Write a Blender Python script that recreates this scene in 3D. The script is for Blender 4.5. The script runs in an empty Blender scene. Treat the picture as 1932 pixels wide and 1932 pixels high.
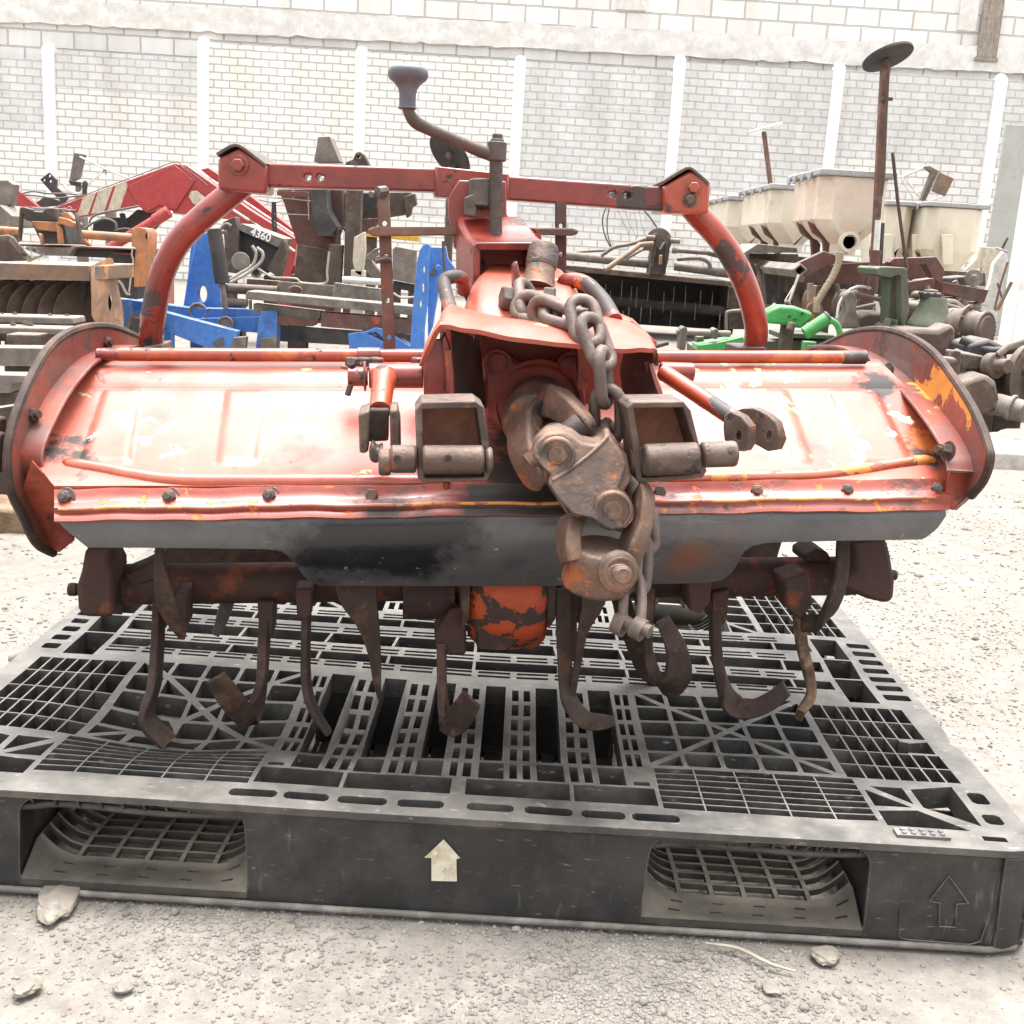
import bpy, bmesh, math, random
import numpy as np
from mathutils import Vector, Matrix, noise
from mathutils.geometry import delaunay_2d_cdt
random.seed(7); np.random.seed(7)
V = Vector
C = bpy.context.scene.collection
sc = bpy.context.scene
# ------------------------------------------------------------------ camera
F = 2150.0; PT = math.atan(506/2150.0); RL = math.radians(3.55); HC = 0.6875
fw = V((0, math.cos(PT), -math.sin(PT))); R0 = V((1, 0, 0)); U0 = V((0, math.sin(PT), math.cos(PT)))
IR = R0*math.cos(RL)+U0*math.sin(RL); IU = -R0*math.sin(RL)+U0*math.cos(RL)
CAM = V((0, 0, HC))
cam = bpy.data.cameras.new('camera'); camo = bpy.data.objects.new('camera', cam); C.objects.link(camo)
mw = Matrix((IR, IU, -fw)).transposed().to_4x4(); mw.translation = CAM; camo.matrix_world = mw
cam.sensor_width = 36; cam.lens = 36*F/1932; cam.clip_start = .05; cam.clip_end = 2000
sc.camera = camo
# ------------------------------------------------------------------ light
SUN_EL, SUN_AZ = 79, 3          # azimuth measured from +Y towards +X
w = bpy.data.worlds.new('World'); sc.world = w; w.use_nodes = True
nt = w.node_tree; bg = nt.nodes['Background']
sky = nt.nodes.new('ShaderNodeTexSky'); sky.sky_type = 'NISHITA'; sky.sun_disc = False
sky.sun_elevation = math.radians(SUN_EL); sky.sun_rotation = math.radians(SUN_AZ)
sky.dust_density = 6; sky.air_density = 1.0; sky.ozone_density = 1
hs = nt.nodes.new('ShaderNodeHueSaturation'); hs.inputs['Saturation'].default_value = .12
nt.links.new(sky.outputs[0], hs.inputs['Color']); nt.links.new(hs.outputs[0], bg.inputs['Color'])
bg.inputs['Strength'].default_value = .15
sl = bpy.data.lights.new('sun', 'SUN'); sl.energy = 1.1; sl.angle = math.radians(30); sl.color = (1, .98, .955)
so = bpy.data.objects.new('sun', sl); C.objects.link(so)
sd = V((math.sin(math.radians(SUN_AZ))*math.cos(math.radians(SUN_EL)), math.cos(math.radians(SUN_AZ))*math.cos(math.radians(SUN_EL)), math.sin(math.radians(SUN_EL))))
so.rotation_euler = sd.to_track_quat('Z', 'Y').to_euler(); so.location = (0, 0, 8)
sc.view_settings.view_transform = 'Standard'; sc.view_settings.look = 'None'
sc.view_settings.exposure = 1.95; sc.view_settings.gamma = 1

# ------------------------------------------------------------------ geometry helpers
def ray(u, v): return fw+IR*((u-966)/F)-IU*((v-966)/F)
def P(u, v, Y):                     # point of the plane y = Y that stands at photo position (u, v) (1932 wide)
    d = ray(u, v); return CAM+d*(Y/d.y)
def G(u, v, z=0):
    d = ray(u, v); return CAM+d*((z-HC)/d.z)
def PX(u, v, X):
    d = ray(u, v); return CAM+d*(X/d.x)
def sz(px, Y): return px*Y*.985/F    # metres that px photo pixels span at depth Y
KY = 6.8e-5
def tp(u, v, Y): return P(u, v, Y+KY*(u-966))    # the tiller stands slightly turned: its right end lies deeper
TF = V((-.11, .99, 0)).normalized()

def catmull(pts, n=6, closed=False):
    pts = [V(p) for p in pts]; out = []; N = len(pts)
    rng = range(N) if closed else range(N-1)
    for i in rng:
        p1, p2 = pts[i], pts[(i+1) % N]
        p0 = pts[i-1] if (i > 0 or closed) else p1*2-p2
        p3 = pts[(i+2) % N] if (i+2 < N or closed) else p2*2-p1
        for k in range(n):
            t = k/n
            out.append(.5*((2*p1)+(p2-p0)*t+(2*p0-5*p1+4*p2-p3)*t*t+(3*p1-p0-3*p2+p3)*t**3))
    if not closed: out.append(pts[-1])
    return out

def frame(d):
    d = d.normalized(); a = V((0, 0, 1)) if abs(d.z) < .9 else V((1, 0, 0))
    x = a.cross(d).normalized(); return x, d.cross(x)

class MB:
    def __init__(s): s.v = []; s.f = []
    def add(s, vs, fs):
        o = len(s.v); s.v += [V(p) for p in vs]; s.f += [tuple(i+o for i in f) for f in fs]; return s
    def rings(s, rs, closed=False, cap=True):
        n = len(rs[0]); vs = [p for r in rs for p in r]; fs = []; m = len(rs)
        for i in range(m if closed else m-1):
            for k in range(n):
                a = i*n+k; b = i*n+(k+1) % n; c = ((i+1) % m)*n+(k+1) % n; d = ((i+1) % m)*n+k
                fs.append((a, b, c, d))
        if cap and not closed:
            fs.append(tuple(range(n-1, -1, -1))); fs.append(tuple((m-1)*n+k for k in range(n)))
        return s.add(vs, fs)
    def tube(s, pts, r, n=12, closed=False, cap=True, sm=0):
        if sm: 
            if isinstance(r, (list, tuple)):
                rr = []
                for i in range(len(r)-1): rr += [r[i]+(r[i+1]-r[i])*k/sm for k in range(sm)]
                r = rr+[r[-1]] if not closed else r
            pts = catmull(pts, sm, closed)
        pts = [V(p) for p in pts]; m = len(pts); rs = []; x = None
        for i, p in enumerate(pts):
            a = pts[i-1] if (i or closed) else p; b = pts[(i+1) % m] if (i < m-1 or closed) else p
            d = (b-a).normalized()
            if x is None: x, y = frame(d)
            else:
                x = (x-d*x.dot(d)).normalized(); y = d.cross(x)
            ri = r[i] if isinstance(r, (list, tuple)) else r
            rs.append([p+x*(ri*math.cos(2*math.pi*k/n))+y*(ri*math.sin(2*math.pi*k/n)) for k in range(n)])
        return s.rings(rs, closed, cap)
    def cyl(s, a, b, r, n=20, r2=None): return s.tube([a, b], [r, r if r2 is None else r2], n)
    def lathe(s, p, ax, prof, n=28, closed=False):    # prof: (distance along axis, radius)
        ax = V(ax).normalized(); x, y = frame(ax); p = V(p)
        return s.rings([[p+ax*t+x*(r*math.cos(2*math.pi*k/n))+y*(r*math.sin(2*math.pi*k/n)) for k in range(n)] for t, r in prof], closed)
    def hexa(s, p, ax, r, h): return s.lathe(p, ax, [(0, r), (h*.85, r), (h, r*.86)], 6)
    def bolt(s, p, ax, r, h=None, stud=True):
        h = h or r*1.1; ax = V(ax).normalized()
        s.lathe(p, ax, [(0, r*1.5), (r*.18, r*1.5), (r*.18, r*1.02)], 14); s.hexa(V(p)+ax*r*.1, ax, r, h)
        if stud: s.cyl(V(p)+ax*h*.5, V(p)+ax*(h*1.55), r*.55, 10)
        return s
    def box(s, c, hx, hy, hz):
        c = V(c); hx, hy, hz = V(hx), V(hy), V(hz)
        return s.add([c+hx*i+hy*j+hz*k for i in (-1, 1) for j in (-1, 1) for k in (-1, 1)],
                     [(0, 1, 3, 2), (4, 6, 7, 5), (0, 4, 5, 1), (2, 3, 7, 6), (0, 2, 6, 4), (1, 5, 7, 3)])
    def bx(s, x0, x1, y0, y1, z0, z1):
        return s.box(((x0+x1)/2, (y0+y1)/2, (z0+z1)/2), ((x1-x0)/2, 0, 0), (0, (y1-y0)/2, 0), (0, 0, (z1-z0)/2))
    def bar(s, a, b, w, h, up=(0, 0, 1)):
        a, b = V(a), V(b); d = (b-a); u = V(up); x = d.cross(u).normalized(); u = x.cross(d).normalized()
        return s.box((a+b)/2, d/2, x*(w/2), u*(h/2))
    def prism(s, poly, vec):
        n = len(poly); vec = V(vec); poly = [V(p) for p in poly]
        fs = [tuple(range(n)), tuple(range(2*n-1, n-1, -1))]+[(i, (i+1) % n, n+(i+1) % n, n+i) for i in range(n)]
        return s.add(poly+[p+vec for p in poly], fs)
    def plate(s, outer, holes, fmap, vec, extra=()):   # flat plate with holes; fmap maps 2D to 3D, vec = thickness (vector or function)
        pts = []; edges = []; loops = []
        for L in [outer]+list(holes):
            o = len(pts); pts += [V((p[0], p[1])) for p in L]; m = len(L)
            edges += [(o+i, o+(i+1) % m) for i in range(m)]
        pts += [V(p) for p in extra]
        vo, eo, fo = delaunay_2d_cdt(pts, edges, [], 1, 1e-7)[:3]
        hb = [(min(p[0] for p in h), max(p[0] for p in h), min(p[1] for p in h), max(p[1] for p in h), h) for h in holes]
        def inside(x, y, h):
            c = False; m = len(h)
            for i in range(m):
                x1, y1 = h[i][0], h[i][1]; x2, y2 = h[i-1][0], h[i-1][1]
                if (y1 > y) != (y2 > y) and x < (x2-x1)*(y-y1)/(y2-y1)+x1: c = not c
            return c
        fs = []
        for f in fo:
            x = sum(vo[i].x for i in f)/len(f); y = sum(vo[i].y for i in f)/len(f)
            if not inside(x, y, outer): continue
            if any(a < x < b and c < y < d and inside(x, y, h) for a, b, c, d, h in hb): continue
            fs.append(tuple(f))
        n = len(vo); top = [V(fmap(p.x, p.y)) for p in vo]
        bot = [t+(V(vec(p.x, p.y)) if callable(vec) else V(vec)) for t, p in zip(top, vo)]
        cnt = {}
        for f in fs:
            for i in range(len(f)):
                a, b = f[i], f[(i+1) % len(f)]; cnt.setdefault((min(a, b), max(a, b)), []).append((a, b))
        faces = list(fs)+[tuple(i+n for i in reversed(f)) for f in fs]
        for k, l in cnt.items():
            if len(l) == 1: a, b = l[0]; faces.append((b, a, a+n, b+n))
        return s.add(top+bot, faces)
    def sheet(s, rows, t):      # solid sheet from a grid of points, thickness t along its normal
        m = len(rows); n = len(rows[0]); A = np.array([[tuple(p) for p in r] for r in rows])
        gu = np.gradient(A, axis=1); gv = np.gradient(A, axis=0)
        N = np.cross(gu, gv); N /= (np.linalg.norm(N, axis=2, keepdims=True)+1e-12)
        B = A-N*t; vs = [V(p) for p in A.reshape(-1, 3)]+[V(p) for p in B.reshape(-1, 3)]; o = m*n; fs = []
        for i in range(m-1):
            for j in range(n-1):
                a = i*n+j; fs += [(a, a+1, a+n+1, a+n), (o+a+n, o+a+n+1, o+a+1, o+a)]
        for j in range(n-1):
            fs.append((j+1, j, o+j, o+j+1)); a = (m-1)*n+j; fs.append((a, a+1, o+a+1, o+a))
        for i in range(m-1):
            a = i*n; fs.append((a, a+n, o+a+n, o+a)); a = i*n+n-1; fs.append((a+n, a, o+a, o+a+n))
        return s.add(vs, fs)
    def sweep(s, pts, wt, wd, sm=0):   # strap of width w along wd and thickness t along a bent path
        pts = [V(p) for p in pts]; m0 = len(pts)
        if not isinstance(wt, list): wt = [wt]*m0
        if not isinstance(wd, list): wd = [wd]*m0
        if sm:
            W = [V((a[0], a[1], 0)) for a in wt]; W = catmull(W, sm); wt = [(a.x, a.y) for a in W]
            wd = catmull([V(d) for d in wd], sm); pts = catmull(pts, sm)
        rs = []; m = len(pts)
        for i, p in enumerate(pts):
            d = (pts[min(i+1, m-1)]-pts[max(i-1, 0)]).normalized(); x = V(wd[i]); x = (x-d*x.dot(d)).normalized(); y = d.cross(x)
            a, b = wt[i][0]/2, wt[i][1]/2; c = .3*min(a, b)
            rs.append([p+x*i_+y*j_ for i_, j_ in ((a, b-c), (a-c, b), (-a+c, b), (-a, b-c), (-a, -b+c), (-a+c, -b), (a-c, -b), (a, -b+c))])
        return s.rings(rs)
    def pz(s, poly, Y, d, f=P, vec=None):      # outline in photo pixels at depth Y (number or function), d metres deep
        g = Y if callable(Y) else (lambda u, v: Y)
        if vec is None: vec = (TF if f is tp else V((0, 1, 0)))*d
        return s.plate(poly, [], lambda u, v: f(u, v, g(u, v)), vec)
    def link(s, c, a, b, L, W, r, n=9):        # chain link: long axis a, wide axis b
        a = V(a).normalized(); b = V(b); b = (b-a*b.dot(a)).normalized(); c = V(c); h = L/2-W/2; q = W/2-r; pts = []
        for k in range(9): t = math.pi*k/8; pts.append(c+a*(h+q*math.sin(t)+0)+b*(q*math.cos(t)))
        for k in range(9): t = math.pi*k/8; pts.append(c-a*(h+q*math.sin(t))-b*(q*math.cos(t)))
        return s.tube(pts, r, n, closed=True)
    def build(s, name, mat, parent=None, loc=None, ang=35, bevel=0, seg=2):
        o0 = V(loc) if loc is not None else (parent['_l'] if parent is not None and '_l' in parent else V((0, 0, 0)))
        o0 = V(o0); me = bpy.data.meshes.new(name)
        me.from_pydata([tuple(p-o0) for p in s.v], [], s.f)
        bm = bmesh.new(); bm.from_mesh(me); bmesh.ops.recalc_face_normals(bm, faces=bm.faces); bm.to_mesh(me); bm.free()
        me.polygons.foreach_set('use_smooth', [True]*len(me.polygons)); me.set_sharp_from_angle(angle=math.radians(ang))
        ob = bpy.data.objects.new(name, me); C.objects.link(ob)
        if parent is not None:
            ob.parent = parent; ob['_l'] = tuple(o0)
        else: ob.location = o0
        if mat: me.materials.append(mat)
        if bevel:
            b = ob.modifiers.new('bevel', 'BEVEL'); b.width = bevel; b.segments = seg; b.limit_method = 'ANGLE'; b.angle_limit = math.radians(40); b.harden_normals = False
        return ob
def tag(o, label=None, cat=None, group=None, kind=None):
    if label: o['label'] = label
    if cat: o['category'] = cat
    if group: o['group'] = group
    if kind: o['kind'] = kind
    return o
def thing(name, label, cat, loc, group=None):
    o = bpy.data.objects.new(name, None); C.objects.link(o); o.location = loc; o.empty_display_size = .1
    o['_l'] = tuple(loc); return tag(o, label, cat, group)
def solo(name, mb, mat, label, cat, group=None, **k):
    c = sum(mb.v, V())/len(mb.v); c.z = min(p.z for p in mb.v)
    return tag(mb.build(name, mat, None, c, **k), label, cat, group)
def copy_tree(o, parent=None):
    c = o.copy(); C.objects.link(c)
    if parent is not None: c.parent = parent
    for ch in list(o.children): copy_tree(ch, c)
    return c

# ------------------------------------------------------------------ materials
def M(name, base, rough=.55, metal=0, spec=.5, coat=0, var=None, chips=(), dust=None, bump=None, cior=1.5, croug=.15, rvar=0, grain=(34, .26), edge=None):
    m = bpy.data.materials.new(name); m.use_nodes = True; t = m.node_tree; N = t.nodes; L = t.links; b = N['Principled BSDF']
    tc = N.new('ShaderNodeTexCoord').outputs['Object']
    def rgb(c): 
        n = N.new('ShaderNodeRGB'); n.outputs[0].default_value = (*c, 1); return n.outputs[0]
    def nz(scale, det=6, rg=.6, st=None):
        n = N.new('ShaderNodeTexNoise'); n.inputs['Scale'].default_value = scale; n.inputs['Detail'].default_value = det; n.inputs['Roughness'].default_value = rg
        if st:
            mp = N.new('ShaderNodeMapping'); mp.inputs['Scale'].default_value = st; L.new(tc, mp.inputs['Vector']); L.new(mp.outputs[0], n.inputs['Vector'])
        else: L.new(tc, n.inputs['Vector'])
        return n.outputs['Fac']
    def step(x, a, b_):
        n = N.new('ShaderNodeMapRange'); n.inputs['From Min'].default_value = a; n.inputs['From Max'].default_value = b_; n.clamp = True
        L.new(x, n.inputs['Value']); return n.outputs[0]
    def math_(op, x, y):
        n = N.new('ShaderNodeMath'); n.operation = op
        for i, q in enumerate((x, y)):
            if isinstance(q, (int, float)): n.inputs[i].default_value = q
            else: L.new(q, n.inputs[i])
        return n.outputs[0]
    def mix(f, a, b_):
        n = N.new('ShaderNodeMix'); n.data_type = 'RGBA'; L.new(f, n.inputs[0]); L.new(a, n.inputs[6]); L.new(b_, n.inputs[7]); return n.outputs[2]
    def mixf(f, a, b_):
        n = N.new('ShaderNodeMix'); n.data_type = 'FLOAT'; L.new(f, n.inputs[0])
        for i, q in ((2, a), (3, b_)):
            if isinstance(q, (int, float)): n.inputs[i].default_value = q
            else: L.new(q, n.inputs[i])
        return n.outputs[0]
    col = rgb(base); ro = N.new('ShaderNodeValue'); ro.outputs[0].default_value = rough; ro = ro.outputs[0]; h = None
    gl = None
    if var:
        for vv in (var if isinstance(var, list) else [var]):
            st = vv[4] if len(vv) > 4 else None
            col = mix(step(nz(vv[1], 7, .65, st), vv[2], vv[3]), col, rgb(vv[0]))
    for ch in chips:      # (colour, scale, threshold, softness, roughness, [region centre, radius])
        n = nz(ch[1], 8, .62)
        if len(ch) > 5 and ch[5]:
            d = N.new('ShaderNodeVectorMath'); d.operation = 'DISTANCE'; L.new(tc, d.inputs[0]); d.inputs[1].default_value = ch[5][0]
            n = math_('ADD', n, math_('MULTIPLY', math_('SUBTRACT', 1, math_('DIVIDE', d.outputs['Value'], ch[5][1])), ch[5][2]))
        f = step(n, ch[2], ch[2]+ch[3]); col = mix(f, col, rgb(ch[0])); ro = mixf(f, ro, ch[4]); gl = f if gl is None else math_('MAXIMUM', gl, f)
    if dust:
        g = N.new('ShaderNodeNewGeometry'); sp = N.new('ShaderNodeSeparateXYZ'); L.new(g.outputs['Normal'], sp.inputs[0])
        f = math_('MULTIPLY', step(sp.outputs[2], .15, .9), step(nz(dust[2] if len(dust) > 2 else 9, 7), .25, .75)); f = math_('MULTIPLY', f, dust[1])
        f = math_('MAXIMUM', f, math_('MULTIPLY', step(nz(14, 8, .7), .45, .75), dust[3] if len(dust) > 3 else dust[1]*.35))
        col = mix(f, col, rgb(dust[0])); ro = mixf(f, ro, .95); gl = f if gl is None else math_('MAXIMUM', gl, f)
    if edge:      # paint and rust rubbed off along the real edges: (colour, width, amount, roughness)
        bv = N.new('ShaderNodeBevel'); bv.samples = 4; bv.inputs['Radius'].default_value = edge[1]
        ge = N.new('ShaderNodeNewGeometry'); dp = N.new('ShaderNodeVectorMath'); dp.operation = 'DOT_PRODUCT'; L.new(bv.outputs[0], dp.inputs[0]); L.new(ge.outputs['Normal'], dp.inputs[1])
        em = math_('MULTIPLY', step(math_('SUBTRACT', 1, dp.outputs['Value']), .015, .16), step(nz(1/(edge[1]*14), 8, .7), .36, .62)); em = math_('MULTIPLY', em, edge[2])
        col = mix(em, col, rgb(edge[0])); ro = mixf(em, ro, edge[3])
    if grain:
        g1 = step(nz(grain[0], 10, .72), .28, .72); mp_ = N.new('ShaderNodeMapRange'); mp_.inputs['To Min'].default_value = 1-grain[1]; mp_.inputs['To Max'].default_value = 1+grain[1]; L.new(g1, mp_.inputs['Value'])
        vm = N.new('ShaderNodeVectorMath'); vm.operation = 'SCALE'; L.new(col, vm.inputs[0]); L.new(mp_.outputs[0], vm.inputs['Scale']); col = vm.outputs[0]
        ro = math_('ADD', ro, math_('MULTIPLY', math_('SUBTRACT', g1, .5), .18))
    if rvar: ro = math_('ADD', ro, math_('MULTIPLY', math_('SUBTRACT', nz(17, 6), .5), rvar))
    L.new(col, b.inputs['Base Color']); L.new(ro, b.inputs['Roughness'])
    b.inputs['Metallic'].default_value = metal; b.inputs['Specular IOR Level'].default_value = spec
    if coat:
        b.inputs['Coat Weight'].default_value = coat; b.inputs['Coat IOR'].default_value = cior; b.inputs['Coat Roughness'].default_value = croug
        if gl is not None: L.new(math_('MULTIPLY', math_('SUBTRACT', 1, gl), coat), b.inputs['Coat Weight'])
    hs_ = []
    if bump:
        bumps = bump if isinstance(bump, list) else [bump]
        prev = None
        for sc_, st_, di in bumps:
            n = N.new('ShaderNodeBump'); n.inputs['Strength'].default_value = st_; n.inputs['Distance'].default_value = di
            L.new(nz(sc_, 8, .65), n.inputs['Height'])
            if prev: L.new(prev, n.inputs['Normal'])
            prev = n.outputs[0]
        if gl is not None and chips:
            n = N.new('ShaderNodeBump'); n.inputs['Strength'].default_value = .6; n.inputs['Distance'].default_value = .0012; n.invert = True
            L.new(gl, n.inputs['Height']); L.new(prev, n.inputs['Normal']); prev = n.outputs[0]
        L.new(prev, b.inputs['Normal'])
    return m
def brickmat(name, bw, bh, mort, c1, c2, cm, depth, dirt, noise_bump=.3):
    m = bpy.data.materials.new(name); m.use_nodes = True; t = m.node_tree; N = t.nodes; L = t.links; b = N['Principled BSDF']
    tc = N.new('ShaderNodeTexCoord'); sp = N.new('ShaderNodeSeparateXYZ'); cb = N.new('ShaderNodeCombineXYZ')
    L.new(tc.outputs['Object'], sp.inputs[0]); L.new(sp.outputs[0], cb.inputs[0]); L.new(sp.outputs[2], cb.inputs[1])
    wz = N.new('ShaderNodeTexNoise'); wz.inputs['Scale'].default_value = 7; wz.inputs['Detail'].default_value = 5; L.new(cb.outputs[0], wz.inputs['Vector'])
    ad = N.new('ShaderNodeMix'); ad.data_type = 'VECTOR'; ad.blend_type = 'MIX' if hasattr(ad, 'blend_type') else 'MIX'
    va = N.new('ShaderNodeVectorMath'); va.operation = 'MULTIPLY_ADD'; L.new(wz.outputs['Color'], va.inputs[0]); va.inputs[1].default_value = (.016, .016, 0); L.new(cb.outputs[0], va.inputs[2])
    N.remove(ad)
    br = N.new('ShaderNodeTexBrick'); L.new(va.outputs[0], br.inputs['Vector'])
    br.inputs['Scale'].default_value = 1; br.inputs['Brick Width'].default_value = bw; br.inputs['Row Height'].default_value = bh
    br.inputs['Mortar Size'].default_value = mort; br.inputs['Mortar Smooth'].default_value = .35; br.inputs['Bias'].default_value = -.1
    for k, c in (('Color1', c1), ('Color2', c2), ('Mortar', cm)): br.inputs[k].default_value = (*c, 1)
    n1 = N.new('ShaderNodeTexNoise'); n1.inputs['Scale'].default_value = 1.3; n1.inputs['Detail'].default_value = 9; n1.inputs['Roughness'].default_value = .7
    mp = N.new('ShaderNodeMapping'); mp.inputs['Scale'].default_value = (2.2, .5, 1); L.new(cb.outputs[0], mp.inputs[0]); L.new(mp.outputs[0], n1.inputs['Vector'])
    r = N.new('ShaderNodeMapRange'); r.inputs['From Min'].default_value = .38; r.inputs['From Max'].default_value = .68; L.new(n1.outputs['Fac'], r.inputs['Value'])
    mx = N.new('ShaderNodeMix'); mx.data_type = 'RGBA'; mx.blend_type = 'MULTIPLY'; L.new(r.outputs[0], mx.inputs[0]); L.new(br.outputs['Color'], mx.inputs[6]); mx.inputs[7].default_value = (*dirt, 1)
    L.new(mx.outputs[2], b.inputs['Base Color']); b.inputs['Roughness'].default_value = .92; b.inputs['Specular IOR Level'].default_value = .2
    bp = N.new('ShaderNodeBump'); bp.invert = True; bp.inputs['Strength'].default_value = 1; bp.inputs['Distance'].default_value = depth; L.new(br.outputs['Fac'], bp.inputs['Height'])
    n2 = N.new('ShaderNodeTexNoise'); n2.inputs['Scale'].default_value = 40; n2.inputs['Detail'].default_value = 8; L.new(cb.outputs[0], n2.inputs['Vector'])
    b2 = N.new('ShaderNodeBump'); b2.inputs['Strength'].default_value = noise_bump; b2.inputs['Distance'].default_value = .01; L.new(n2.outputs['Fac'], b2.inputs['Height']); L.new(bp.outputs[0], b2.inputs['Normal'])
    L.new(b2.outputs[0], b.inputs['Normal']); return m

m_ground = M('dry_dirt', (.222, .201, .173), .95, spec=.12, var=[((0.184, 0.162, 0.137), 1.1, .42, .62), ((0.257, 0.234, 0.206), 5, .5, .68), ((0.194, 0.176, 0.158), 60, .45, .6), ((0.140, 0.125, 0.108), 190, .60, .67), ((0.286, 0.266, 0.241), 260, .60, .67)],
             bump=[(14, .25, .01), (170, .4, .0022), (600, .6, .0012)])
m_stone = M('grey_gravel', (0.203, 0.185, 0.165), .92, spec=.12, var=[((0.249, 0.230, 0.208), 9, .48, .58), ((0.157, 0.143, 0.127), 23, .52, .62)], bump=(160, .3, .002))
# ---- ground: fine relief near the camera, plain sheet out to the horizon, edge to edge
def gh(x, y):
    h = noise.fractal(V((x*1.3, y*1.3, 3)), 1, 2, 4)*.012+noise.fractal(V((x*9, y*9, 7)), 1, 2, 4)*.0035+noise.noise(V((x*45, y*45, 1)))*.0014
    dx = max(-.66-x, 0, x-.60); dy = max(1.05-y, 0, y-2.1); d = math.hypot(dx, dy)
    k = min(1, d/.35); h = h*k-.004*(1-k)
    if 1.0 < y+.05 and y < 1.06 and -.5 < x < .6: h += .0
    far = max(0, (max(abs(x), abs(y))-5.5)); return h if far <= 0 else h*max(0, 1-far)
xs = np.unique(np.concatenate([np.linspace(-150, -6, 7), np.linspace(-6, -1.2, 50), np.linspace(-1.2, 1.7, 300), np.linspace(1.7, 6, 46), np.linspace(6, 150, 7)]))
ys = np.unique(np.concatenate([np.linspace(-150, -.5, 5), np.linspace(-.5, .6, 20), np.linspace(.6, 2.0, 200), np.linspace(2.0, 6, 110), np.linspace(6, 250, 12)]))
mb = MB(); nx, ny = len(xs), len(ys)
mb.v = [V((x, y, gh(x, y) if abs(x) < 6 and -.5 < y < 6 else 0)) for y in ys for x in xs]
mb.f = [(j*nx+i, j*nx+i+1, (j+1)*nx+i+1, (j+1)*nx+i) for j in range(ny-1) for i in range(nx-1)]
tag(mb.build('ground', m_ground, ang=180), kind='structure')
# ---- gravel
def ico():
    bm = bmesh.new(); bmesh.ops.create_icosphere(bm, subdivisions=1, radius=1); v = np.array([tuple(x.co) for x in bm.verts]); f = np.array([[x.index for x in g.verts] for g in bm.faces]); bm.free(); return v, f
iv, if_ = ico()
bases = [iv*(1+np.random.uniform(-.33, .33, (len(iv), 1)))*np.array([1, np.random.uniform(.6, 1), np.random.uniform(.45, .8)]) for _ in range(14)]
def scatter(n, box, smin, smax, dens):
    out = []
    while len(out) < n:
        x = random.uniform(box[0], box[1]); y = random.uniform(box[2], box[3])
        if -.64 < x < .575 and 1.062 < y < 2.06: continue
        dn = noise.noise(V((x*3.1, y*3.1, 5)))*.5+.5
        if random.random() > dn**2.4*dens: continue
        s = smin+(smax-smin)*random.random()**4
        out.append((x, y, s))
    return out
st = scatter(56000, (-.75, .95, .66, 1.08), .0005, .0034, 1.6)+scatter(900, (-.75, .95, .66, 1.08), .002, .0065, 1.2)+scatter(34000, (.5, 2.1, .8, 3.6), .0008, .0042, 1.5)+scatter(16000, (-2.2, -.55, 1.1, 4.5), .0011, .0055, 1.4)+scatter(7000, (-3, 3.5, 2.5, 7.5), .002, .009, 1.2)+scatter(260, (-2.2, 2.2, 1.0, 5), .006, .02, 1.2)
vs = []; fs = []; o = 0
for x, y, s in st:
    a = random.random()*6.28; c, q = math.cos(a), math.sin(a); b = bases[random.randrange(14)]*s
    vs.append(np.stack([b[:, 0]*c-b[:, 1]*q+x, b[:, 0]*q+b[:, 1]*c+y, b[:, 2]+gh(x, y)+s*.12], 1)); fs.append(if_+o); o += len(iv)
vs = np.concatenate(vs); fs = np.concatenate(fs); me = bpy.data.meshes.new('gravel')
me.vertices.add(len(vs)); me.vertices.foreach_set('co', vs.astype(np.float32).ravel()); me.loops.add(fs.size); me.loops.foreach_set('vertex_index', fs.astype(np.int32).ravel())
me.polygons.add(len(fs)); me.polygons.foreach_set('loop_start', np.arange(0, fs.size, 3, dtype=np.int32)); me.update(calc_edges=True); me.validate(); me.materials.append(m_stone)
tag(bpy.data.objects.new('gravel', me), kind='stuff'); C.objects.link(bpy.data.objects['gravel'])
# ---- single stones one can pick out
m_rock = M('dusty_rock', (.205, .182, .152), .92, spec=.2, var=[((.25, .225, .19), 14, .45, .6), ((.16, .14, .118), 30, .55, .65)], bump=[(20, .5, .01), (90, .5, .004)])
def rock(pos, sx, sy, sz_, label, seed, rot=0, cat='stone'):
    bm = bmesh.new(); bmesh.ops.create_icosphere(bm, subdivisions=4, radius=1); mbk = MB(); mm = Matrix.Rotation(rot, 3, 'Z')
    for x in bm.verts:
        p = x.co.copy(); k = 1+.28*noise.fractal(p*1.3+V((seed, 0, 0)), 1, 2, 4)
        q = 1.0 if p.z < .25 else .55+.45*.25/p.z
        mbk.v.append(mm @ V((p.x*sx*k, p.y*sy*k, p.z*sz_*k*q))+V(pos))
    mbk.f = [tuple(g.index for g in f.verts) if False else tuple(v.index for v in f.verts) for f in bm.faces]; bm.free()
    return solo('stone', mbk, m_rock, label, cat, ang=60)
g = G(108, 1702); rock((g.x, g.y, .004), .020, .038, .009, 'largest flat pale stone in the dirt below the left pallet opening', 1, .25)
g = G(52, 1866); rock((g.x, g.y, .003), .010, .014, .005, 'small pale wedge stone near the lower left corner', 5, -.5)
g = G(1556, 1806); rock((g.x, g.y, .003), .016, .014, .006, 'dusty grey stone at the pallet foot below the right opening', 9, .9)
g = G(882, 1668+40); 
g = G(905, 1700); rock((g.x, g.y-.02, .0), .012, .009, .005, 'small half buried stone under the pallet edge near the white arrow', 13, .4)
g = G(1455, 1866); rock((g.x, g.y, .001), .009, .009, .004, 'small brown stone in the gravel right of the twig', 17, .4)
g = G(232, 1865); rock((g.x, g.y, .001), .009, .008, .004, 'small pale stone in the dirt right of the wedge stone', 21, .4)
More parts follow.
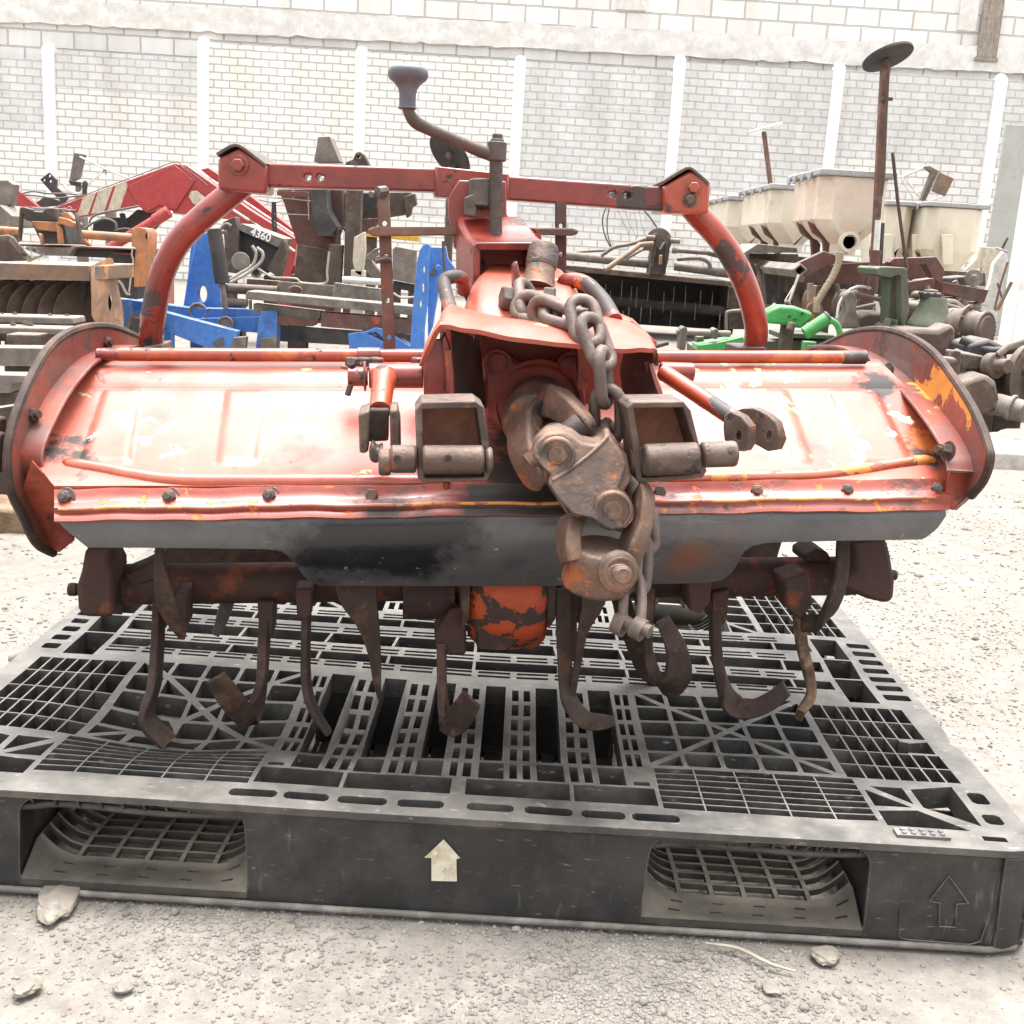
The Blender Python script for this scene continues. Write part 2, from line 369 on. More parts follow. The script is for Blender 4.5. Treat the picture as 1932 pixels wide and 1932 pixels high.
a, b = G(1330, 1786), G(1500, 1838); mb = MB(); mb.tube([a+V((0, 0, .004)), a.lerp(b, .35)+V((.002, .004, .006)), a.lerp(b, .7)+V((0, -.003, .005)), b+V((0, 0, .003))], [.0012, .0022, .002, .001], 7, sm=5)
m_twig = M('bleached_twig', (.30, .265, .21), .9, spec=.2, bump=(90, .4, .002)); solo('twig', mb, m_twig, 'thin bleached twig lying on the gravel before the pallet', 'twig')
a, b = G(0, 1800), G(28, 1772); mb = MB(); mb.tube([a+V((0, 0, .003)), a.lerp(b, .5)+V((0, .003, .005)), b+V((0, 0, .003))], [.001, .0016, .0008], 6, sm=4)
g = G(1893, 850); rock((g.x+.03, g.y, .03), .16, .10, .075, 'large rounded white boulder on the slab at the right edge', 31, .2, 'boulder')
m_conc = M('old_concrete', (.46, .43, .385), .92, spec=.2, var=[((.36, .33, .29), 6, .45, .65)], bump=[(25, .4, .006), (120, .3, .003)])
a = G(1855, 880); mb = MB(); mb.bx(a.x, a.x+.9, a.y, a.y+.35, -.02, .06); solo('concrete_slab', mb, m_conc, 'low concrete slab in the gravel at the right edge', 'slab', bevel=.012)

# ---- block wall behind, prefabricated fence before it
m_cmu = brickmat('concrete_blocks', .405, .205, .012, (.84, .825, .80), (.74, .725, .70), (.54, .52, .49), .010, (.86, .84, .81))
m_beam = M('poured_concrete', (.66, .635, .60), .93, spec=.2, grain=(12, .16), var=[((.68, .65, .61), 2.5, .45, .65), ((.84, .82, .79), 7, .5, .7)], bump=[(8, .3, .015), (60, .4, .006)])
wall = thing('block_wall', 'pale concrete block wall with a poured beam above the fence', 'wall', (0, 14.9, 0))
YW = 14.75
mb = MB(); mb.bx(-11, 9, YW, YW+.2, 0, 4.06); mb.build('blocks', m_cmu, wall)
# poured band and mortar squeezed out over the fence: an uneven sheet standing 2 cm proud
mb = MB(); rows = []
for z in np.linspace(2.99, 3.27, 7):
    row = []
    for x in np.linspace(-10.9, 8.9, 240):
        e = .018*noise.noise(V((x*3, z*5, 2)))+.022*noise.noise(V((x*14, z*9, 2)))
        row.append(V((x, YW-.025-.02*noise.noise(V((x*6, z*14, 4))), z+.02*x*.5+ (e if z > 3.26 or z < 3 else 0))))
    rows.append(row)
mb.sheet(rows, -.03); mb.build('concrete_beam', m_beam, wall, ang=60)
for u, wd, col in ((1190, .36, m_beam), (1826, .22, m_beam)):
    p = P(u, 30, YW); mb = MB(); mb.bx(p.x-wd/2, p.x+wd/2, YW-.03, YW+.05, 3.5, 4.075); mb.build('concrete_column', m_beam, wall)
m_oldwood = M('weathered_board', (.27, .225, .19), .9, spec=.2, var=[((.36, .31, .27), 6, .45, .6, (8, 8, 1)), ((.16, .13, .11), 9, .56, .66, (9, 9, 1))], bump=(30, .4, .01))
a = P(1842, 107, YW-.06); b = P(1880, 6, YW-.06); mb = MB(); mb.bx(a.x, a.x+.24, YW-.075, YW-.035, a.z, b.z+.08)
mb.bx(a.x-.02, a.x+.26, YW-.085, YW-.03, a.z-.05, a.z-.002); solo('wooden_board', mb, m_oldwood, 'weathered brown board standing upright against the top of the wall', 'board', bevel=.006)
m_post = M('white_post', (.86, .855, .84), .85, spec=.25, grain=(30, .06), var=[((.72, .70, .67), 5, .58, .75)], bump=(50, .2, .005))
m_pan = {'cream': brickmat('cream_fence_slab', .19, .0885, .008, (.87, .855, .82), (.82, .80, .765), (.54, .525, .495), .008, (.88, .86, .82)),
         'grey': brickmat('grey_fence_slab', .19, .0885, .008, (.73, .725, .71), (.65, .645, .635), (.56, .55, .535), .008, (.80, .78, .76)),
         'pale': brickmat('pale_fence_slab', .19, .0885, .008, (.79, .78, .755), (.72, .71, .685), (.52, .505, .48), .008, (.84, .82, .78))}
fence = thing('prefab_fence', 'pale slab fence of brick pattern panels between slim white posts', 'fence', (0, 14.5, 0)); YF = 14.5
pu = [(-195, 92), (93, 90), (385, 78), (683, 96), (982, 114), (1283, 112), (1583, 126), (1888, 148)]
px_ = [P(u, v, YF) for u, v in pu]+[V((7.45, YF, 3.0))]
for p in px_:
    mb = MB(); mb.bx(p.x-.066, p.x+.066, YF-.075, YF+.075, -.05, p.z); mb.lathe((p.x, YF, p.z-.002), (0, 0, 1), [(0, .07), (.03, .06), (.05, .03)], 12); mb.build('post', m_post, fence, bevel=.015)
kinds = ['ggcccc', 'gpcccc', 'cccccc', 'cccpcc', 'ggggpc', 'gggcpc', 'ggpgcc', 'ggcccc']
for i in range(len(px_)-1):
    a, b = px_[i], px_[i+1]; top = min(a.z, b.z)-.02; n = 6; hgt = top/n
    for k in range(n):
        z1 = top-k*hgt; z0 = z1-hgt+.0015
        mb = MB(); mb.bx(a.x+.064, b.x-.064, YF-.02+.004*random.random(), YF+.03, max(z0, -.02), z1)
        mb.build('slab', m_pan[{'g': 'grey', 'c': 'cream', 'p': 'pale'}[kinds[i][k]]], fence, loc=(0, 14.5, 0))
# ---- right edge: white column, metal sheet, boards
m_white = M('white_render', (.86, .855, .84), .85, spec=.25, grain=(9, .04), var=[((.6, .58, .55), 3, .55, .7)], bump=(30, .2, .006))
YC = 10.6; a = P(1894, 560, YC+.3); mb = MB(); mb.bx(a.x, a.x+.55, YC, YC+.3, -.05, 3.1); solo('white_column', mb, m_white, 'thick white painted column cut off by the right edge', 'column', bevel=.02)
m_sheet = M('grey_green_sheet', (.37, .375, .345), .7, spec=.3, grain=(7, .06), var=[((.42, .425, .39), 3, .45, .65), ((.31, .32, .29), 11, .58, .68)], bump=(6, .2, .02))
a = P(1858, 500, 12.6); b = P(1925, 236, 12.6); mb = MB(); mb.bx(a.x, a.x+.62, 12.6, 12.63, .02, b.z); solo('metal_sheet', mb, m_sheet, 'tall grey green metal sheet standing beside the white column', 'sheet', bevel=.004)
# ------------------------------------------------------------------ pallet
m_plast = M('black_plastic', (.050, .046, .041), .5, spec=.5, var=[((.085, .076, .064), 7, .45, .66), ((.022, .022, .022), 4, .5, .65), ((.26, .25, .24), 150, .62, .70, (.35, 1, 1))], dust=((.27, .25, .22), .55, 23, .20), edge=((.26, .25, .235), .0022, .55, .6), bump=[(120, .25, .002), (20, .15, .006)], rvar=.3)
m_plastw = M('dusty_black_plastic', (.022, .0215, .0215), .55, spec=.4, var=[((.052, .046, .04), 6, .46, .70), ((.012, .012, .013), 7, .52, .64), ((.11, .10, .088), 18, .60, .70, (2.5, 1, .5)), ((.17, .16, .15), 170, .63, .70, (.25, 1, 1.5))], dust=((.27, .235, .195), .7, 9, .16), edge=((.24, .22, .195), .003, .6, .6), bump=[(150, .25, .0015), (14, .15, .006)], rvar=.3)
m_lip = M('scuffed_lip', (.12, .11, .095), .6, spec=.4, var=[((.22, .205, .18), 25, .45, .65), ((.05, .047, .043), 9, .52, .66)], bump=(120, .3, .001))
m_floor = M('dirty_plastic', (.05, .045, .038), .7, spec=.3, var=[((.10, .088, .07), 9, .44, .62), ((.03, .028, .025), 6, .52, .66)], dust=((.19, .165, .13), .65, 11, .2), bump=(120, .3, .001))
PX0, PY0, PH = -.638, 1.072, .117
pal = thing('plastic_pallet', 'large black plastic pallet with broken deck under the tiller', 'pallet', (0, 1.56, 0))
def rect(x0, x1, y0, y1): return [(x0, y0), (x1, y0), (x1, y1), (x0, y1)]
def rr(x0, x1, y0, y1, r=.004): return [(x0+r, y0), (x1-r, y0), (x1, y0+r), (x1, y1-r), (x1-r, y1), (x0+r, y1), (x0, y1-r), (x0, y0+r)]
H = []; Hh = []      # holes of the left half (mirrored), then the front half (mirrored)
def grid(xs_, ys_, i=.0011):
    for a, b in zip(xs_, xs_[1:]):
        for c, d in zip(ys_, ys_[1:]): Hh.append(rect(a+i, b-i, c+i, d-i))
grid([.020, .037, .055, .072, .089, .107, .128, .152], [.134, .171, .209, .253, .303, .350])
grid([.146, .192, .240, .287, .335, .382], [.030+.0146*k for k in range(8)], .0009)
qx = [.158, .204, .25, .296, .342, .386]; qy = [.136, .177, .222, .267, .312, .358]; q = .0028
for i in range(5):
    for j in range(5):
        x0, x1, y0, y1 = qx[i]+q, qx[i+1]-q, qy[j]+q, qy[j+1]-q; d = .006
        if i == j == 2:
            cx, cy = (x0+x1)/2, (y0+y1)/2
            Hh += [[(x0+d, y0), (x1-d, y0), (cx, cy-d)], [(x1, y0+d), (x1, y1-d), (cx+d, cy)], [(x1-d, y1), (x0+d, y1), (cx, cy+d)], [(x0, y1-d), (x0, y0+d), (cx-d, cy)]]
        elif i == j: Hh += [[(x0+d, y0), (x1, y0), (x1, y1-d)], [(x0, y0+d), (x1-d, y1), (x0, y1)]]
        elif i+j == 4: Hh += [[(x0, y0), (x1-d, y0), (x0, y1-d)], [(x0+d, y1), (x1, y0+d), (x1, y1)]]
        else: Hh.append(rr(x0, x1, y0, y1, .003))
Hh += [[(.052, .022), (.140, .022), (.140, .055), (.095, .060)], [(.036, .034), (.086, .068), (.086, .112), (.036, .125)], [(.140, .066), (.140, .106), (.098, .066)], [(.132, .115), (.094, .115), (.094, .074)],
       rect(.020, .045, .003, .013), rr(.008, .028, .04, .062), rr(.006, .026, .085, .112)]
# centre block (left half of it)
for a, b in ((.367, .417), (.424, .47), (.479, .528), (.539, .586)): Hh.append(rr(a, b, .001, .017, .004))
for a, b in ((.386, .476), (.480, .590)): Hh.append(rect(a, b, .035, .076))
Hh.append(rect(.390, .408, .082, .092))
for a, b in ((.416, .446), (.484, .514), (.550, .578)): Hh.append(rect(a, b, .080, .126))
sx = [(.449, .482), (.517, .548), (.582, .612)]
for a, b in sx:
    m_ = (a+b)/2
    Hh += [rect(a+.004, m_-.003, .082, .123), rect(m_+.003, b-.004, .082, .123)]
    for k in range(5): y = .133+k*.045; Hh += [rect(a+.004, m_-.003, y, y+.034), rect(m_+.003, b-.004, y, y+.034)]
for a, b in ((.416, .446), (.486, .514), (.552, .578)): Hh.append(rect(a, b, .131, .358))
for k in range(5): y = .133+k*.045; Hh += [rect(.393, .400, y, y+.034), rect(.404, .411, y, y+.034)]
hs_ = []
for h in Hh:
    hs_.append(h); xs2 = [p[0] for p in h]
    if max(xs2) < .5975: hs_.append([(1.195-p[0], p[1]) for p in h][::-1])
H = list(hs_)+[[(p[0], .98-p[1]) for p in h][::-1] for h in hs_]
# middle zone: long slats running across
ribs = [.09, .148, .258, .386, .482, .5975, .713, .809, .937, 1.047, 1.105]
for y0, y1 in ((.366, .379), (.4075, .438), (.474, .514), (.556, .585), (.601, .612)):
    if y0 in (.366, .601): continue
    for a, b in zip(ribs, ribs[1:]): H.append(rect(a+.002, b-.002, y0, y1))
for y0 in (.384, .4425, .519, .589):
    x = .092
    while x < 1.06:
        for dy in (0, .0125): H.append(rect(x, x+.043, y0+dy+.0015, y0+dy+.0085))
        x += .0512
for xx in ((.043, .084), (1.111, 1.152)):
    for y0, y1 in ((.366, .45), (.454, .527), (.531, .614)): H.append(rect(xx[0], xx[1], y0, y1))
for k in range(7): y = .38+k*.034; H += [rr(.008, .031, y, y+.02, .003), rr(1.164, 1.187+.012, y, y+.02, .003)]
# broken bars: neighbouring cells torn into one
rnd = random.Random(4)
def drop(x0, x1, y0, y1): 
    k = len(H); H[:] = [h for h in H if not (min(p[0] for p in h) > x0 and max(p[0] for p in h) < x1 and min(p[1] for p in h) > y0 and max(p[1] for p in h) < y1)]
drop(.155, .255, .175, .225); H.append([(.162, .181), (.21, .183), (.245, .181), (.247, .2), (.235, .218), (.2, .216), (.162, .219)])
drop(.205, .30, .132, .18); H.append([(.208, .14), (.25, .146), (.29, .14), (.291, .172), (.27, .165), (.24, .173), (.21, .166)])
drop(1.125, 1.18, .2, .26); H.append([(1.128, .214), (1.172, .212), (1.174, .248), (1.15, .241), (1.13, .25)])
drop(.80, 1.0, .64, .84); H.append([(.812, .63), (.92, .632), (.99, .626), (1.0, .80), (.9, .83), (.815, .82)])
def warp(p):
    x, y, z = p; u = x-.0
    s = .026*math.exp(-((u-.27)**2/.014+(y-.19)**2/.008))+.010*math.exp(-((u-.6)**2/.05+(y-.25)**2/.03))+.012*math.exp(-((u-.47)**2/.004+(y-.2)**2/.006))
    k = min(1, max(0, (z-.03)/.06)); z -= s*k*min(1, max(.12, (y-.01)/.1))
    z += .0022*noise.noise(V((x*5, y*5, 1)))*k; n = noise.noise_vector(V((x*11, y*11, z*3)))
    return V((PX0+x+.0016*n.x*k+(.004*math.sin(x*9+1)*k*(1 if y < .5 else 0)), PY0+y+.0016*n.y*k, z))
ext = []
outer = [(.02, -.016), (.1, -.016), (.3, -.016), (.5, -.017), (.7, -.017), (.9, -.016), (1.17, -.016), (1.196, -.010), (1.207, .008), (1.209, .04), (1.209, .2), (1.208, .235), (1.200, .247), (1.206, .26), (1.209, .3), (1.209, .6), (1.209, .95), (1.195, .99), (1.17, .996), (.02, .996), (-.002, .99), (-.008, .95), (-.008, .6), (-.008, .3), (-.008, .03), (-.002, -.006)]
def dth(x, y): return .0075 if (y < -.008 or x > 1.198 or x < .0035 or y > .988) else .026
mb = MB(); mb.plate(outer, H, lambda x, y: warp((x, y, PH)), lambda x, y: warp((x, y, PH-dth(x, y)))-warp((x, y, PH)))
mb.build('deck', m_plast, pal, bevel=.0009, seg=1)
# front wall with the two fork openings
def wallpoly(h0, h1): return [(.04, h0), (1.165, h0)]+[(1.165-1.125*k/40, h1) for k in range(41)]
def openg(x0, x1, z0, z1): 
    o = []
    for cx, cz, a0 in ((x1-.022, z1-.02, 0), (x0+.022, z1-.02, 90), (x0+.03, z0+.012, 180), (x1-.03, z0+.012, 270)):
        r = (.022, .02) if a0 < 180 else (.03, .012)
        for k in range(6): t = math.radians(a0+k*18); o.append((cx+r[0]*math.cos(t), cz+r[1]*math.sin(t)))
    return o
ops = [openg(.150, .388, .007, .107), openg(.797, 1.030, .007, .107)]
def fw_(yy, back=False):
    def f(x, z):
        e = max(0, .04-x, x-1.165)
        return warp((x, yy, z))
    return f
gx = [(x, z) for x in np.linspace(.06, 1.15, 60) for z in (.02, .045, .07, .09)]
mb = MB(); mb.plate(wallpoly(.002, PH-.009), ops, fw_(-.011), (0, .004, 0), [p for p in gx if not any(o[18][0]-.035 < p[0] < o[0][0]+.035 for o in ops)])
for (x0, y0, a0, a1) in ((.04, .036, 180, 270), (1.165, .036, 270, 360)):      # rounded corners
    rows = []
    for z in (.002, .03, .06, PH-.009): rows.append([warp((x0+.046*math.cos(math.radians(t)), y0+.046*math.sin(math.radians(t))-.002, z)) for t in np.linspace(a0, a1, 10)])
    mb.sheet(rows, -.004)
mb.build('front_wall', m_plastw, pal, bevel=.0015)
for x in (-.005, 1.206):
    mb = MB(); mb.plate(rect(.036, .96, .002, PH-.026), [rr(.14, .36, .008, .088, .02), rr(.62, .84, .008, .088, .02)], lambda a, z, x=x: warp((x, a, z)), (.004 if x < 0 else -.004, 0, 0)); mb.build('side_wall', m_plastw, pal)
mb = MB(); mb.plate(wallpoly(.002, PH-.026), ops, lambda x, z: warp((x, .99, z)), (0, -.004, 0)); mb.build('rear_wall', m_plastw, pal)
# rolled lip along the foot of the front wall
mb = MB(); mb.tube([warp((x, y, .0035)) for x, y in [(-.004, .04), (.0, .012), (.03, -.012)]+[(x, -.0155) for x in np.linspace(.06, 1.16, 30)]+[(1.19, -.008), (1.206, .012), (1.209, .05), (1.209, .3)]], .0036, 10); mb.build('lip', m_lip, pal)
# inner walls of the nine feet, fork opening trim
def innerwall(x0, x1, y0, y1): mb.bx(PX0+x0, PX0+x1, PY0+y0, PY0+y1, .0125, PH-.03)
for y0, y1 in ((-.006, .126), (.364, .616), (.854, .986)):
    for x0, x1 in ((.0, .150), (.389, .796), (1.031, 1.2)):
        mb = MB(); innerwall(x0+.001, x0+.004, y0, y1); innerwall(x1-.004, x1-.001, y0, y1)
        if y0 > 0: innerwall(x0+.005, x1-.005, y0, y0+.003)
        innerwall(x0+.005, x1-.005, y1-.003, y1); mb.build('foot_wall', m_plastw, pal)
mb = MB()
for x0, x1 in ((.150, .388), (.797, 1.030)):
    mb = MB(); mb.tube([warp((x, -.003+.003*math.sin((x-x0)*30), .0955-.004*math.exp(-((x-x0)/.02)**2))) for x in np.linspace(x0-.004, x1+.004, 18)], .0032, 8); mb.build('opening_rail', m_plastw, pal); mb = MB()
    for k in range(10):
        x = x0+.012+(x1-x0-.024)*k/9; p = [warp((x, -.013, PH-.008)), warp((x, .014, PH-.008)), warp((x, .002, .0965)), warp((x, -.006, .0965))]; mb.prism(p, (.0022, 0, 0)); mb.build('gusset', m_plastw, pal); mb = MB()
# bottom deck: slatted floors of the fork openings turning up at their sides, slotted plate elsewhere
def floor_open(x0, x1, y0, y1):
    hol = []; n = 7; dy = (y1-y0-.05)/n
    xs_ = [x0+.004, x0+.012, x0+.02, x0+.03, x0+.045]+[x0+.045+(x1-x0-.09)*k/4 for k in range(1, 4)]+[x1-.045, x1-.03, x1-.02, x1-.012, x1-.004]
    for k in range(n):
        ya = y0+.042+k*dy; yb = ya+dy-.0035
        segs = [(xs_[0], xs_[4], xs_[0:5])]+[(xs_[4+i], xs_[5+i], [xs_[4+i], xs_[5+i]]) for i in range(4)]+[(xs_[8], xs_[12], xs_[8:13])]
        for a, b, pts in segs:
            pts = list(pts); pts[0] += .0025; pts[-1] -= .0025
            hol.append([(p, ya) for p in pts]+[(p, yb) for p in pts[::-1]])
    for i in range(5):
        for j in (0, 1): x = x0+.03+i*.044+j*.0; hol.append(rect(x+.004*j, x+.012+.004*j, y0+.012+j*.014, y0+.0145+j*.014))
    def mp(x, y):
        d = min(x-x0, x1-x); up = 0 if d > .045 else .034*((.045-d)/.045)**2
        up *= min(1, max(0, (y-y0)/.04)); return V((PX0+x, PY0+y, .0145+up+.006*math.sin((y-y0)*22)))
    mb.plate(rect(x0, x1, y0, y1), hol, mp, (0, 0, -.007), [(x, y0+d) for x in xs_ for d in (.008, .034)])
for x0, x1 in ((.151, .387), (.798, 1.029)):
    for y0, y1 in ((-.0115, .19), (.795, .985)): mb = MB(); floor_open(x0, x1, y0, y1); mb.build('fork_floor', m_floor, pal)
hol = []
for i in range(8):
    for j in range(9): x = .394+i*.05; y = .02+j*.105; hol.append(rect(x, x+.005, y, y+.05)); hol.append(rect(x+.022, x+.027, y, y+.05))
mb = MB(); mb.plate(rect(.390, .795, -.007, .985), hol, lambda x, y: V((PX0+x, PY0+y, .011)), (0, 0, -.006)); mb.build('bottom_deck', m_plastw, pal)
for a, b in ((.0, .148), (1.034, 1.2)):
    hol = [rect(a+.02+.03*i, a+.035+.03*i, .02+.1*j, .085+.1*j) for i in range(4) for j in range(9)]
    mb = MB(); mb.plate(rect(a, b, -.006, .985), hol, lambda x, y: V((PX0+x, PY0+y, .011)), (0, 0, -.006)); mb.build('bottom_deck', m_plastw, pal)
# label plates with ten bumps, sticker, moulded arrow
m_mark = M('scuffed_plastic', (.09, .088, .085), .6, spec=.4, dust=((.36, .33, .29), .6, 20, .3))
for lx in (1.085, .055):
    c = warp((lx, .005, PH)); mb = MB(); mb.bx(c.x-.028, c.x+.028, c.y-.0075, c.y+.0075, c.z-.002, c.z+.003)
    for i in range(5):
        for j in (-1, 1): mb.cyl(c+V((-.02+.01*i, .0033*j, .002)), c+V((-.02+.01*i, .0033*j, .0048)), .0027, 10)
    mb.build('label_plate', m_mark, pal, bevel=.0008)
m_stick = M('white_sticker', (.66, .61, .5), .6, spec=.35, var=[((.34, .27, .17), 34, .42, .64), ((.70, .67, .58), 70, .5, .7), ((.25, .2, .14), 60, .62, .72)], bump=(60, .3, .001))
yq = PY0-.0128
mb = MB(); mb.pz([(837, 1584), (868, 1619), (861, 1621), (862, 1663), (814, 1662), (814, 1619), (801, 1618)], lambda u, v: yq-.0009, .0006, P, (0, .0006, 0)); mb.build('arrow_sticker', m_stick, pal)
mb = MB()
mb.tube([P(u, v, yq) for u, v in ((1790, 1653), (1827, 1704), (1805, 1706), (1803, 1749), (1772, 1748), (1773, 1704), (1754, 1700))], .0011, 6, closed=True)
mb.tube([P(u, v, yq) for u, v in ((1700, 1712), (1695, 1760), (1699, 1770), (1715, 1773), (1830, 1782), (1850, 1776), (1862, 1740))], .0008, 6)
mb.build('moulded_arrow', m_plastw, pal)
# ------------------------------------------------------------------ rotary tiller
RED = (.21, .027, .017)
yel = (.62, .50, .24); org = (.62, .17, .035); grm = (.035, .028, .026); rst = (.12, .055, .035)
def dist(p, r, k): return [tuple(p), r, k]
T0 = V((0, 1.36, .117))
def rel(u, v, Y): return tuple(tp(u, v, Y)-T0)
m_hood = M('faded_red_paint', (.37, .077, .043), .46, spec=.4, coat=.22, cior=1.5, croug=.25, grain=(30, .10), var=[((.42, .12, .09), 3.5, .45, .62), ((.26, .038, .022), 8, .55, .7)],
  chips=[(yel, 28, .645, .015, .7), ((.78, .74, .62), 28, .70, .015, .6, dist(rel(290, 815, 1.33), .13, .20)), ((.72, .66, .46), 24, .70, .012, .6, dist(rel(1640, 800, 1.33), .15, .19)), (yel, 24, .70, .012, .6, dist(rel(1450, 720, 1.4), .20, .20)), ((.70, .60, .34), 22, .72, .012, .6, dist(rel(1460, 870, 1.28), .09, .22)), ((.50, .13, .03), 15, .70, .02, .5, dist(rel(1750, 830, 1.3), .09, .22)), ((.45, .10, .03), 15, .70, .02, .5, dist(rel(140, 800, 1.33), .06, .2)), ((.16, .07, .055), 70, .70, .02, .7),
         (grm, 13, .70, .10, .6, dist(rel(1000, 900, 1.25), .17, .42)), (grm, 16, .66, .08, .6, dist(rel(115, 840, 1.28), .075, .3)), (grm, 16, .66, .08, .6, dist(rel(1790, 830, 1.25), .09, .28)), (grm, 16, .68, .08, .6, dist(rel(1650, 705, 1.4), .05, .3)), (grm, 16, .68, .08, .6, dist(rel(175, 705, 1.4), .04, .3)), (rst, 40, .74, .02, .8)],
  bump=[(60, .05, .001)], rvar=.12)
m_beadr = M('red_bead', (.40, .070, .026), .32, spec=.8, coat=.9, croug=.2, var=[((.36, .06, .03), 6, .48, .62)], chips=[(org, 18, .66, .03, .5), (yel, 26, .72, .015, .6), (grm, 13, .72, .10, .6, dist(rel(960, 909, 1.25), .20, .36))], bump=[(60, .1, .001)])
m_strip = M('chipped_red_strip', (.26, .040, .024), .4, spec=.5, coat=.6, croug=.25, var=[((.34, .075, .05), 5, .45, .65)],
  chips=[(org, 42, .60, .03, .6), (yel, 30, .69, .015, .6), (grm, 11, .68, .12, .55, dist(rel(1010, 940, 1.22), .30, .42)), (grm, 13, .66, .10, .55, dist(rel(1680, 930, 1.22), .22, .16)), (grm, 24, .66, .05, .6), (rst, 45, .72, .02, .8)], edge=((.50, .13, .03), .003, .7, .5), bump=[(70, .12, .001)])
m_red = M('worn_red_paint', RED, .36, spec=.5, coat=.5, croug=.22, var=[((.29, .05, .032), 6, .48, .66), ((.11, .018, .014), 10, .5, .66)],
  chips=[((.06, .045, .042), 11, .545, .03, .65), (org, 24, .67, .03, .55), (grm, 26, .61, .04, .6)], edge=((.055, .042, .038), .0035, .85, .6), bump=[(60, .15, .0015)])
m_arm = M('chipped_red_arm', (.27, .034, .015), .36, spec=.5, coat=.5, croug=.2, var=[((.36, .062, .025), 5, .48, .62), ((.13, .02, .014), 8, .5, .62)],
  chips=[((.06, .052, .052), 13, .535, .02, .6), ((.06, .052, .052), 26, .61, .02, .6)], edge=((.055, .042, .038), .0035, .85, .6), bump=[(60, .15, .0015)])
m_dark = M('grimy_red_casting', (.30, .052, .030), .5, spec=.45, var=[((.17, .036, .024), 14, .48, .62), ((.40, .085, .04), 9, .56, .66)], chips=[(grm, 16, .62, .05, .6)], bump=[(50, .3, .002)])  # red casting paint, uneven in tone, with grime chips
m_rod = M('orange_red_rod', (.32, .050, .015), .35, spec=.6, coat=.5, var=[((.52, .13, .028), 10, .5, .58), ((.24, .04, .025), 14, .52, .62)], chips=[(grm, 30, .62, .03, .6), (yel, 40, .7, .02, .6)], bump=[(60, .15, .001)])
m_iron = M('grimy_iron', (.085, .066, .058), .58, metal=.35, spec=.5, var=[((.16, .075, .042), 12, .53, .66), ((.045, .038, .036), 8, .5, .65), ((.13, .108, .095), 40, .55, .68)], edge=((.24, .19, .16), .003, .7, .45), bump=[(90, .4, .0015), (25, .3, .003)])
m_joint = M('rusty_forging', (.135, .082, .058), .52, metal=.35, spec=.5, var=[((.075, .05, .042), 14, .48, .60), ((.21, .115, .075), 34, .5, .68)], chips=[((.36, .10, .03), 13, .575, .10, .65), ((.40, .12, .035), 44, .62, .05, .7), (grm, 18, .58, .06, .35)], dust=((.26, .20, .16), .4, 12, .10), edge=((.30, .22, .17), .003, .75, .4), bump=[(150, .6, .0016), (55, .5, .003), (18, .3, .004)])
m_joint2 = M('dusty_brown_iron', (.095, .060, .046), .52, metal=.35, spec=.5, var=[((.15, .105, .082), 22, .48, .62), ((.055, .04, .036), 16, .52, .62)], chips=[((.28, .09, .035), 14, .60, .06, .7), ((.045, .035, .032), 38, .58, .06, .35)], dust=((.27, .22, .185), .4, 20, .06), edge=((.32, .26, .215), .0028, .8, .45), bump=[(150, .6, .0016), (50, .5, .0028)])
m_web = M('rusted_red_plate', (.34, .15, .095), .8, spec=.3, var=[((.18, .10, .075), 14, .5, .62), ((.33, .10, .04), 20, .58, .7)], bump=[(60, .6, .002)])
m_rust = M('rust_brown_steel', (.036, .021, .016), .74, spec=.35, grain=(45, .4), var=[((.085, .044, .029), 24, .50, .62), ((.05, .034, .03), 9, .5, .62), ((.16, .065, .03), 60, .62, .7)], dust=((.25, .19, .15), .2, 12, .03), edge=((.17, .115, .085), .003, .7, .45), bump=[(60, .7, .003), (200, .5, .001)])
m_tube = M('rotor_rust', (.055, .027, .021), .75, spec=.35, var=[((.05, .03, .026), 9, .48, .6), ((.22, .055, .022), 13, .55, .66), ((.33, .085, .03), 45, .66, .72)], bump=[(60, .5, .002)])
m_skirt = M('dark_grey_skirt', (.085, .083, .088), .36, metal=.1, spec=.7, coat=.35, croug=.25, var=[((.125, .115, .11), 2.2, .45, .66), ((.20, .095, .06), 3.5, .58, .74), ((.04, .04, .046), 2.6, .52, .68), ((.17, .16, .15), 20, .60, .74, (.3, 1, 2))], chips=[((.012, .012, .014), 7, .60, .14, .22, dist(rel(700, 1045, 1.2), .16, .40)), ((.17, .065, .035), 9, .66, .16, .6, dist(rel(1345, 1060, 1.2), .10, .38)), ((.13, .085, .065), 6, .66, .2, .6, dist(rel(1060, 1060, 1.2), .22, .22)), ((.22, .21, .20), 60, .66, .02, .6)], bump=[(25, .12, .002), (140, .2, .0006)], rvar=.25)
m_orange = M('flaking_orange_paint', (.38, .06, .016), .6, spec=.4, var=[((.34, .05, .02), 20, .5, .6)], chips=[((.05, .03, .026), 30, .50, .02, .85), ((.16, .13, .11), 44, .62, .02, .8), ((.035, .024, .021), 12, .56, .05, .8)], bump=[(60, .4, .003)])
m_knob = M('grey_plastic_knob', (.075, .075, .088), .45, spec=.5, var=[((.12, .12, .13), 12, .5, .7)], dust=((.42, .41, .40), .55, 14, .06), bump=[(90, .2, .001)])
m_steel = M('dusty_bare_steel', (.16, .14, .125), .5, metal=.5, spec=.5, var=[((.10, .085, .078), 14, .5, .65)], bump=[(80, .3, .001)])

til = thing('rotary_tiller', 'red three point rotary tiller resting on its tines on the pallet', 'tiller', tuple(T0))
def part(name, mb, mat, parent=None, **k):
    return mb.build(name, mat, parent if parent is not None else til, loc=T0, **k)
LX = tp(60, 870, 1.28).x; RX = tp(1806, 870, 1.22).x
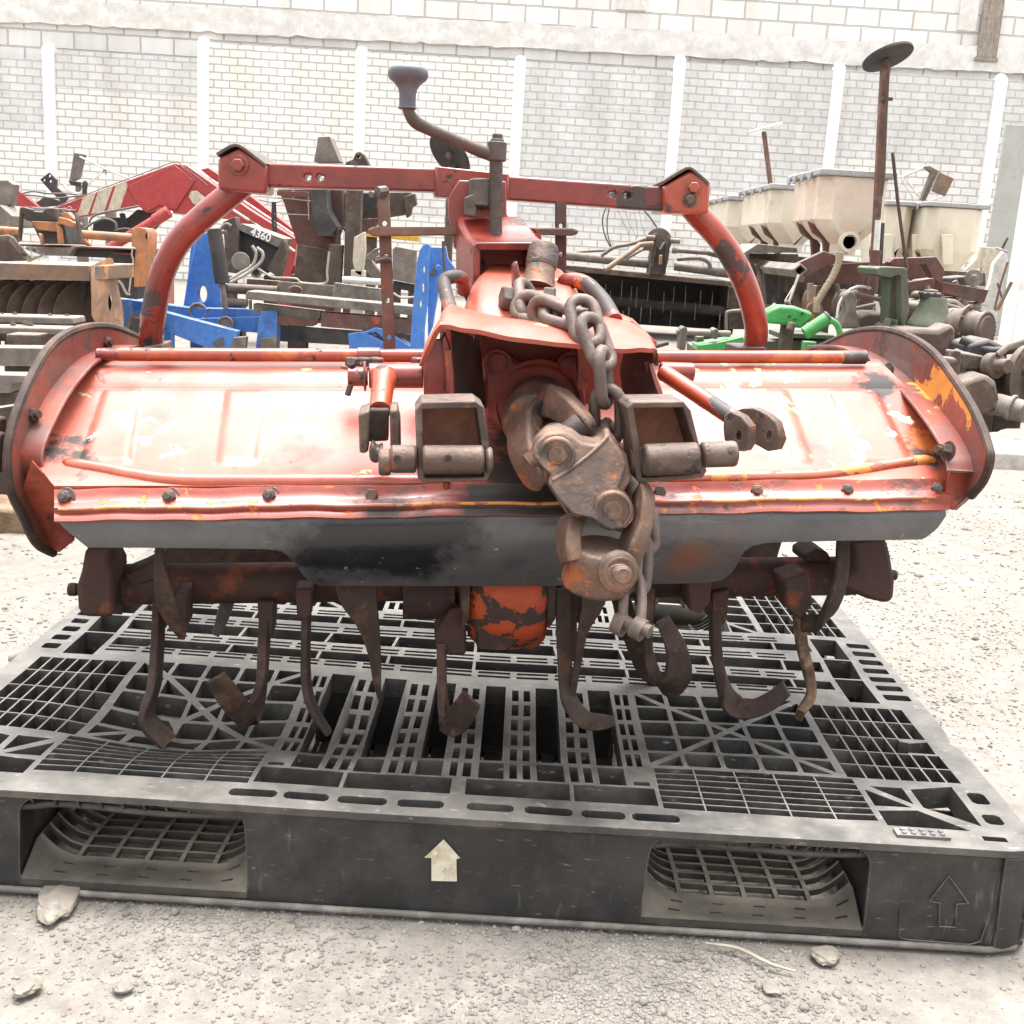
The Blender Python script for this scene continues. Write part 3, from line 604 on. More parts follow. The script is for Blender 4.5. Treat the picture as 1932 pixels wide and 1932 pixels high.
# hood sheet: profile in (v, depth), width from end plate to end plate, pressed ribs
prof = [(683, 1.53), (685, 1.50), (688, 1.468), (692, 1.456), (697, 1.440), (706, 1.425), (722, 1.412), (733, 1.405), (738, 1.402), (746, 1.394), (775, 1.370), (805, 1.342), (835, 1.314), (862, 1.288), (888, 1.262), (906, 1.244), (922, 1.232)]
pl = catmull([V((a, b, 0)) for a, b in prof], 7)
lb = [(683, 176), (692, 168), (745, 118), (800, 74), (850, 58), (885, 72), (922, 104)]; rb = [(683, 1656), (692, 1664), (745, 1722), (800, 1775), (850, 1800), (885, 1800), (922, 1782)]
def lin(t, tab):
    for (a, b), (c, d) in zip(tab, tab[1:]):
        if t <= c: return b+(d-b)*max(0, (t-a))/(c-a)
    return tab[-1][1]
def sst(x, a, b): t = min(1, max(0, (x-a)/(b-a))); return t*t*(3-2*t)
def emb(u, v):
    h = 0.0
    inp = sst(v, 738, 748)*(1-sst(v, 872, 884))
    f = (v-745)/140
    def band(x0, x1, s0, s1, a):      # raised strip between two slanted edges
        return a*sst(u, x0+s0*f-5, x0+s0*f+5)*(1-sst(u, x1+s1*f-7, x1+s1*f+7))
    h += inp*(band(201, 262, -46, -20, .0035)+band(432, 502, -18, -24, .003)+band(1448, 1480, 55, 50, .003)+band(1565, 1648, 60, 70, .0035))
    h += .0008*noise.noise(V((u*.012, v*.02, 3)))
    return h
rows = []; nn = 300
for k, q in enumerate(pl):
    v, Y = q.x, q.y; a, b = lin(v, lb), lin(v, rb); row = []
    q2 = pl[min(k+1, len(pl)-1)]; q1 = pl[max(k-1, 0)]; t = tp(966, q2.x, q2.y)-tp(966, q1.x, q1.y); nrm = V((0, -t.z, t.y)).normalized()
    if nrm.z < 0: nrm = -nrm
    for i in range(nn+1):
        u = a+(b-a)*i/nn; p = tp(u, v, Y); row.append(p+nrm*emb(u, v))
    rows.append(row)
mb = MB(); mb.sheet(rows, .004)
hood = part('hood', mb, m_hood, ang=50)
def hoodpt(u, v):
    Y = 0
    for q0, q1 in zip(pl, pl[1:]):
        if q0.x <= v <= q1.x: Y = q0.y+(q1.y-q0.y)*(v-q0.x)/max(1e-6, q1.x-q0.x)
    return tp(u, v, Y)
m_beado = M('orange_worn_bead', (.40, .085, .03), .34, spec=.7, coat=.8, croug=.2, var=[((.34, .06, .035), 8, .48, .6)], chips=[((.62, .24, .05), 14, .50, .02, .5), ((.22, .07, .05), 34, .56, .02, .6), (grm, 18, .66, .04, .6)], bump=[(60, .1, .001)])
for pts, mt in (([(121, 878), (128, 877), (150, 880), (200, 888), (240, 896), (290, 904), (340, 908), (420, 909), (640, 909), (850, 909)], m_beadr), ([(1180, 907), (1320, 904), (1480, 901), (1560, 897), (1640, 886), (1700, 877), (1740, 872), (1756, 873), (1762, 876)], m_beado)):
    r_ = [sz(13.5, 1.26)]*len(pts)
    if pts[0][0] < 500: r_[0] = sz(6, 1.26); r_[1] = sz(11, 1.26)
    else: r_[-1] = sz(6, 1.26); r_[-2] = sz(10, 1.26)
    mb = MB(); mb.tube([hoodpt(u, v)+V((0, -.003, .0015)) for u, v in pts], r_, 18, sm=5); part('bead', mb, mt, hood, ang=70)
# bolted front strip and skirt
pr = [(921, 1.229), (930, 1.226), (944, 1.222), (950, 1.216), (955, 1.211), (960, 1.213), (966, 1.212), (974, 1.207), (981, 1.2045)]
mb = MB(); rows = []
for v, Y in pr:
    row = []
    for i in range(121):
        u = 104+(1790-104)*i/120; dv = 5-22*(u-104)/1686
        row.append(tp(u, v+dv+ (1.2*math.sin(u*.02)+.8*math.sin(u*.051)), Y))
    rows.append(row)
mb.sheet(rows, .004); fs_ = part('front_strip', mb, m_strip, ang=50)
mb = MB(); mb.tube([tp(u, 955.5+5-22*(u-104)/1686+1.2*math.sin(u*.02)+.8*math.sin(u*.051), 1.2075) for u in range(110, 1786, 24)], sz(3.2, 1.21), 8); part('strip_edge', mb, m_beado, fs_)
bot = [(110, 985), (128, 1003), (165, 1033), (345, 1034), (505, 1036), (530, 1040), (550, 1053), (568, 1080), (582, 1097), (606, 1105), (900, 1106), (1100, 1105), (1330, 1100), (1362, 1095), (1384, 1078), (1402, 1042), (1420, 1030), (1445, 1024), (1600, 1020), (1742, 1018), (1768, 998), (1786, 972)]
mb = MB(); cols = []
for i in range(221):
    u = 112+(1785-112)*i/220; t0 = 984-21*(u-112)/1673; b0 = lin(u, bot); cc = []
    for k in range(13):
        t = k/12; v = t0+(b0-t0)*t; dv = v-t0
        cc.append(tp(u, v, 1.212+.0000045*dv*dv-.00018*dv+.0025*math.sin(u*.007)*t))
    cols.append(cc)
mb.sheet(cols, .0035); part('skirt', mb, m_skirt, ang=50)
for u, v in [(125, 938), (322, 938), (510, 936), (703, 935), (1245, 928), (1427, 927), (1597, 926), (1766, 922)]:
    mb = MB(); mb.bolt(tp(u, v, 1.2235), (-.1, -.95, .33), .0072, .0075, u < 400 or u > 1400 or u == 510); part('bolt', mb, m_iron, bevel=.0006)
# end plates with rim, inner flange, bolts
lo = [(330, 668), (300, 655), (255, 632), (205, 616), (150, 622), (104, 650), (70, 702), (42, 765), (24, 825), (20, 880), (28, 930), (52, 980), (66, 1012), (82, 1032), (106, 1044), (138, 1022), (150, 1000), (230, 930), (300, 800)]
ro = [(1500, 668), (1552, 650), (1600, 628), (1655, 621), (1705, 632), (1755, 664), (1800, 722), (1835, 780), (1858, 838), (1862, 868), (1850, 905), (1826, 935), (1795, 962), (1755, 940), (1650, 880), (1560, 770)]
def endplate(o, X, s):
    q = [PX(u, v, X) for u, v in o]; mb = MB(); mb.plate([(p.y, p.z) for p in q], [], lambda y, z: V((X, y, z)), (.007*s, 0, 0))
    pl_ = part('end_plate', mb, m_dark2 if False else m_endp, bevel=.0012)
    k = 12 if s < 0 else 11; mb = MB(); mb.tube([p+V((.0035*s, 0, 0)) for p in q[:k+3 if s < 0 else k+1]], .0052, 8, sm=4); part('rim', mb, m_rust, pl_)
    return pl_
m_endp = M('rubbed_red_plate', (.18, .034, .022), .5, spec=.4, coat=.25, var=[((.12, .078, .066), 5, .44, .58), ((.28, .055, .025), 9, .55, .66)], chips=[((.50, .15, .04), 11, .68, .02, .55), ((.66, .28, .05), 11, .68, .015, .55, dist(rel(1790, 740, 1.35), .20, .19)), (grm, 14, .62, .05, .6), ((.10, .055, .04), 7, .62, .06, .8)], edge=((.42, .38, .34), .003, .7, .5), bump=[(60, .2, .0015)])
XL = tp(20, 870, 1.24).x; XR = tp(1862, 870, 1.16).x
el = endplate(lo, XL, -1); er = endplate(ro, XR, 1)
for side, pts in ((-1, [(300, 668), (262, 655), (215, 657), (160, 682), (112, 735), (78, 795), (56, 850), (58, 885), (75, 915)]), (1, [(1540, 655), (1590, 655), (1640, 672), (1690, 710), (1740, 760), (1785, 820), (1806, 862), (1812, 890)])):
    X = (LX if side < 0 else RX)-.004*side; q = [PX(u, v, X) for u, v in pts]
    mb = MB(); mb.sweep(q, (.030, .004), V((1, 0, 0)), sm=5); part('hood_flange', mb, m_endp, ang=40)
    for k in ((2, 5) if side < 0 else (3, 6)):
        mb = MB(); mb.bolt(q[k]+V((-.014*side*-1 if side < 0 else -.012, -.004, .006)), (-side*.95, -.3, .2), .008, .011); part('bolt', mb, m_rust)
mb = MB(); q = PX(6, 846, XL-.012); mb.cyl(q, q+V((-.035, 0, 0)), .018, 16); mb.bx(q.x-.03, q.x-.008, q.y-.02, q.y+.03, q.z-.03, q.z+.03); part('depth_bracket', mb, m_rust, bevel=.003)
# torn flaps at the lower corners
mb = MB(); mb.pz([(60, 870), (105, 922), (108, 978), (140, 1020), (112, 1042), (84, 1030), (68, 1008), (40, 930)], lambda u, v: 1.235+.0006*(v-870), .004, tp); part('corner_flap', mb, m_dark); mb = MB(); mb.pz([(1795, 880), (1812, 862), (1832, 900), (1826, 930), (1796, 962), (1784, 930)], lambda u, v: 1.21, .004, tp); part('corner_flap', mb, m_dark)
# hinge rod
rodp = [tp(u, v, 1.44) for u, v in ((182, 668), (226, 668.5), (800, 671), (1240, 673), (1590, 674), (1634, 674))]
mb = MB(); mb.tube(rodp[1:5], sz(12.5, 1.44), 18); rod = part('hinge_rod', mb, m_rod)
mb = MB(); mb.pz([(190, 672), (1640, 676), (1646, 690), (184, 689)], 1.475, .004, tp); part('rod_shade_strip', mb, m_iron, hood)  # dark strip that paints in the shadow under the hinge rod
mb = MB(); mb.cyl(rodp[0], rodp[1]+V((.001, 0, 0)), sz(11, 1.44), 18); part('sleeve', mb, m_red, rod, bevel=.0012); mb = MB(); mb.tube([rodp[4]-V((.001, 0, 0)), rodp[5]], sz(13.5, 1.44), 18); part('sleeve', mb, m_iron, rod, bevel=.0012)
mb = MB(); mb.cyl(tp(674, 670.5, 1.44), tp(718, 670.5, 1.44), sz(15, 1.44), 18); part('sleeve', mb, m_red, rod, bevel=.0012)
# rear flap and underside
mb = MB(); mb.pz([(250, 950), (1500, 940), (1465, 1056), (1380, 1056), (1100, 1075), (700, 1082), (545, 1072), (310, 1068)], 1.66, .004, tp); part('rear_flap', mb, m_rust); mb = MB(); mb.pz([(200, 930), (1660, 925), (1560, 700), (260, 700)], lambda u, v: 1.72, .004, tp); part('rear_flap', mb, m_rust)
# ---- rotor
mb = MB(); ra = [tp(196, 1103, 1.37), tp(1612, 1086, 1.37)]; mb.cyl(ra[0], ra[1], sz(40, 1.37), 28)
for u, r in ((812, 56), (1085, 50)): mb.cyl(tp(u-52, 1115, 1.37), tp(u+44, 1115, 1.37), sz(r, 1.37), 26)
rotor = part('rotor_tube', mb, m_tube)
mb = MB(); mb.lathe(tp(886, 1098, 1.37), (1, -.0, .0), [(0, .05), (.002, .066), (.012, .075), (.03, .080), (.055, .081), (.08, .079), (.092, .073), (.098, .064), (.1, .05)], 40); part('gear_case', mb, m_orange, ang=60)
mb = MB(); mb.pz([(890, 1105), (900, 1225), (958, 1228), (985, 1205), (1012, 1130), (1000, 1090)], 1.30, .05, tp); 
for u in (878, 1040): mb.pz([(u-12, 1020), (u+10, 1020), (u+8, 1170), (u-6, 1190)], 1.29, .12, tp)
part('case_guard', mb, m_rust, bevel=.003)
def bracket(pts, Y, d, extra=None):
    mb = MB(); mb.pz(pts, Y, d, tp); part('rotor_bracket', mb, m_tube, bevel=.006)
bracket([(160, 1035), (212, 1032), (207, 1060), (215, 1075), (216, 1160), (205, 1166), (160, 1166), (146, 1150), (143, 1108), (152, 1080)], 1.315, .07)
bracket([(1606, 1022), (1674, 1018), (1682, 1050), (1690, 1100), (1688, 1128), (1676, 1140), (1640, 1132), (1590, 1112), (1588, 1095), (1612, 1075)], 1.31, .06)
mb = MB(); mb.pz([(198, 1045), (214, 1047), (218, 1072), (200, 1078)], 1.33, .03, tp); part('bracket_rib', mb, m_tube, bevel=.003); mb = MB(); mb.pz([(230, 1085), (262, 1072), (300, 1052), (302, 1090), (250, 1110)], 1.345, .05, tp); part('bracket_rib', mb, m_tube, bevel=.003)
for a, b, r in (((128, 1112), (148, 1112), 13), ((1676, 1085), (1692, 1085), 11)):
    mb = MB(); mb.cyl(tp(*a, 1.35), tp(*b, 1.35), sz(r, 1.35), 14); part('shaft_end', mb, m_rust, bevel=.003)
# tine holders welded on the tube, tines bolted into them
for pts, Y in (([(485, 1135), (517, 1135), (514, 1205), (490, 1212)], 1.335), ([(330, 1120), (352, 1118), (350, 1190), (336, 1200)], 1.30), ([(556, 1110), (590, 1110), (588, 1160), (572, 1172), (560, 1160)], 1.31), ([(850, 1150), (880, 1148), (880, 1235), (850, 1238), (822, 1222), (820, 1200)], 1.315),
               ([(1060, 1115), (1090, 1112), (1088, 1250), (1066, 1250)], 1.31), ([(1296, 1095), (1345, 1092), (1340, 1140), (1322, 1158), (1300, 1152)], 1.30), ([(1343, 1120), (1378, 1112), (1372, 1170), (1362, 1182), (1346, 1178)], 1.335), ([(1480, 1095), (1525, 1080), (1535, 1140), (1512, 1172), (1486, 1150)], 1.30),
               ([(1518, 1048), (1540, 1035), (1562, 1042), (1572, 1062), (1518, 1062)], 1.36), ([(1205, 1110), (1240, 1105), (1236, 1160), (1212, 1165)], 1.33)):
    mb = MB(); mb.pz(pts, Y, .05, tp); part('tine_holder', mb, m_tube, bevel=.003)
def tine(path, wt, wd, sm=5, mat=None):
    mb = MB(); mb.sweep([tp(*p) for p in path], [(w_*.64, t_*.70) for w_, t_ in wt], wd, sm=sm); return part('tine', mb, mat or m_rust, ang=50, bevel=.0008)
YD = V((0, 1, 0)); XD = V((1, 0, 0))
tine([(302, 1110, 1.36), (298, 1200, 1.33), (292, 1285, 1.30), (279, 1335, 1.278), (284, 1366, 1.268), (318, 1402, 1.262)], [(.04, .013), (.04, .0135), (.04, .0145), (.04, .014), (.042, .013), (.04, .009)], [YD, YD, YD, YD, V((.2, 1, .3)), V((.2, 1, .4))])
tine([(300, 1030, 1.25), (303, 1085, 1.245), (316, 1140, 1.25), (336, 1180, 1.26), (344, 1202, 1.27)], [(.012, .010), (.022, .010), (.036, .009), (.030, .009), (.012, .009)], XD)
tine([(502, 1150, 1.35), (498, 1215, 1.335), (494, 1285, 1.312), (484, 1330, 1.296), (470, 1362, 1.282), (462, 1352, 1.272), (435, 1318, 1.262), (407, 1278, 1.252)], [(.036, .017), (.036, .016), (.034, .015), (.034, .013), (.034, .011), (.040, .010), (.044, .009), (.036, .007)], [YD, YD, YD, V((.5, 1, .2)), V((.8, .5, .5)), V((.65, .2, .75)), V((.6, .1, .8)), V((.6, .1, .8))])
tine([(579, 1130, 1.35), (577, 1215, 1.33), (578, 1285, 1.31), (590, 1335, 1.297), (622, 1386, 1.285)], [(.036, .013), (.036, .012), (.036, .012), (.034, .011), (.03, .006)], YD)
tine([(668, 1085, 1.30), (676, 1125, 1.29), (694, 1175, 1.285), (706, 1230, 1.285), (712, 1290, 1.288), (716, 1322, 1.29)], [(.075, .010), (.070, .010), (.042, .010), (.024, .010), (.014, .009), (.004, .006)], XD)
tine([(833, 1215, 1.32), (834, 1290, 1.305), (838, 1340, 1.292), (848, 1366, 1.282), (868, 1352, 1.272), (890, 1318, 1.262)], [(.034, .016), (.034, .015), (.034, .013), (.046, .010), (.052, .008), (.044, .006)], [YD, YD, V((.2, 1, 0)), V((-.4, .4, .8)), V((-.35, .2, .9)), V((-.3, .2, .9))])
tine([(1062, 1110, 1.30), (1064, 1210, 1.29), (1068, 1290, 1.285), (1078, 1328, 1.275), (1104, 1358, 1.262), (1135, 1362, 1.256), (1160, 1360, 1.25)], [(.030, .016), (.028, .015), (.028, .015), (.032, .013), (.034, .011), (.03, .009), (.018, .008)], [XD, XD, XD, V((.7, .4, .5)), V((.3, .3, .9)), V((.1, .2, .95)), V((.1, .2, .95))])
tine([(1130, 1085, 1.27), (1118, 1140, 1.265), (1100, 1190, 1.265), (1090, 1250, 1.27), (1080, 1310, 1.278)], [(.060, .010), (.040, .010), (.020, .011), (.014, .012), (.012, .012)], XD)
tine([(1226, 1110, 1.33), (1222, 1200, 1.31), (1232, 1262, 1.29), (1256, 1296, 1.272), (1278, 1275, 1.258), (1276, 1225, 1.248), (1250, 1168, 1.24)], [(.036, .014), (.036, .015), (.036, .016), (.054, .014), (.056, .012), (.040, .010), (.026, .007)], [YD, YD, V((.2, 1, 0)), V((.3, .55, -.8)), V((.75, .4, -.3)), V((.9, .3, .2)), V((.9, .25, .3))])
tine([(1350, 1130, 1.35), (1350, 1210, 1.335), (1362, 1285, 1.315), (1384, 1330, 1.298), (1416, 1338, 1.284), (1455, 1322, 1.272), (1484, 1298, 1.262)], [(.036, .018), (.036, .019), (.036, .02), (.044, .017), (.036, .013), (.034, .010), (.032, .006)], [YD, YD, V((.2, 1, .1)), V((.2, .5, .7)), V((.1, .25, .9)), V((.1, .2, .95)), V((.25, .2, .9))])
tine([(1506, 1140, 1.35), (1512, 1210, 1.34), (1526, 1272, 1.33), (1530, 1310, 1.32), (1508, 1350, 1.30)], [(.034, .019), (.034, .019), (.034, .018), (.034, .018), (.04, .016)], [YD, YD, YD, V((.3, 1, .1)), V((.5, .8, .2))], mat=M('muddy_rust', (.17, .11, .07), .95, spec=.15, var=[((.09, .055, .04), 12, .45, .6), ((.28, .2, .14), 40, .5, .65)], bump=[(120, .8, .003)]))
tine([(1590, 1015, 1.27), (1588, 1075, 1.262), (1574, 1130, 1.268), (1548, 1172, 1.285), (1514, 1176, 1.305)], [(.022, .012), (.026, .013), (.030, .014), (.034, .014), (.034, .014)], [XD, V((1, .2, 0)), V((.9, .2, .4)), V((.6, .2, .8)), V((.2, .2, 1))])
tine([(434, 1120, 1.46), (420, 1165, 1.47), (407, 1198, 1.475)], [(.028, .010), (.026, .010), (.016, .008)], XD, mat=m_steel)
tine([(1165, 1110, 1.45), (1212, 1250, 1.45), (1240, 1290, 1.44)], [(.04, .012), (.04, .012), (.02, .01)], XD)
# ---- end arms and top beam of the headstock
mb = MB(); mb.tube([tp(*p) for p in ((462, 345, 1.55), (428, 372, 1.55), (380, 412, 1.55), (338, 455, 1.56), (308, 512, 1.57), (292, 580, 1.58), (285, 640, 1.59), (284, 700, 1.6))], sz(23, 1.55), 24, sm=6); arm = part('arm', mb, m_red, ang=60)
mb = MB(); mb.pz([(268, 655), (305, 650), (310, 690), (262, 692)], 1.56, .07, tp); part('arm_foot', mb, m_iron, arm, bevel=.002)
mb = MB(); mb.tube([tp(*p) for p in ((1290, 372, 1.55), (1316, 405, 1.55), (1354, 446, 1.55), (1388, 497, 1.56), (1413, 556, 1.57), (1426, 612, 1.58), (1425, 650, 1.59), (1418, 700, 1.6))], sz(23, 1.55), 24, sm=6); arm2 = part('arm', mb, m_arm, ang=60)
mb = MB(); mb.pz([(1395, 655), (1445, 655), (1450, 690), (1390, 690)], 1.56, .07, tp); part('arm_foot', mb, m_iron, arm2, bevel=.002)
def hexplate(o, name='end_bracket'):
    mb = MB(); mb.pz(o, 1.505, .085, tp); e = part(name, mb, m_arm if o[0][0] > 900 else m_red, bevel=.004); return e
e1 = hexplate([(411, 298), (452, 279), (504, 312), (504, 366), (411, 358)])
mb = MB(); cp = lambda u, v, Y: tp(u, v, 1.503)+TF*.047; mb.sweep([cp(411, 295, 1.55), cp(418, 291, 1.55), cp(438, 279, 1.55), cp(452, 275, 1.55), cp(470, 283, 1.55), cp(497, 303, 1.55), cp(504, 308, 1.55)], (.094, .004), YD, sm=2); part('cap', mb, m_iron, e1)
mb = MB(); mb.bolt(tp(450, 312, 1.504), (0, -1, 0), .0085, .008, False); part('bolt', mb, m_red, e1, bevel=.001)
e2 = hexplate([(1254, 350), (1304, 322), (1342, 346), (1337, 404), (1254, 402)])
mb = MB(); mb.sweep([cp(1253, 347, 1.55), cp(1259, 344, 1.55), cp(1288, 326, 1.55), cp(1304, 318, 1.55), cp(1318, 324, 1.55), cp(1336, 339, 1.55), cp(1342, 345, 1.55)], (.094, .004), YD, sm=2); part('cap', mb, m_iron, e2)
for v, r in ((354, .0088), (377, .0078)):
    mb = MB(); mb.bolt(tp(1308 if v < 370 else 1301, v, 1.504), (0, -1, 0), r*.85, .009, False); part('bolt', mb, m_arm if v < 370 else m_joint2, e2, bevel=.001)
def boxbeam(o, holes, Y, d, mat, name):
    mb = MB(); hh = [[(cx+r*math.cos(t*.5236), cy+r*math.sin(t*.5236)) for t in range(12)] for cx, cy, r in holes]
    mb.plate(o, hh, lambda u, v: tp(u, v, Y), TF*d); return part(name, mb, mat, bevel=.003)
boxbeam([(500, 307), (826, 317), (826, 362), (500, 352)], [(581, 334, 6.5), (605, 335, 6.5)], 1.52, .05, m_red, 'top_beam')
boxbeam([(952, 331), (1262, 353), (1262, 399), (952, 377)], [(1156, 367, 6.5), (1184, 369, 6.5)], 1.52, .05, m_red, 'top_beam')
boxbeam([(820, 313), (962, 328), (962, 378), (820, 371)], [], 1.514, .062, m_red, 'beam_sleeve')
boxbeam([(846, 372), (866, 340), (955, 342), (956, 405), (1000, 445), (1000, 470), (858, 470), (846, 400)], [(893, 352, 9)], 1.490, .022, m_red, 'mast_plate')
mb = MB(); c = tp(912, 392, 1.465); mb.lathe(c, (0, .1, 1), [(0, .020), (.031, .0205), (.033, .019), (.033, .015), (.005, .015)], 24); mb.pz([(877, 372), (894, 366), (900, 395), (898, 410), (877, 405)], 1.45, .03, tp); part('pin_boss', mb, m_iron, bevel=.0015)
# mast: sloping channel opening towards the viewer
mb = MB()
A = [(852, 400), (1040, 462), (1075, 520)]
ring = lambda Y, u0, u1, v0, v1: [tp(u0, v1, Y), tp(u0, v0+6, Y), tp(u0+8, v0, Y), tp(u1-8, v0, Y), tp(u1, v0+6, Y), tp(u1, v1, Y)]
sec = [(1.49, 860, 985, 408, 545), (1.45, 872, 1005, 430, 545), (1.43, 880, 1018, 447, 545), (1.40, 893, 1040, 458, 545)]
rows = [ring(*s_) for s_ in sec]; mb.sheet(rows, .009 if False else -.009)
part('mast', mb, m_red, ang=30, bevel=.002)
mb = MB(); mb.pz([(890, 432), (1020, 440), (1040, 560), (895, 560)], 1.462, .006, tp); part('mast_web', mb, m_dark)
mb = MB(); mb.pz([(896, 430), (912, 426), (975, 440), (972, 446), (905, 440)], 1.44, .002, tp); 
mb = MB(); mb.pz([(872, 505), (880, 470), (884, 560), (894, 600), (868, 540)], 1.47, .03, tp); part('mast_rib', mb, m_iron, bevel=.002)
# crank: threaded spindle, boss, bent handle, knob
mb = MB(); a, b = tp(935, 452, 1.44), tp(936, 300, 1.45); mb.cyl(a, b, sz(11.4, 1.44), 20); dn = (b-a).normalized(); n_ = 46
for k in range(n_): p = a.lerp(b, (k+.5)/n_); mb.lathe(p-dn*.0007, dn, [(0, sz(11.4, 1.44)), (.0004, sz(12.6, 1.44)), (.0011, sz(12.6, 1.44)), (.0016, sz(11.4, 1.44))], 20)
sp_ = part('crank_spindle', mb, m_iron)
mb = MB(); a = tp(936, 304, 1.45); mb.lathe(a, (0, .02, 1), [(0, .0108), (.001, .0122), (.022, .0122), (.0225, .0085), (.0255, .0085), (.0255, .0064), (.031, .0064), (.032, .005)], 18); part('nut', mb, m_iron, sp_, bevel=.0008)
mb = MB(); mb.tube([tp(*p) for p in ((932, 292, 1.45), (905, 284, 1.447), (860, 265, 1.44), (815, 246, 1.432), (785, 231, 1.425), (773, 215, 1.42), (769, 198, 1.42))], [sz(13, 1.44), sz(12, 1.44), sz(10.5, 1.44), sz(11, 1.44), sz(11.5, 1.44), sz(10.5, 1.44), sz(10, 1.44)], 18, sm=6); part('crank_arm', mb, m_iron, sp_)
mb = MB(); a = tp(768.5, 206, 1.42); s1 = sz(1, 1.42); mb.lathe(a, (-.02, .03, 1), [(0, 15.5*s1), (2*s1, 17*s1), (3*s1, 15*s1), (24*s1, 15*s1), (34*s1, 17*s1), (44*s1, 24*s1), (50*s1, 33*s1), (57*s1, 36.5*s1), (66*s1, 36*s1), (71*s1, 32*s1), (74*s1, 22*s1), (74*s1, 13*s1), (72*s1, 10*s1)], 40); part('knob', mb, m_knob, sp_, ang=60)
# stand legs in the cross bar
def legbar(a, b, w_, holes, Y, mat):
    mb = MB(); u0, v0 = a; u1, v1 = b
    hh = []
    for t in holes: cx, cy = u0+(u1-u0)*t, v0+(v1-v0)*t; hh.append([(cx+4.6*math.cos(k*.6283), cy+5*math.sin(k*.6283)) for k in range(10)])
    o = [(u0-w_, v0+4), (u0-w_*.5, v0), (u0+w_*.5, v0), (u0+w_, v0+4), (u1+w_, v1), (u1-w_, v1)]
    mb.plate(o, hh, lambda u, v: tp(u, v, Y), TF*.012); return part('stand_leg', mb, mat, bevel=.0012)
m_leg = M('rusty_flat_bar', (.15, .075, .055), .7, spec=.35, var=[((.20, .13, .10), 10, .48, .64), ((.10, .06, .05), 8, .5, .6), ((.27, .08, .035), 30, .58, .68)], bump=[(80, .35, .001)])
l1 = legbar((723, 352), (735, 668), 11.5, (.06, .22, .42, .68, .9, .985), 1.50, m_leg)
mb = MB(); mb.cyl(tp(700, 367, 1.49), tp(726, 361, 1.51), .004, 10); mb.tube([tp(708, 492, 1.49), tp(728, 487, 1.494), tp(734, 490, 1.5)], .004, 8); mb.cyl(tp(712, 362, 1.49), tp(727, 360, 1.50), .0065, 8); part('stand_pin', mb, m_steel, l1)
legbar((1059, 360), (1059, 560), 10, (.08, .33, .6, .86), 1.52, m_leg)
mb = MB()
for o in ([(693, 433), (703, 428), (872, 428), (874, 444), (705, 446), (694, 440)], [(1004, 430), (1080, 430), (1091, 434), (1091, 441), (1080, 445), (1012, 443)]):
    mb = MB(); mb.pz(o, 1.485, .045, tp); part('cross_bar', mb, m_leg, bevel=.002)
# ---- gearbox with filler cap, strap handles, lug
mb = MB(); q = []
for v, Y, u0, u1, hz in ((600, 1.285, 868, 1120, .0), (575, 1.31, 868, 1118, .0), (545, 1.345, 872, 1112, 0), (520, 1.39, 880, 1105, 0), (505, 1.43, 900, 1085, 0), (500, 1.47, 910, 1070, 0)):
    c = tp((u0+u1)/2, v, Y); h_ = sz((u1-u0)/2, Y); r = []
    for k in range(25): t = math.pi*k/24; r.append(c+V((-h_*math.cos(t), 0, -.075+.075*min(1, 1.25*math.sin(t)**.6))))
    q.append(r)
mb.sheet(q, -.02 if False else .012); part('gearbox_cover', mb, m_red2 if False else m_hood, ang=60)
mb = MB(); a = tp(1014, 546, 1.36); ax = tp(1026, 470, 1.385)-a; Lc = ax.length; mb.lathe(a, ax, [(0, sz(34, 1.37)), (Lc*.1, sz(31, 1.37)), (Lc*.52, sz(27.5, 1.37)), (Lc*.53, sz(29, 1.37)), (Lc*.86, sz(29, 1.37)), (Lc*.9, sz(28, 1.37)), (Lc*.9, sz(27, 1.37)), (Lc*1.0, sz(26.5, 1.37)), (Lc*1.03, sz(24, 1.37)), (Lc*1.035, sz(10, 1.37))], 36); part('filler_neck', mb, m_joint, bevel=.0008)
mb = MB(); mb.lathe(a+ax*.55, ax, [(0, sz(29.6, 1.37)), (Lc*.36, sz(29.6, 1.37)), (Lc*.50, sz(27.5, 1.37)), (Lc*.51, sz(20, 1.37))], 36); part('filler_cap', mb, m_joint2, bevel=.0015)
mb = MB(); mb.tube([tp(*p) for p in ((852, 590, 1.29), (843, 560, 1.32), (838, 532, 1.345), (850, 523, 1.35), (870, 524, 1.36), (876, 540, 1.365), (874, 552, 1.37))], sz(13, 1.33), 14, sm=5); part('strap', mb, m_red, ang=60); mb = MB()
mb.tube([tp(*p) for p in ((1160, 605, 1.28), (1140, 570, 1.32), (1112, 540, 1.345), (1092, 530, 1.36), (1068, 530, 1.37), (1062, 545, 1.375))], sz(15, 1.33), 14, sm=5); part('strap', mb, m_red, ang=60)
mb = MB(); mb.pz([(969, 500), (976, 492), (984, 530), (996, 548), (996, 602), (976, 604), (970, 575)], lambda u, v: 1.31, .03, tp); lug = part('chain_lug', mb, m_red, bevel=.002)
mb = MB(); mb.hexa(tp(974, 565, 1.305), (-1, -.3, .1), .0145, .018); mb.cyl(tp(970, 562, 1.31), tp(1035, 560, 1.31), .0075, 12); mb.hexa(tp(1026, 560, 1.30), (1, -.1, 0), .0125, .013); part('bolt', mb, m_iron, lug, bevel=.001)
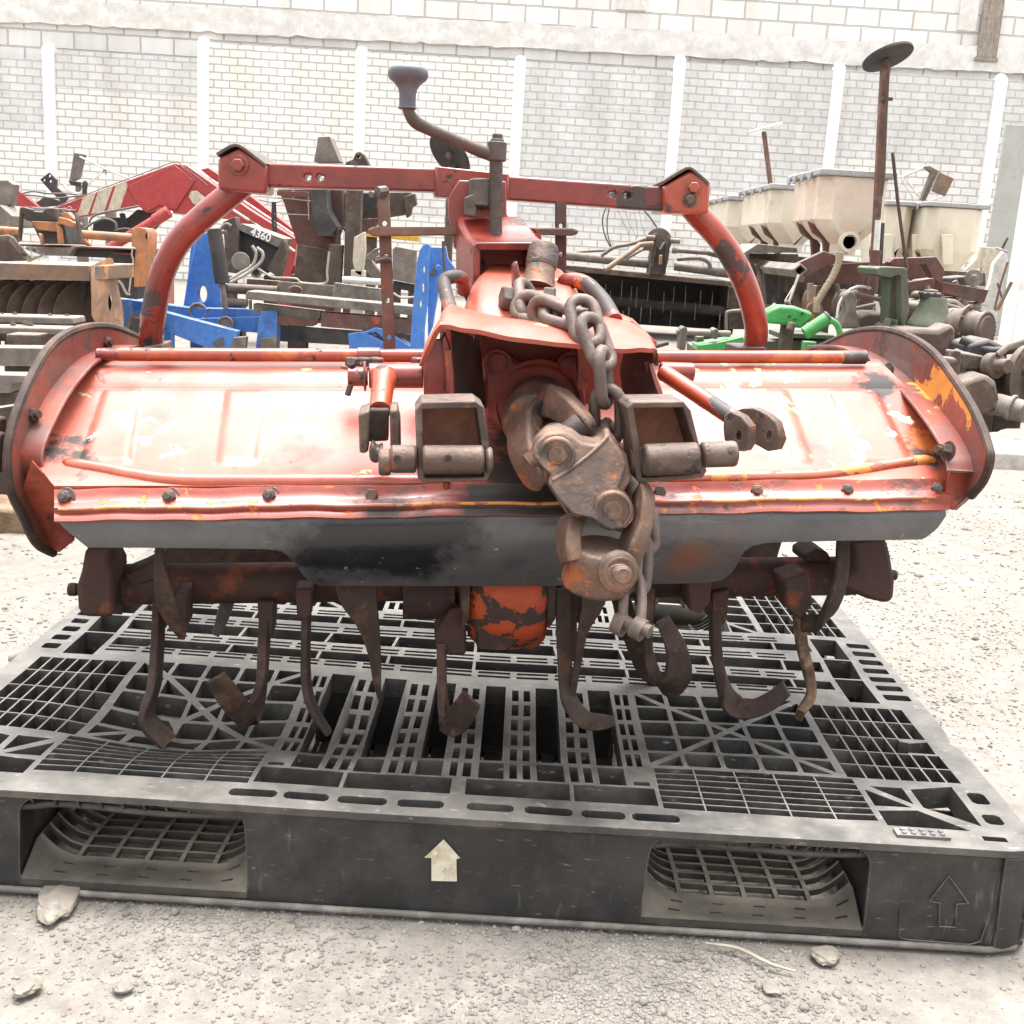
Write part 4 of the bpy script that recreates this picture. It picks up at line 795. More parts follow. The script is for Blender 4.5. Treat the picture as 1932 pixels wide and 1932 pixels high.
# shield over the shaft: top sheet from gearbox to ragged front lip, left and right cheeks
lip = [(790, 690, 1.24), (806, 655, 1.225), (822, 622, 1.21), (838, 612, 1.20), (870, 618, 1.19), (930, 628, 1.18), (1000, 640, 1.175), (1070, 648, 1.175), (1130, 655, 1.18), (1180, 658, 1.185), (1222, 657, 1.19), (1240, 661, 1.195), (1243, 690, 1.21)]
bk = [(806, 640, 1.30), (820, 618, 1.30), (838, 590, 1.30), (852, 575, 1.31), (885, 585, 1.30), (940, 598, 1.29), (1000, 605, 1.28), (1060, 602, 1.29), (1110, 598, 1.30), (1150, 592, 1.32), (1180, 604, 1.33), (1208, 628, 1.33), (1228, 655, 1.33)]
A = catmull([tp(*p) for p in lip], 6); B = catmull([tp(*p) for p in bk], 6); rows = []
for k in range(14):
    t = k/13; rows.append([a.lerp(b, t)+V((0, 0, .007*math.sin(math.pi*t)*(1 if 12 < i < 66 else .2)+.0015*noise.noise(V((i*.2, k*.3, 1))))) for i, (a, b) in enumerate(zip(A, B))])
mb = MB(); mb.sheet(rows, .005); shield = part('shield', mb, m_hood, ang=50)
mb = MB(); mb.sheet([[tp(u, v, Y) for u, v, Y in ((1095, 592, 1.30), (1140, 572, 1.34), (1165, 596, 1.36), (1190, 606, 1.37))], [tp(u, v, Y) for u, v, Y in ((1100, 608, 1.29), (1150, 600, 1.31), (1190, 612, 1.33), (1236, 652, 1.335))]], .004); part('shield_wing', mb, m_hood); mb = MB()
mb.pz([(798, 672), (806, 652), (818, 640), (836, 640), (846, 700), (850, 756), (846, 765), (800, 765)], 1.235, .008, tp); part('shield_cheek', mb, m_red, bevel=.002); mb = MB(); mb.pz([(840, 625), (852, 660), (856, 765), (846, 765), (838, 690), (832, 640)], 1.228, .012, tp)
part('shield_cheek', mb, m_red, bevel=.002)
mb = MB(); mb.pz([(850, 618), (905, 640), (918, 770), (856, 770)], lambda u, v: 1.22+.0018*(u-850), .004, tp); part('shield_inner', mb, m_iron); mb = MB(); mb.pz([(1180, 655), (1240, 660), (1242, 690), (1222, 682), (1232, 715), (1247, 760), (1180, 770), (1170, 700)], lambda u, v: 1.33-.0019*(u-1170), .004, tp); part('shield_inner', mb, m_iron)
mb = MB(); mb.tube([tp(*p) for p in ((845, 660, 1.222), (849, 700, 1.222), (850, 740, 1.222), (856, 764, 1.222))], .005, 8); part('shield_edge', mb, m_red); mb = MB(); mb.tube([tp(*p) for p in ((1222, 682, 1.235), (1232, 715, 1.233), (1246, 758, 1.23))], .0055, 8); part('shield_edge', mb, m_red)
# front flange of the gearbox
mb = MB(); mb.pz([(840, 620), (1230, 640), (1240, 780), (1230, 905), (840, 905)], 1.375, .01, tp); part('gearbox_back', mb, m_dark)
fl = [(912, 690), (930, 668), (955, 664), (985, 688), (1050, 690), (1072, 668), (1090, 670), (1103, 690), (1106, 770), (1104, 850), (1085, 868), (950, 872), (925, 850), (914, 800)]
mb = MB(); mb.pz(fl, 1.335, .045, tp); flange = part('gearbox_flange', mb, m_dark, bevel=.006)
for u, v in ((939, 685), (1076, 690), (930, 827)): 
    mb = MB(); mb.lathe(tp(u, v, 1.336), (0, -1, 0), [(0, .0165), (.004, .0165), (.004, .0125), (.010, .0125), (.011, .011)], 16); part('bolt', mb, m_dark, flange)
mb = MB(); mb.lathe(tp(1016, 765, 1.336), (0, -1, .05), [(0, .055), (.006, .0545), (.007, .050), (.003, .045), (.003, .03)], 36); part('seal_ring', mb, m_dark, flange)
mb = MB(); mb.pz([(936, 868), (990, 866), (985, 886), (960, 894), (940, 884)], 1.325, .03, tp); part('drain_pad', mb, m_orange, flange, bevel=.003)
# lower dark apron between the hitch brackets
mb = MB(); mb.pz([(845, 850), (1240, 850), (1250, 930), (835, 935)], lambda u, v: 1.30-.0007*(v-850), .004, tp); part('apron', mb, m_iron)
# ---- hitch brackets with pins
def ubr(o, h, Y, d, back):
    mb = MB(); mb.plate(o, [h], lambda u, v: tp(u, v, Y), TF*d); b = part('hitch_bracket', mb, m_joint2, bevel=.0015)
    mb = MB(); mb.pz(back, Y+d-.004, .006, tp); part('bracket_web', mb, m_web, b); return b
b1 = ubr([(784, 775), (796, 758), (897, 756), (914, 768), (922, 830), (926, 895), (918, 908), (800, 911), (788, 903), (786, 840)], [(797, 772), (899, 770), (908, 836), (914, 901), (801, 902), (798, 836)], 1.105, .055, [(796, 768), (905, 768), (912, 900), (796, 900)])
b2 = ubr([(1183, 770), (1194, 758), (1290, 757), (1304, 775), (1320, 840), (1334, 890), (1326, 902), (1208, 912), (1200, 905), (1194, 840)], [(1196, 770), (1289, 769), (1310, 838), (1321, 894), (1212, 902), (1207, 838)], 1.105, .055, [(1194, 768), (1294, 768), (1318, 900), (1206, 900)])
def pin(a, b, r, Y, par): 
    mb = MB(); pa, pb = tp(*a, Y), tp(*b, Y); mb.cyl(pa, pb, sz(r, Y), 26); return part('hitch_pin', mb, m_joint2, par, bevel=.003)
pin((797, 867), (912, 867), 28, 1.098, b1); pin((736, 866), (786, 866), 27, 1.108, b1); pin((714, 872), (738, 872), 26, 1.108, b1); pin((914, 868), (929, 868), 26, 1.108, b1)
pin((1214, 868), (1316, 864), 32, 1.098, b2); pin((1322, 858), (1389, 856), 26, 1.11, b2); pin((1188, 868), (1212, 868), 28, 1.12, b2)
for u, v in ((846, 868), (750, 868)):
    mb = MB(); mb.lathe(tp(u, v-2, 1.08), (0, -1, .1), [(0, .0042), (.001, .0042), (.001, .003)], 12); part('rivet', mb, m_rust, b1)
mb = MB(); mb.pz([(834, 910), (846, 910), (852, 922), (838, 926)], 1.12, .02, tp); part('bracket_stud', mb, m_orange, b1, bevel=.002)
# left check joint: cross tube, stub, fork
mb = MB(); mb.cyl(tp(696, 709, 1.27), tp(798, 709, 1.27), sz(24, 1.27), 22); mb.cyl(tp(656, 711, 1.27), tp(694, 711, 1.27), sz(18, 1.27), 18); mb.cyl(tp(686, 710, 1.27), tp(691, 710, 1.27), sz(29, 1.27), 20); lk = part('link_joint', mb, m_red, bevel=.0015)
mb = MB(); mb.tube([tp(*p) for p in ((724, 712, 1.258), (722, 730, 1.235), (717, 775, 1.19))], [sz(27, 1.24), sz(22, 1.22), sz(21, 1.19)], 18); part('link_stub', mb, m_rod, lk)
mb = MB(); mb.cyl(tp(664, 690, 1.26), tp(662, 682, 1.25), .0045, 8); mb.cyl(tp(661, 728, 1.26), tp(656, 745, 1.255), .0035, 8)
part('split_pin', mb, m_rust, lk)
mb = MB(); mb.pz([(697, 772), (734, 772), (733, 832), (696, 834)], 1.175, .035, tp); part('fork_block', mb, m_rust, lk, bevel=.002)
for o in ([(676, 782), (697, 774), (695, 850), (690, 856), (678, 854)], [(735, 775), (750, 772), (756, 800), (757, 860), (745, 872), (737, 868)]):
    mb = MB(); mb.pz(o, 1.145, .06, tp); part('fork_lug', mb, m_joint2, lk, bevel=.003)
mb = MB(); mb.pz([(696, 852), (702, 836), (712, 850), (722, 842), (722, 872), (704, 875), (697, 868)], 1.14, .03, tp); part('latch', mb, m_iron, lk, bevel=.003)
for u in (665, 687, 710, 789):
    mb = MB(); mb.hexa(tp(u, 689, 1.36), (0, 0, 1), .0095, .009); mb.lathe(tp(u, 690, 1.36), (0, 0, 1), [(-.004, .014), (0, .014)], 14); part('bolt', mb, m_red, bevel=.0008)
# right stay with open fork
mb = MB(); a, b = tp(1252, 703, 1.28), tp(1388, 792, 1.17); mb.cyl(a, b, sz(17, 1.22), 20); st_ = part('stay_rod', mb, m_arm)
mb = MB(); mb.cyl(tp(1245, 701, 1.29), tp(1308, 703, 1.29), sz(19, 1.29), 20); part('stay_pivot', mb, m_red, st_, bevel=.002)
for o, Y in (([(1364, 806), (1366, 784), (1378, 776), (1398, 786), (1413, 805), (1413, 838), (1404, 852), (1384, 850), (1366, 830)], 1.145), ([(1384, 776), (1402, 770), (1422, 770), (1446, 782), (1464, 798), (1472, 830), (1464, 850), (1448, 852), (1420, 836), (1412, 815), (1400, 800)], 1.185)):
    cx = 1393 if Y < 1.16 else 1450; mb = MB(); mb.plate(o, [[(cx+5.5*math.cos(t*.6283), 822+10*math.sin(t*.6283)) for t in range(10)]], lambda u, v: tp(u, v, Y+.0009*(1400-u)*.3), V((.010, .012, 0))); part('stay_lug', mb, m_joint2, st_, bevel=.003)
# ---- drive shaft joint
mb = MB(); a = tp(1016, 765, 1.32); b = tp(1008, 805, 1.215); ax = b-a; L_ = ax.length; mb.lathe(a, ax, [(0, .026), (0, .036), (L_*.5, .0385), (L_*.74, .0375), (L_*.86, .032), (L_*.88, .018)], 32); j1 = part('input_yoke', mb, m_joint, bevel=.002)
mb = MB()
mb.sweep([tp(*p) for p in ((1002, 780, 1.235), (990, 806, 1.205), (988, 842, 1.18), (998, 876, 1.162), (1014, 902, 1.152), (1028, 912, 1.15))], [(.044, .022), (.040, .021), (.036, .018), (.033, .016), (.030, .015), (.019, .012)], [V((.5, -.6, .5)), V((.5, -.6, .5)), V((.6, -.6, .5)), V((.55, -.6, .6)), V((.5, -.6, .65)), V((.5, -.6, .65))], sm=5); part('yoke_ear', mb, m_joint, j1, ang=50, bevel=.003); mb = MB()
mb.sweep([tp(*p) for p in ((1022, 762, 1.235), (1046, 760, 1.20), (1070, 774, 1.178), (1092, 794, 1.160), (1106, 808, 1.152), (1113, 815, 1.152))], [(.040, .022), (.036, .021), (.031, .018), (.027, .016), (.023, .015), (.015, .012)], V((.45, -.55, .7)), sm=5)
part('yoke_ear', mb, m_joint, j1, ang=50, bevel=.003)
mb = MB(); c = tp(1050, 838, 1.155); d1 = (tp(1100, 800, 1.15)-tp(1000, 880, 1.15)).normalized()
mb.cyl(c-d1*.034, c+d1*.034, .0135, 18); d2 = V((.25, -.95, -.25)); mb.lathe(c-d2*.02, d2, [(0, .014), (.008, .014), (.008, .019), (.011, .019), (.011, .016), (.014, .016), (.014, .02), (.018, .02), (.018, .014), (.05, .014)], 26); part('cross', mb, m_iron, j1)
# twin middle yoke
oy = [(1003, 858), (1010, 836), (1030, 818), (1056, 813), (1080, 822), (1098, 836), (1120, 840), (1136, 834), (1142, 820), (1150, 822), (1176, 858), (1182, 882), (1172, 908), (1166, 922), (1180, 938), (1196, 962), (1196, 982), (1180, 998), (1156, 1002), (1136, 992), (1115, 978), (1078, 970), (1052, 940), (1033, 912), (1040, 896), (1024, 884)]
YM = lambda u, v: 1.098-.00022*(v-850)+.00006*(u-1090)
mb = MB(); mb.pz(oy, YM, .026, tp, vec=V((.0, .028, .004))); j2 = part('middle_yoke', mb, m_joint, bevel=.0075, seg=4)
ob_ = [(u+16, v+5) for u, v in oy]
mb = MB(); mb.pz([(1036, 886), (1126, 834), (1150, 818), (1184, 858), (1194, 905), (1168, 942), (1096, 978), (1070, 972), (1034, 918)], lambda u, v: YM(u, v)+.012, .085, tp); mb.pz(ob_, lambda u, v: YM(u, v)+.103, .02, tp); part('yoke_barrel', mb, m_joint, j2, bevel=.008, seg=3)
mb = MB(); mb.tube([tp(u, v, YM(u, v)+.0005) for u, v in ((1042, 906), (1066, 892), (1100, 868), (1130, 842), (1146, 824))], .0022, 8, sm=4); part('weld_ridge', mb, m_joint, j2)
for u, v, r in ((1050, 858, .0185), (1155, 962, .020)):
    mb = MB(); mb.lathe(tp(u, v, YM(u, v)+.002), (.03, -1, .05), [(0, r), (.004, r), (.006, r*.93), (.0065, r*.84), (.004, r*.8), (.004, r*.5), (.0065, r*.46), (.0065, .002)], 32); part('bearing_cap', mb, m_joint, j2)
# hanging outer yoke
Yo = 1.075
mb = MB(); mb.sweep([tp(*p) for p in ((1081, 975, 1.12), (1074, 1000, 1.10), (1074, 1030, 1.09), (1080, 1058, 1.085))], [(.030, .014), (.032, .016), (.034, .017), (.036, .018)], V((.3, -1, .1)), sm=5)
mb.sweep([tp(*p) for p in ((1209, 924, 1.11), (1213, 950, 1.095), (1208, 985, 1.09), (1194, 1025, 1.085), (1180, 1060, 1.085))], [(.020, .012), (.030, .015), (.034, .016), (.036, .018), (.036, .020)], V((.3, -1, .1)), sm=5)
a = tp(1136, 1038, 1.088); ax = tp(1128, 1098, 1.094)-a; L_ = ax.length
j3 = part('outer_yoke', mb, m_joint, ang=50, bevel=.003)
mb = MB(); mb.lathe(a-ax*.12, ax, [(0, .016), (0, .029), (L_*.2, .0335), (L_*.5, .0345), (L_*.62, .0345), (L_*.95, .0375), (L_*1.18, .037), (L_*1.24, .034), (L_*1.24, 0)], 36); part('yoke_hub', mb, m_joint, j3, bevel=.002)
mb = MB(); c = tp(1167, 1084, 1.046); mb.lathe(c+V((0, .012, 0)), (.15, -1, .1), [(0, .021), (.006, .020), (.008, .017), (.0085, .0155), (.012, .0155), (.012, .0095), (.022, .0095), (.0245, .007)], 22); mb.cyl(c+V((0, .03, 0)), c+V((0, -.004, 0)), .011, 16); part('lock_bolt', mb, m_joint, j3)
# ------------------------------------------------------------------ chain and shackle
m_chain = M('rusty_chain', (.135, .10, .085), .6, metal=.35, spec=.5, var=[((.19, .145, .12), 20, .48, .64), ((.085, .062, .053), 12, .5, .62)], edge=((.26, .2, .165), .003, .6, .4), bump=[(160, .6, .0016), (60, .5, .0028)])
ch = thing('chain', 'heavy rusty chain draped from the gearbox lug over the shield lip', 'chain', tuple(tp(1150, 850, 1.19)))
def lk_(c, a, b, L, W, r):     # centre, long end, wide direction given as photo points with depth
    mb = MB(); cc = tp(*c); mb.link(cc, tp(*a)-cc, b, L, W, r, 10); mb.build('link', m_chain, ch, ang=80)
r_ = .0066
r_ = .0064
for c_, a_, b_ in (((994, 570, 1.295), (992, 540, 1.315), V((.3, 1, .25))), ((1012, 584, 1.262), (1046, 594, 1.245), V((.0, .5, 1))), ((1044, 598, 1.240), (1062, 606, 1.232), V((-.6, .3, .9))), ((1070, 598, 1.226), (1106, 608, 1.208), V((0, 1, .5))),
    ((1104, 606, 1.200), (1112, 640, 1.186), V((1, .35, .25))), ((1125, 645, 1.184), (1142, 690, 1.174), V((.9, .9, .3))), ((1139, 712, 1.171), (1143, 765, 1.172), V((.35, 1, 0))), ((1146, 783, 1.176), (1146, 840, 1.178), V((1, -.25, 0))), ((1155, 846, 1.180), (1166, 886, 1.182), V((.3, 1, .1))),
    ((1180, 892, 1.184), (1200, 930, 1.182), V((1, .3, 0))), ((1201, 940, 1.178), (1207, 980, 1.168), V((.2, 1, 0))), ((1212, 995, 1.150), (1214, 1040, 1.128), V((1, .5, 0))), ((1211, 1062, 1.112), (1208, 1110, 1.098), V((.5, 1, 0)))):
    lk_(c_, a_, b_, .069, .040, r_)
sh = thing('shackle', 'brown bow shackle hanging from the last chain link by the drive shaft', 'shackle', tuple(tp(1190, 1198, 1.06)))
mb = MB(); mb.tube([tp(*p) for p in ((1175, 1168, 1.062), (1177, 1130, 1.068), (1181, 1098, 1.078), (1193, 1080, 1.086), (1206, 1092, 1.08), (1211, 1130, 1.066), (1209, 1172, 1.052))], sz(10.5, 1.065), 14, sm=6)
for p in ((1173, 1172, 1.062), (1208, 1180, 1.05)): c = tp(*p); mb.lathe(c-V((.006, -.004, .002)), (.8, -.5, -.25), [(0, .0115), (.012, .0115)], 18)
mb.build('bow', m_chain, sh, ang=60)
mb = MB(); a, b = tp(1160, 1166, 1.066), tp(1222, 1190, 1.042); mb.cyl(a, b, .0062, 14); mb.lathe(b, a-b, [(-.004, .004), (-.003, .0068), (.004, .0068)], 12); mb.build('pin', m_chain, sh)
# ------------------------------------------------------------------ machinery in the yard behind
dst = (.40, .35, .30)
m_ds = M('dusty_grey_steel', (.155, .13, .112), .8, spec=.3, var=[((.10, .08, .068), 3, .48, .64), ((.21, .185, .16), 7, .5, .68)], dust=(dst, .75, 5, .15), edge=((.36, .32, .28), .010, .6, .7), bump=[(30, .3, .004)])
m_db = M('dusty_brown_iron_old', (.085, .06, .047), .85, spec=.3, var=[((.05, .038, .032), 3, .48, .62), ((.14, .105, .082), 7, .52, .66)], dust=(dst, .6, 6, .08), edge=((.26, .21, .17), .010, .6, .7), bump=[(30, .4, .004)])
m_dk = M('dark_grimy_steel', (.035, .032, .034), .7, spec=.4, var=[((.07, .06, .055), 4, .5, .66)], dust=(dst, .5, 6, .06), bump=[(40, .3, .003)])
m_or = M('dusty_orange_paint', (.42, .16, .06), .65, spec=.4, var=[((.22, .11, .06), 4, .48, .62)], chips=[((.15, .11, .085), 5, .57, .04, .85)], dust=(dst, .7, 6, .15), edge=((.20, .12, .08), .010, .7, .7), bump=[(30, .2, .003)])
m_ob = M('dusty_orange_brown', (.20, .115, .07), .75, spec=.35, var=[((.13, .10, .085), 4, .46, .6)], chips=[((.45, .19, .06), 6, .60, .03, .6)], dust=(dst, .75, 6, .15), edge=((.42, .22, .10), .010, .7, .7), bump=[(30, .3, .003)])
m_lr = M('loader_red', (.36, .028, .028), .45, spec=.5, coat=.3, var=[((.28, .035, .035), 2, .48, .66)], chips=[((.14, .07, .075), 3.5, .64, .04, .7)], dust=(dst, .4, 6, .06), edge=((.16, .09, .085), .012, .7, .6), bump=[(20, .1, .003)])
m_br = M('dull_brown_red', (.115, .046, .036), .7, spec=.35, var=[((.085, .055, .046), 3, .48, .62)], chips=[((.32, .07, .04), 5, .62, .04, .6)], dust=(dst, .6, 6, .12), edge=((.24, .13, .10), .010, .6, .7), bump=[(30, .3, .003)])
m_bl = M('blue_paint', (.028, .14, .44), .45, spec=.5, coat=.3, var=[((.045, .20, .54), 2.5, .48, .66), ((.015, .06, .25), 5, .52, .66)], chips=[((.08, .085, .11), 9, .60, .03, .7)], dust=(dst, .45, 8, .10), edge=((.30, .36, .45), .010, .6, .5), bump=[(30, .15, .003)])
m_gn = M('bright_green_paint', (.02, .22, .035), .45, spec=.5, coat=.3, var=[((.05, .36, .09), 4, .48, .64)], dust=(dst, .5, 6, .08), bump=[(30, .2, .003)])
m_gg = M('worn_green_iron', (.068, .085, .052), .75, spec=.35, var=[((.10, .085, .065), 4, .46, .58), ((.03, .11, .03), 6, .55, .64)], dust=(dst, .5, 6, .10), edge=((.24, .22, .18), .010, .6, .7), bump=[(30, .4, .004)])
m_cr = M('cream_plastic', (.70, .64, .52), .6, spec=.4, grain=(5, .07), var=[((.60, .54, .42), 2, .45, .66), ((.36, .29, .2), 4, .6, .75)], dust=(dst, .4, 6, .1), bump=[(4, .15, .02), (30, .15, .004)])
m_crd = M('grimy_cream_plastic', (.66, .55, .45), .7, spec=.35, grain=(7, .12), var=[((.52, .37, .28), 3, .45, .66), ((.74, .66, .56), 6, .5, .7), ((.28, .2, .15), 9, .62, .72)], dust=(dst, .4, 6, .1), bump=[(5, .5, .03), (30, .2, .004)])
m_lid = M('grey_lid', (.33, .33, .33), .6, spec=.4, dust=(dst, .5, 6, .1), bump=[(10, .2, .01)])
m_wh = M('white_paint_metal', (.60, .58, .55), .6, spec=.4, var=[((.42, .38, .34), 5, .55, .7)], chips=[((.25, .12, .07), 8, .64, .03, .8)], bump=[(30, .2, .003)])
m_ye = M('yellow_paint', (.55, .34, .05), .6, spec=.4, dust=(dst, .4, 6, .1))
m_pl = M('pale_plank', (.52, .46, .36), .85, spec=.2, var=[((.42, .36, .28), 5, .45, .65, (6, 6, 1))], bump=[(40, .2, .003)])
m_hose = M('dusty_hose', (.11, .10, .095), .75, spec=.35, dust=(dst, .6, 9, .2))
m_hosel = M('pale_hose', (.36, .32, .27), .7, spec=.35)
m_corr = M('tan_corrugated_hose', (.32, .26, .18), .7, spec=.3)
m_letter = M('white_letter_paint', (.75, .73, .70), .6)
k1 = lambda x, y: (x*.3342, y*.3342)
k2 = lambda x, y: (645.7+x*.3342, y*.3342)
k3 = lambda x, y: (1286.3+x*.3342, y*.3342)
k4 = lambda x, y: (x*.2005, 290.6+y*.2005)
k5 = lambda x, y: (387.4+x*.2005, 290.6+y*.2005)
k6 = lambda x, y: (1097.7+x*.2005, 290.6+y*.2005)
k7 = lambda x, y: (1485.2+x*.2313, 290.6+y*.2313)
kh = lambda x, y: (645.7+x*.2339, 310+y*.2339)
kk = lambda x, y: (x, y)
def bg_(name, label, cat, u, Y, group=None): p = P(u, 500, Y); return thing(name, label, cat, (p.x, Y, 0), group)
def circ(cx, cy, rx, ry=None, n=14): ry = ry or rx; return [(cx+rx*math.cos(t*6.2832/n), cy+ry*math.sin(t*6.2832/n)) for t in range(n)]
def bp(root, name, mat, K, items, parent=None, bevel=.004, ang=40, rs=None):
    rs = rs or {'k1': .31, 'kk': .55}.get(next((n for n in ('k1', 'kk') if globals()[n] is K), ''), .21)
    out = None
    for it in items:
        mb = MB()
        if it[0] == 'p':        # outline, depth, thickness, holes
            o = [K(*q) for q in it[1]]; Y = it[2]; g = Y if callable(Y) else (lambda u, v, Y=Y: Y); hh = [[K(*q) for q in h] for h in (it[4] if len(it) > 4 else [])]
            mb.plate(o, hh, lambda u, v: P(u, v, g(u, v)), (0, it[3], 0))
        elif it[0] == 't':      # tube through points (x, y, depth), radius in metres
            mb.tube([P(*K(a, b), c) for a, b, c in it[1]], it[2]*rs, 14, sm=it[3] if len(it) > 3 else 0)
        elif it[0] == 'l':      # turned form: base point, axis, profile
            a = it[1]; mb.lathe(P(*K(a[0], a[1]), a[2]), it[2], [(t*min(1, rs*1.6), q*rs) for t, q in it[3]], it[4] if len(it) > 4 else 32)
        elif it[0] == 'x': mb.bx(*it[1])
        elif it[0] == 's': mb.rings(it[1])
        elif it[0] == 'bolt': a = it[1]; mb.bolt(P(*K(a[0], a[1]), a[2]), it[2], it[3]*.55)
        o_ = mb.build(name, mat, parent if parent is not None else root, loc=V(root['_l']), ang=ang, bevel=bevel); out = out or o_
    return out
def stand(root, mat, spots, w_=.05):      # legs down to the ground, spots = (u, v of the top, depth)
    for u, v, Y in spots:
        p = P(u, v, Y); mb = MB(); mb.bx(p.x-w_/2, p.x+w_/2, Y, Y+w_, -.01, p.z); mb.build('leg', mat, root, loc=V(root['_l']), bevel=.004)

# --- left: bladed rotor under an orange brown beam
Y = 3.7; r = bg_('disc_rotor', 'orange brown beam with rusty discs and a slotted end plate at the left edge', 'rotor', 90, Y)
bp(r, 'beam', m_ob, k4, [('p', [(-300, 1015), (850, 1052), (850, 1195), (-300, 1175)], Y, .42)])
sl = lambda u, v: Y-.01+(u-170)*.006
bp(r, 'end_plate', m_ob, k4, [('p', [(850, 1055), (1020, 975), (1050, 985), (1070, 1080), (1150, 1480), (1155, 1640), (1110, 1692), (1050, 1670), (900, 1590), (862, 1520)], sl, .012, [circ(990, 1105, 18, 52), circ(1028, 1395, 22, 88)])])
bp(r, 'shaft', m_db, k4, [('t', [(-300, 1400, Y+.25), (880, 1430, Y+.25)], .07)])
for x in (-220, -90, 55, 200, 345, 490, 635, 775):
    c = k4(x, 1470); pc = P(*c, Y+.2); mb = MB(); ax = V((.75, -.55, -.25)); mb.lathe(pc, ax, [(-.012, .02), (-.010, .085), (-.002, .108), (.004, .110), (.012, .085), (.02, .03)], 28); mb.build('disc', m_db, r, loc=V(r['_l']))
    bp(r, 'blade', m_dk, k4, [('p', [(x-28, 1185), (x+50, 1188), (x+30, 1330), (x-5, 1400), (x-22, 1390)], Y+.16, .012)], bevel=.002)
bp(r, 'angle_bracket', m_db, k4, [('p', [(-20, 765), (60, 758), (110, 772), (180, 860), (280, 1005), (-20, 1010)], Y+.2, .015), ('p', [(75, 810), (110, 775), (180, 860), (285, 985), (412, 935), (400, 955), (270, 1020), (230, 1000)], lambda u, v: Y+.02+.003*(u-15), .012)])
for x, y in ((238, 962), (328, 918)): bp(r, 'bolt', m_dk, k4, [('bolt', (x, y, Y+.1), (0, -.1, 1), .014)], bevel=0)
stand(r, m_db, [(215, 620, Y+.1), (-40, 560, Y+.1)])
# --- bolted channel bars before it
for i, (o, Yb, bolts, lab) in enumerate((([(-260, 1512), (680, 1538), (692, 1600), (640, 1606), (-260, 1582)], 3.05, ((25, 1525), (142, 1516), (474, 1528), (524, 1548), (632, 1535)), 'upper of two dusty bolted channel bars at the left edge'),
                           ([(-260, 1620), (620, 1640), (628, 1705), (-260, 1690)], 2.92, ((125, 1608), (240, 1600), (290, 1612)), 'lower of two dusty bolted channel bars at the left edge'))):
    c = bg_('channel_bar', lab, 'steel bar', 60, Yb, 'bolted channel bars'); bp(c, 'bar', m_ds, k4, [('p', o, Yb, .09)])
    for x, y in bolts: bp(c, 'bolt', m_db, k4, [('bolt', (x, y+10, Yb+.045), (0, 0, 1), .012)], bevel=0)
    stand(c, m_db, [(40 if i else 20, 620, Yb+.03), (-45, 620, Yb+.03)], .04)
c = bg_('ground_rack', 'grey steel rack low on the gravel behind the left end plate', 'rack', 40, 2.75)
bp(c, 'beam', m_ds, kk, [('p', [(-60, 655), (96, 657), (96, 692), (-60, 690)], 2.75, .08), ('p', [(-60, 706), (48, 708), (48, 722), (22, 724), (20, 742), (-60, 742)], 2.6, .07)])
bp(c, 'cross_beam', m_db, kk, [('p', [(10, 630), (70, 632), (60, 658), (14, 658)], 2.85, .1), ('p', [(-40, 775), (34, 764), (36, 776), (-40, 792)], 2.3, .05)])
stand(c, m_db, [(30, 690, 2.78), (8, 740, 2.62)], .06)
m_tread = M('muddy_timber', (.24, .17, .11), .95, spec=.15, var=[((.15, .10, .065), 14, .48, .6, (1, 1, 3))], bump=[(50, .8, .008)])
a = G(0, 1006); mb = MB(); 
for k in range(5): mb.bx(a.x-.25, a.x+.063-.006*(k % 2), a.y+.062*k, a.y+.062*k+.056, .0, .052+.003*(k % 3))
mb = MB(); mb.bx(a.x-.3, a.x+.066, a.y, a.y+.14, -.005, .055); solo('timber', mb, m_tread, 'muddy brown timber lying on the gravel at the left edge', 'timber', bevel=.008)

# --- orange rotor cultivator behind
Y = 5.6; r = bg_('orange_cultivator', 'orange tiller with tube frame and dark hood behind the left parts', 'tiller', 150, Y)
bp(r, 'frame_tube', m_or, k4, [('t', [(-300, 695, Y), (200, 728, Y)], .088), ('t', [(740, 755, Y), (1260, 790, Y)], .1)])
bp(r, 'frame_tube', m_or, k4, [('t', [(760, 790, Y), (830, 850, Y+.2), (900, 900, Y+.4)], .05)])
bp(r, 'side_arm', m_or, k4, [('p', [(1235, 725), (1290, 690), (1365, 700), (1392, 740), (1388, 880), (1310, 1250), (1260, 1250), (1275, 880), (1240, 870)], Y-.08, .14, [circ(1376, 775, 9, 32)])])
bp(r, 'gearbox', m_dk, k4, [('p', [(190, 500), (300, 495), (320, 540), (400, 545), (430, 500), (530, 510), (540, 620), (600, 650), (640, 850), (390, 845), (330, 720), (290, 640), (200, 600)], Y-.05, .25)])
bp(r, 'top_plate', m_or, k4, [('p', [(285, 632), (530, 640), (560, 735), (330, 712)], Y-.1, .04), ('p', [(545, 590), (640, 610), (705, 650), (700, 700), (540, 650)], Y-.12, .05), ('p', [(560, 560), (640, 545), (700, 620), (560, 600)], Y-.1, .05)])
bp(r, 'lift_lug', m_db, k4, [('p', [(185, 500), (215, 495), (300, 520), (300, 560), (205, 565), (200, 620), (185, 820), (165, 820)], Y-.15, .03), ('p', [(425, 510), (520, 508), (535, 615), (430, 560)], Y-.14, .05), ('p', [(700, 560), (720, 555), (745, 690), (765, 850), (735, 850), (715, 700)], Y-.15, .03)])
bp(r, 'lift_lug', m_or, k4, [('p', [(360, 740), (385, 760), (400, 850), (380, 850)], Y-.13, .03), ('p', [(525, 650), (560, 700), (575, 850), (545, 850)], Y-.13, .04)])
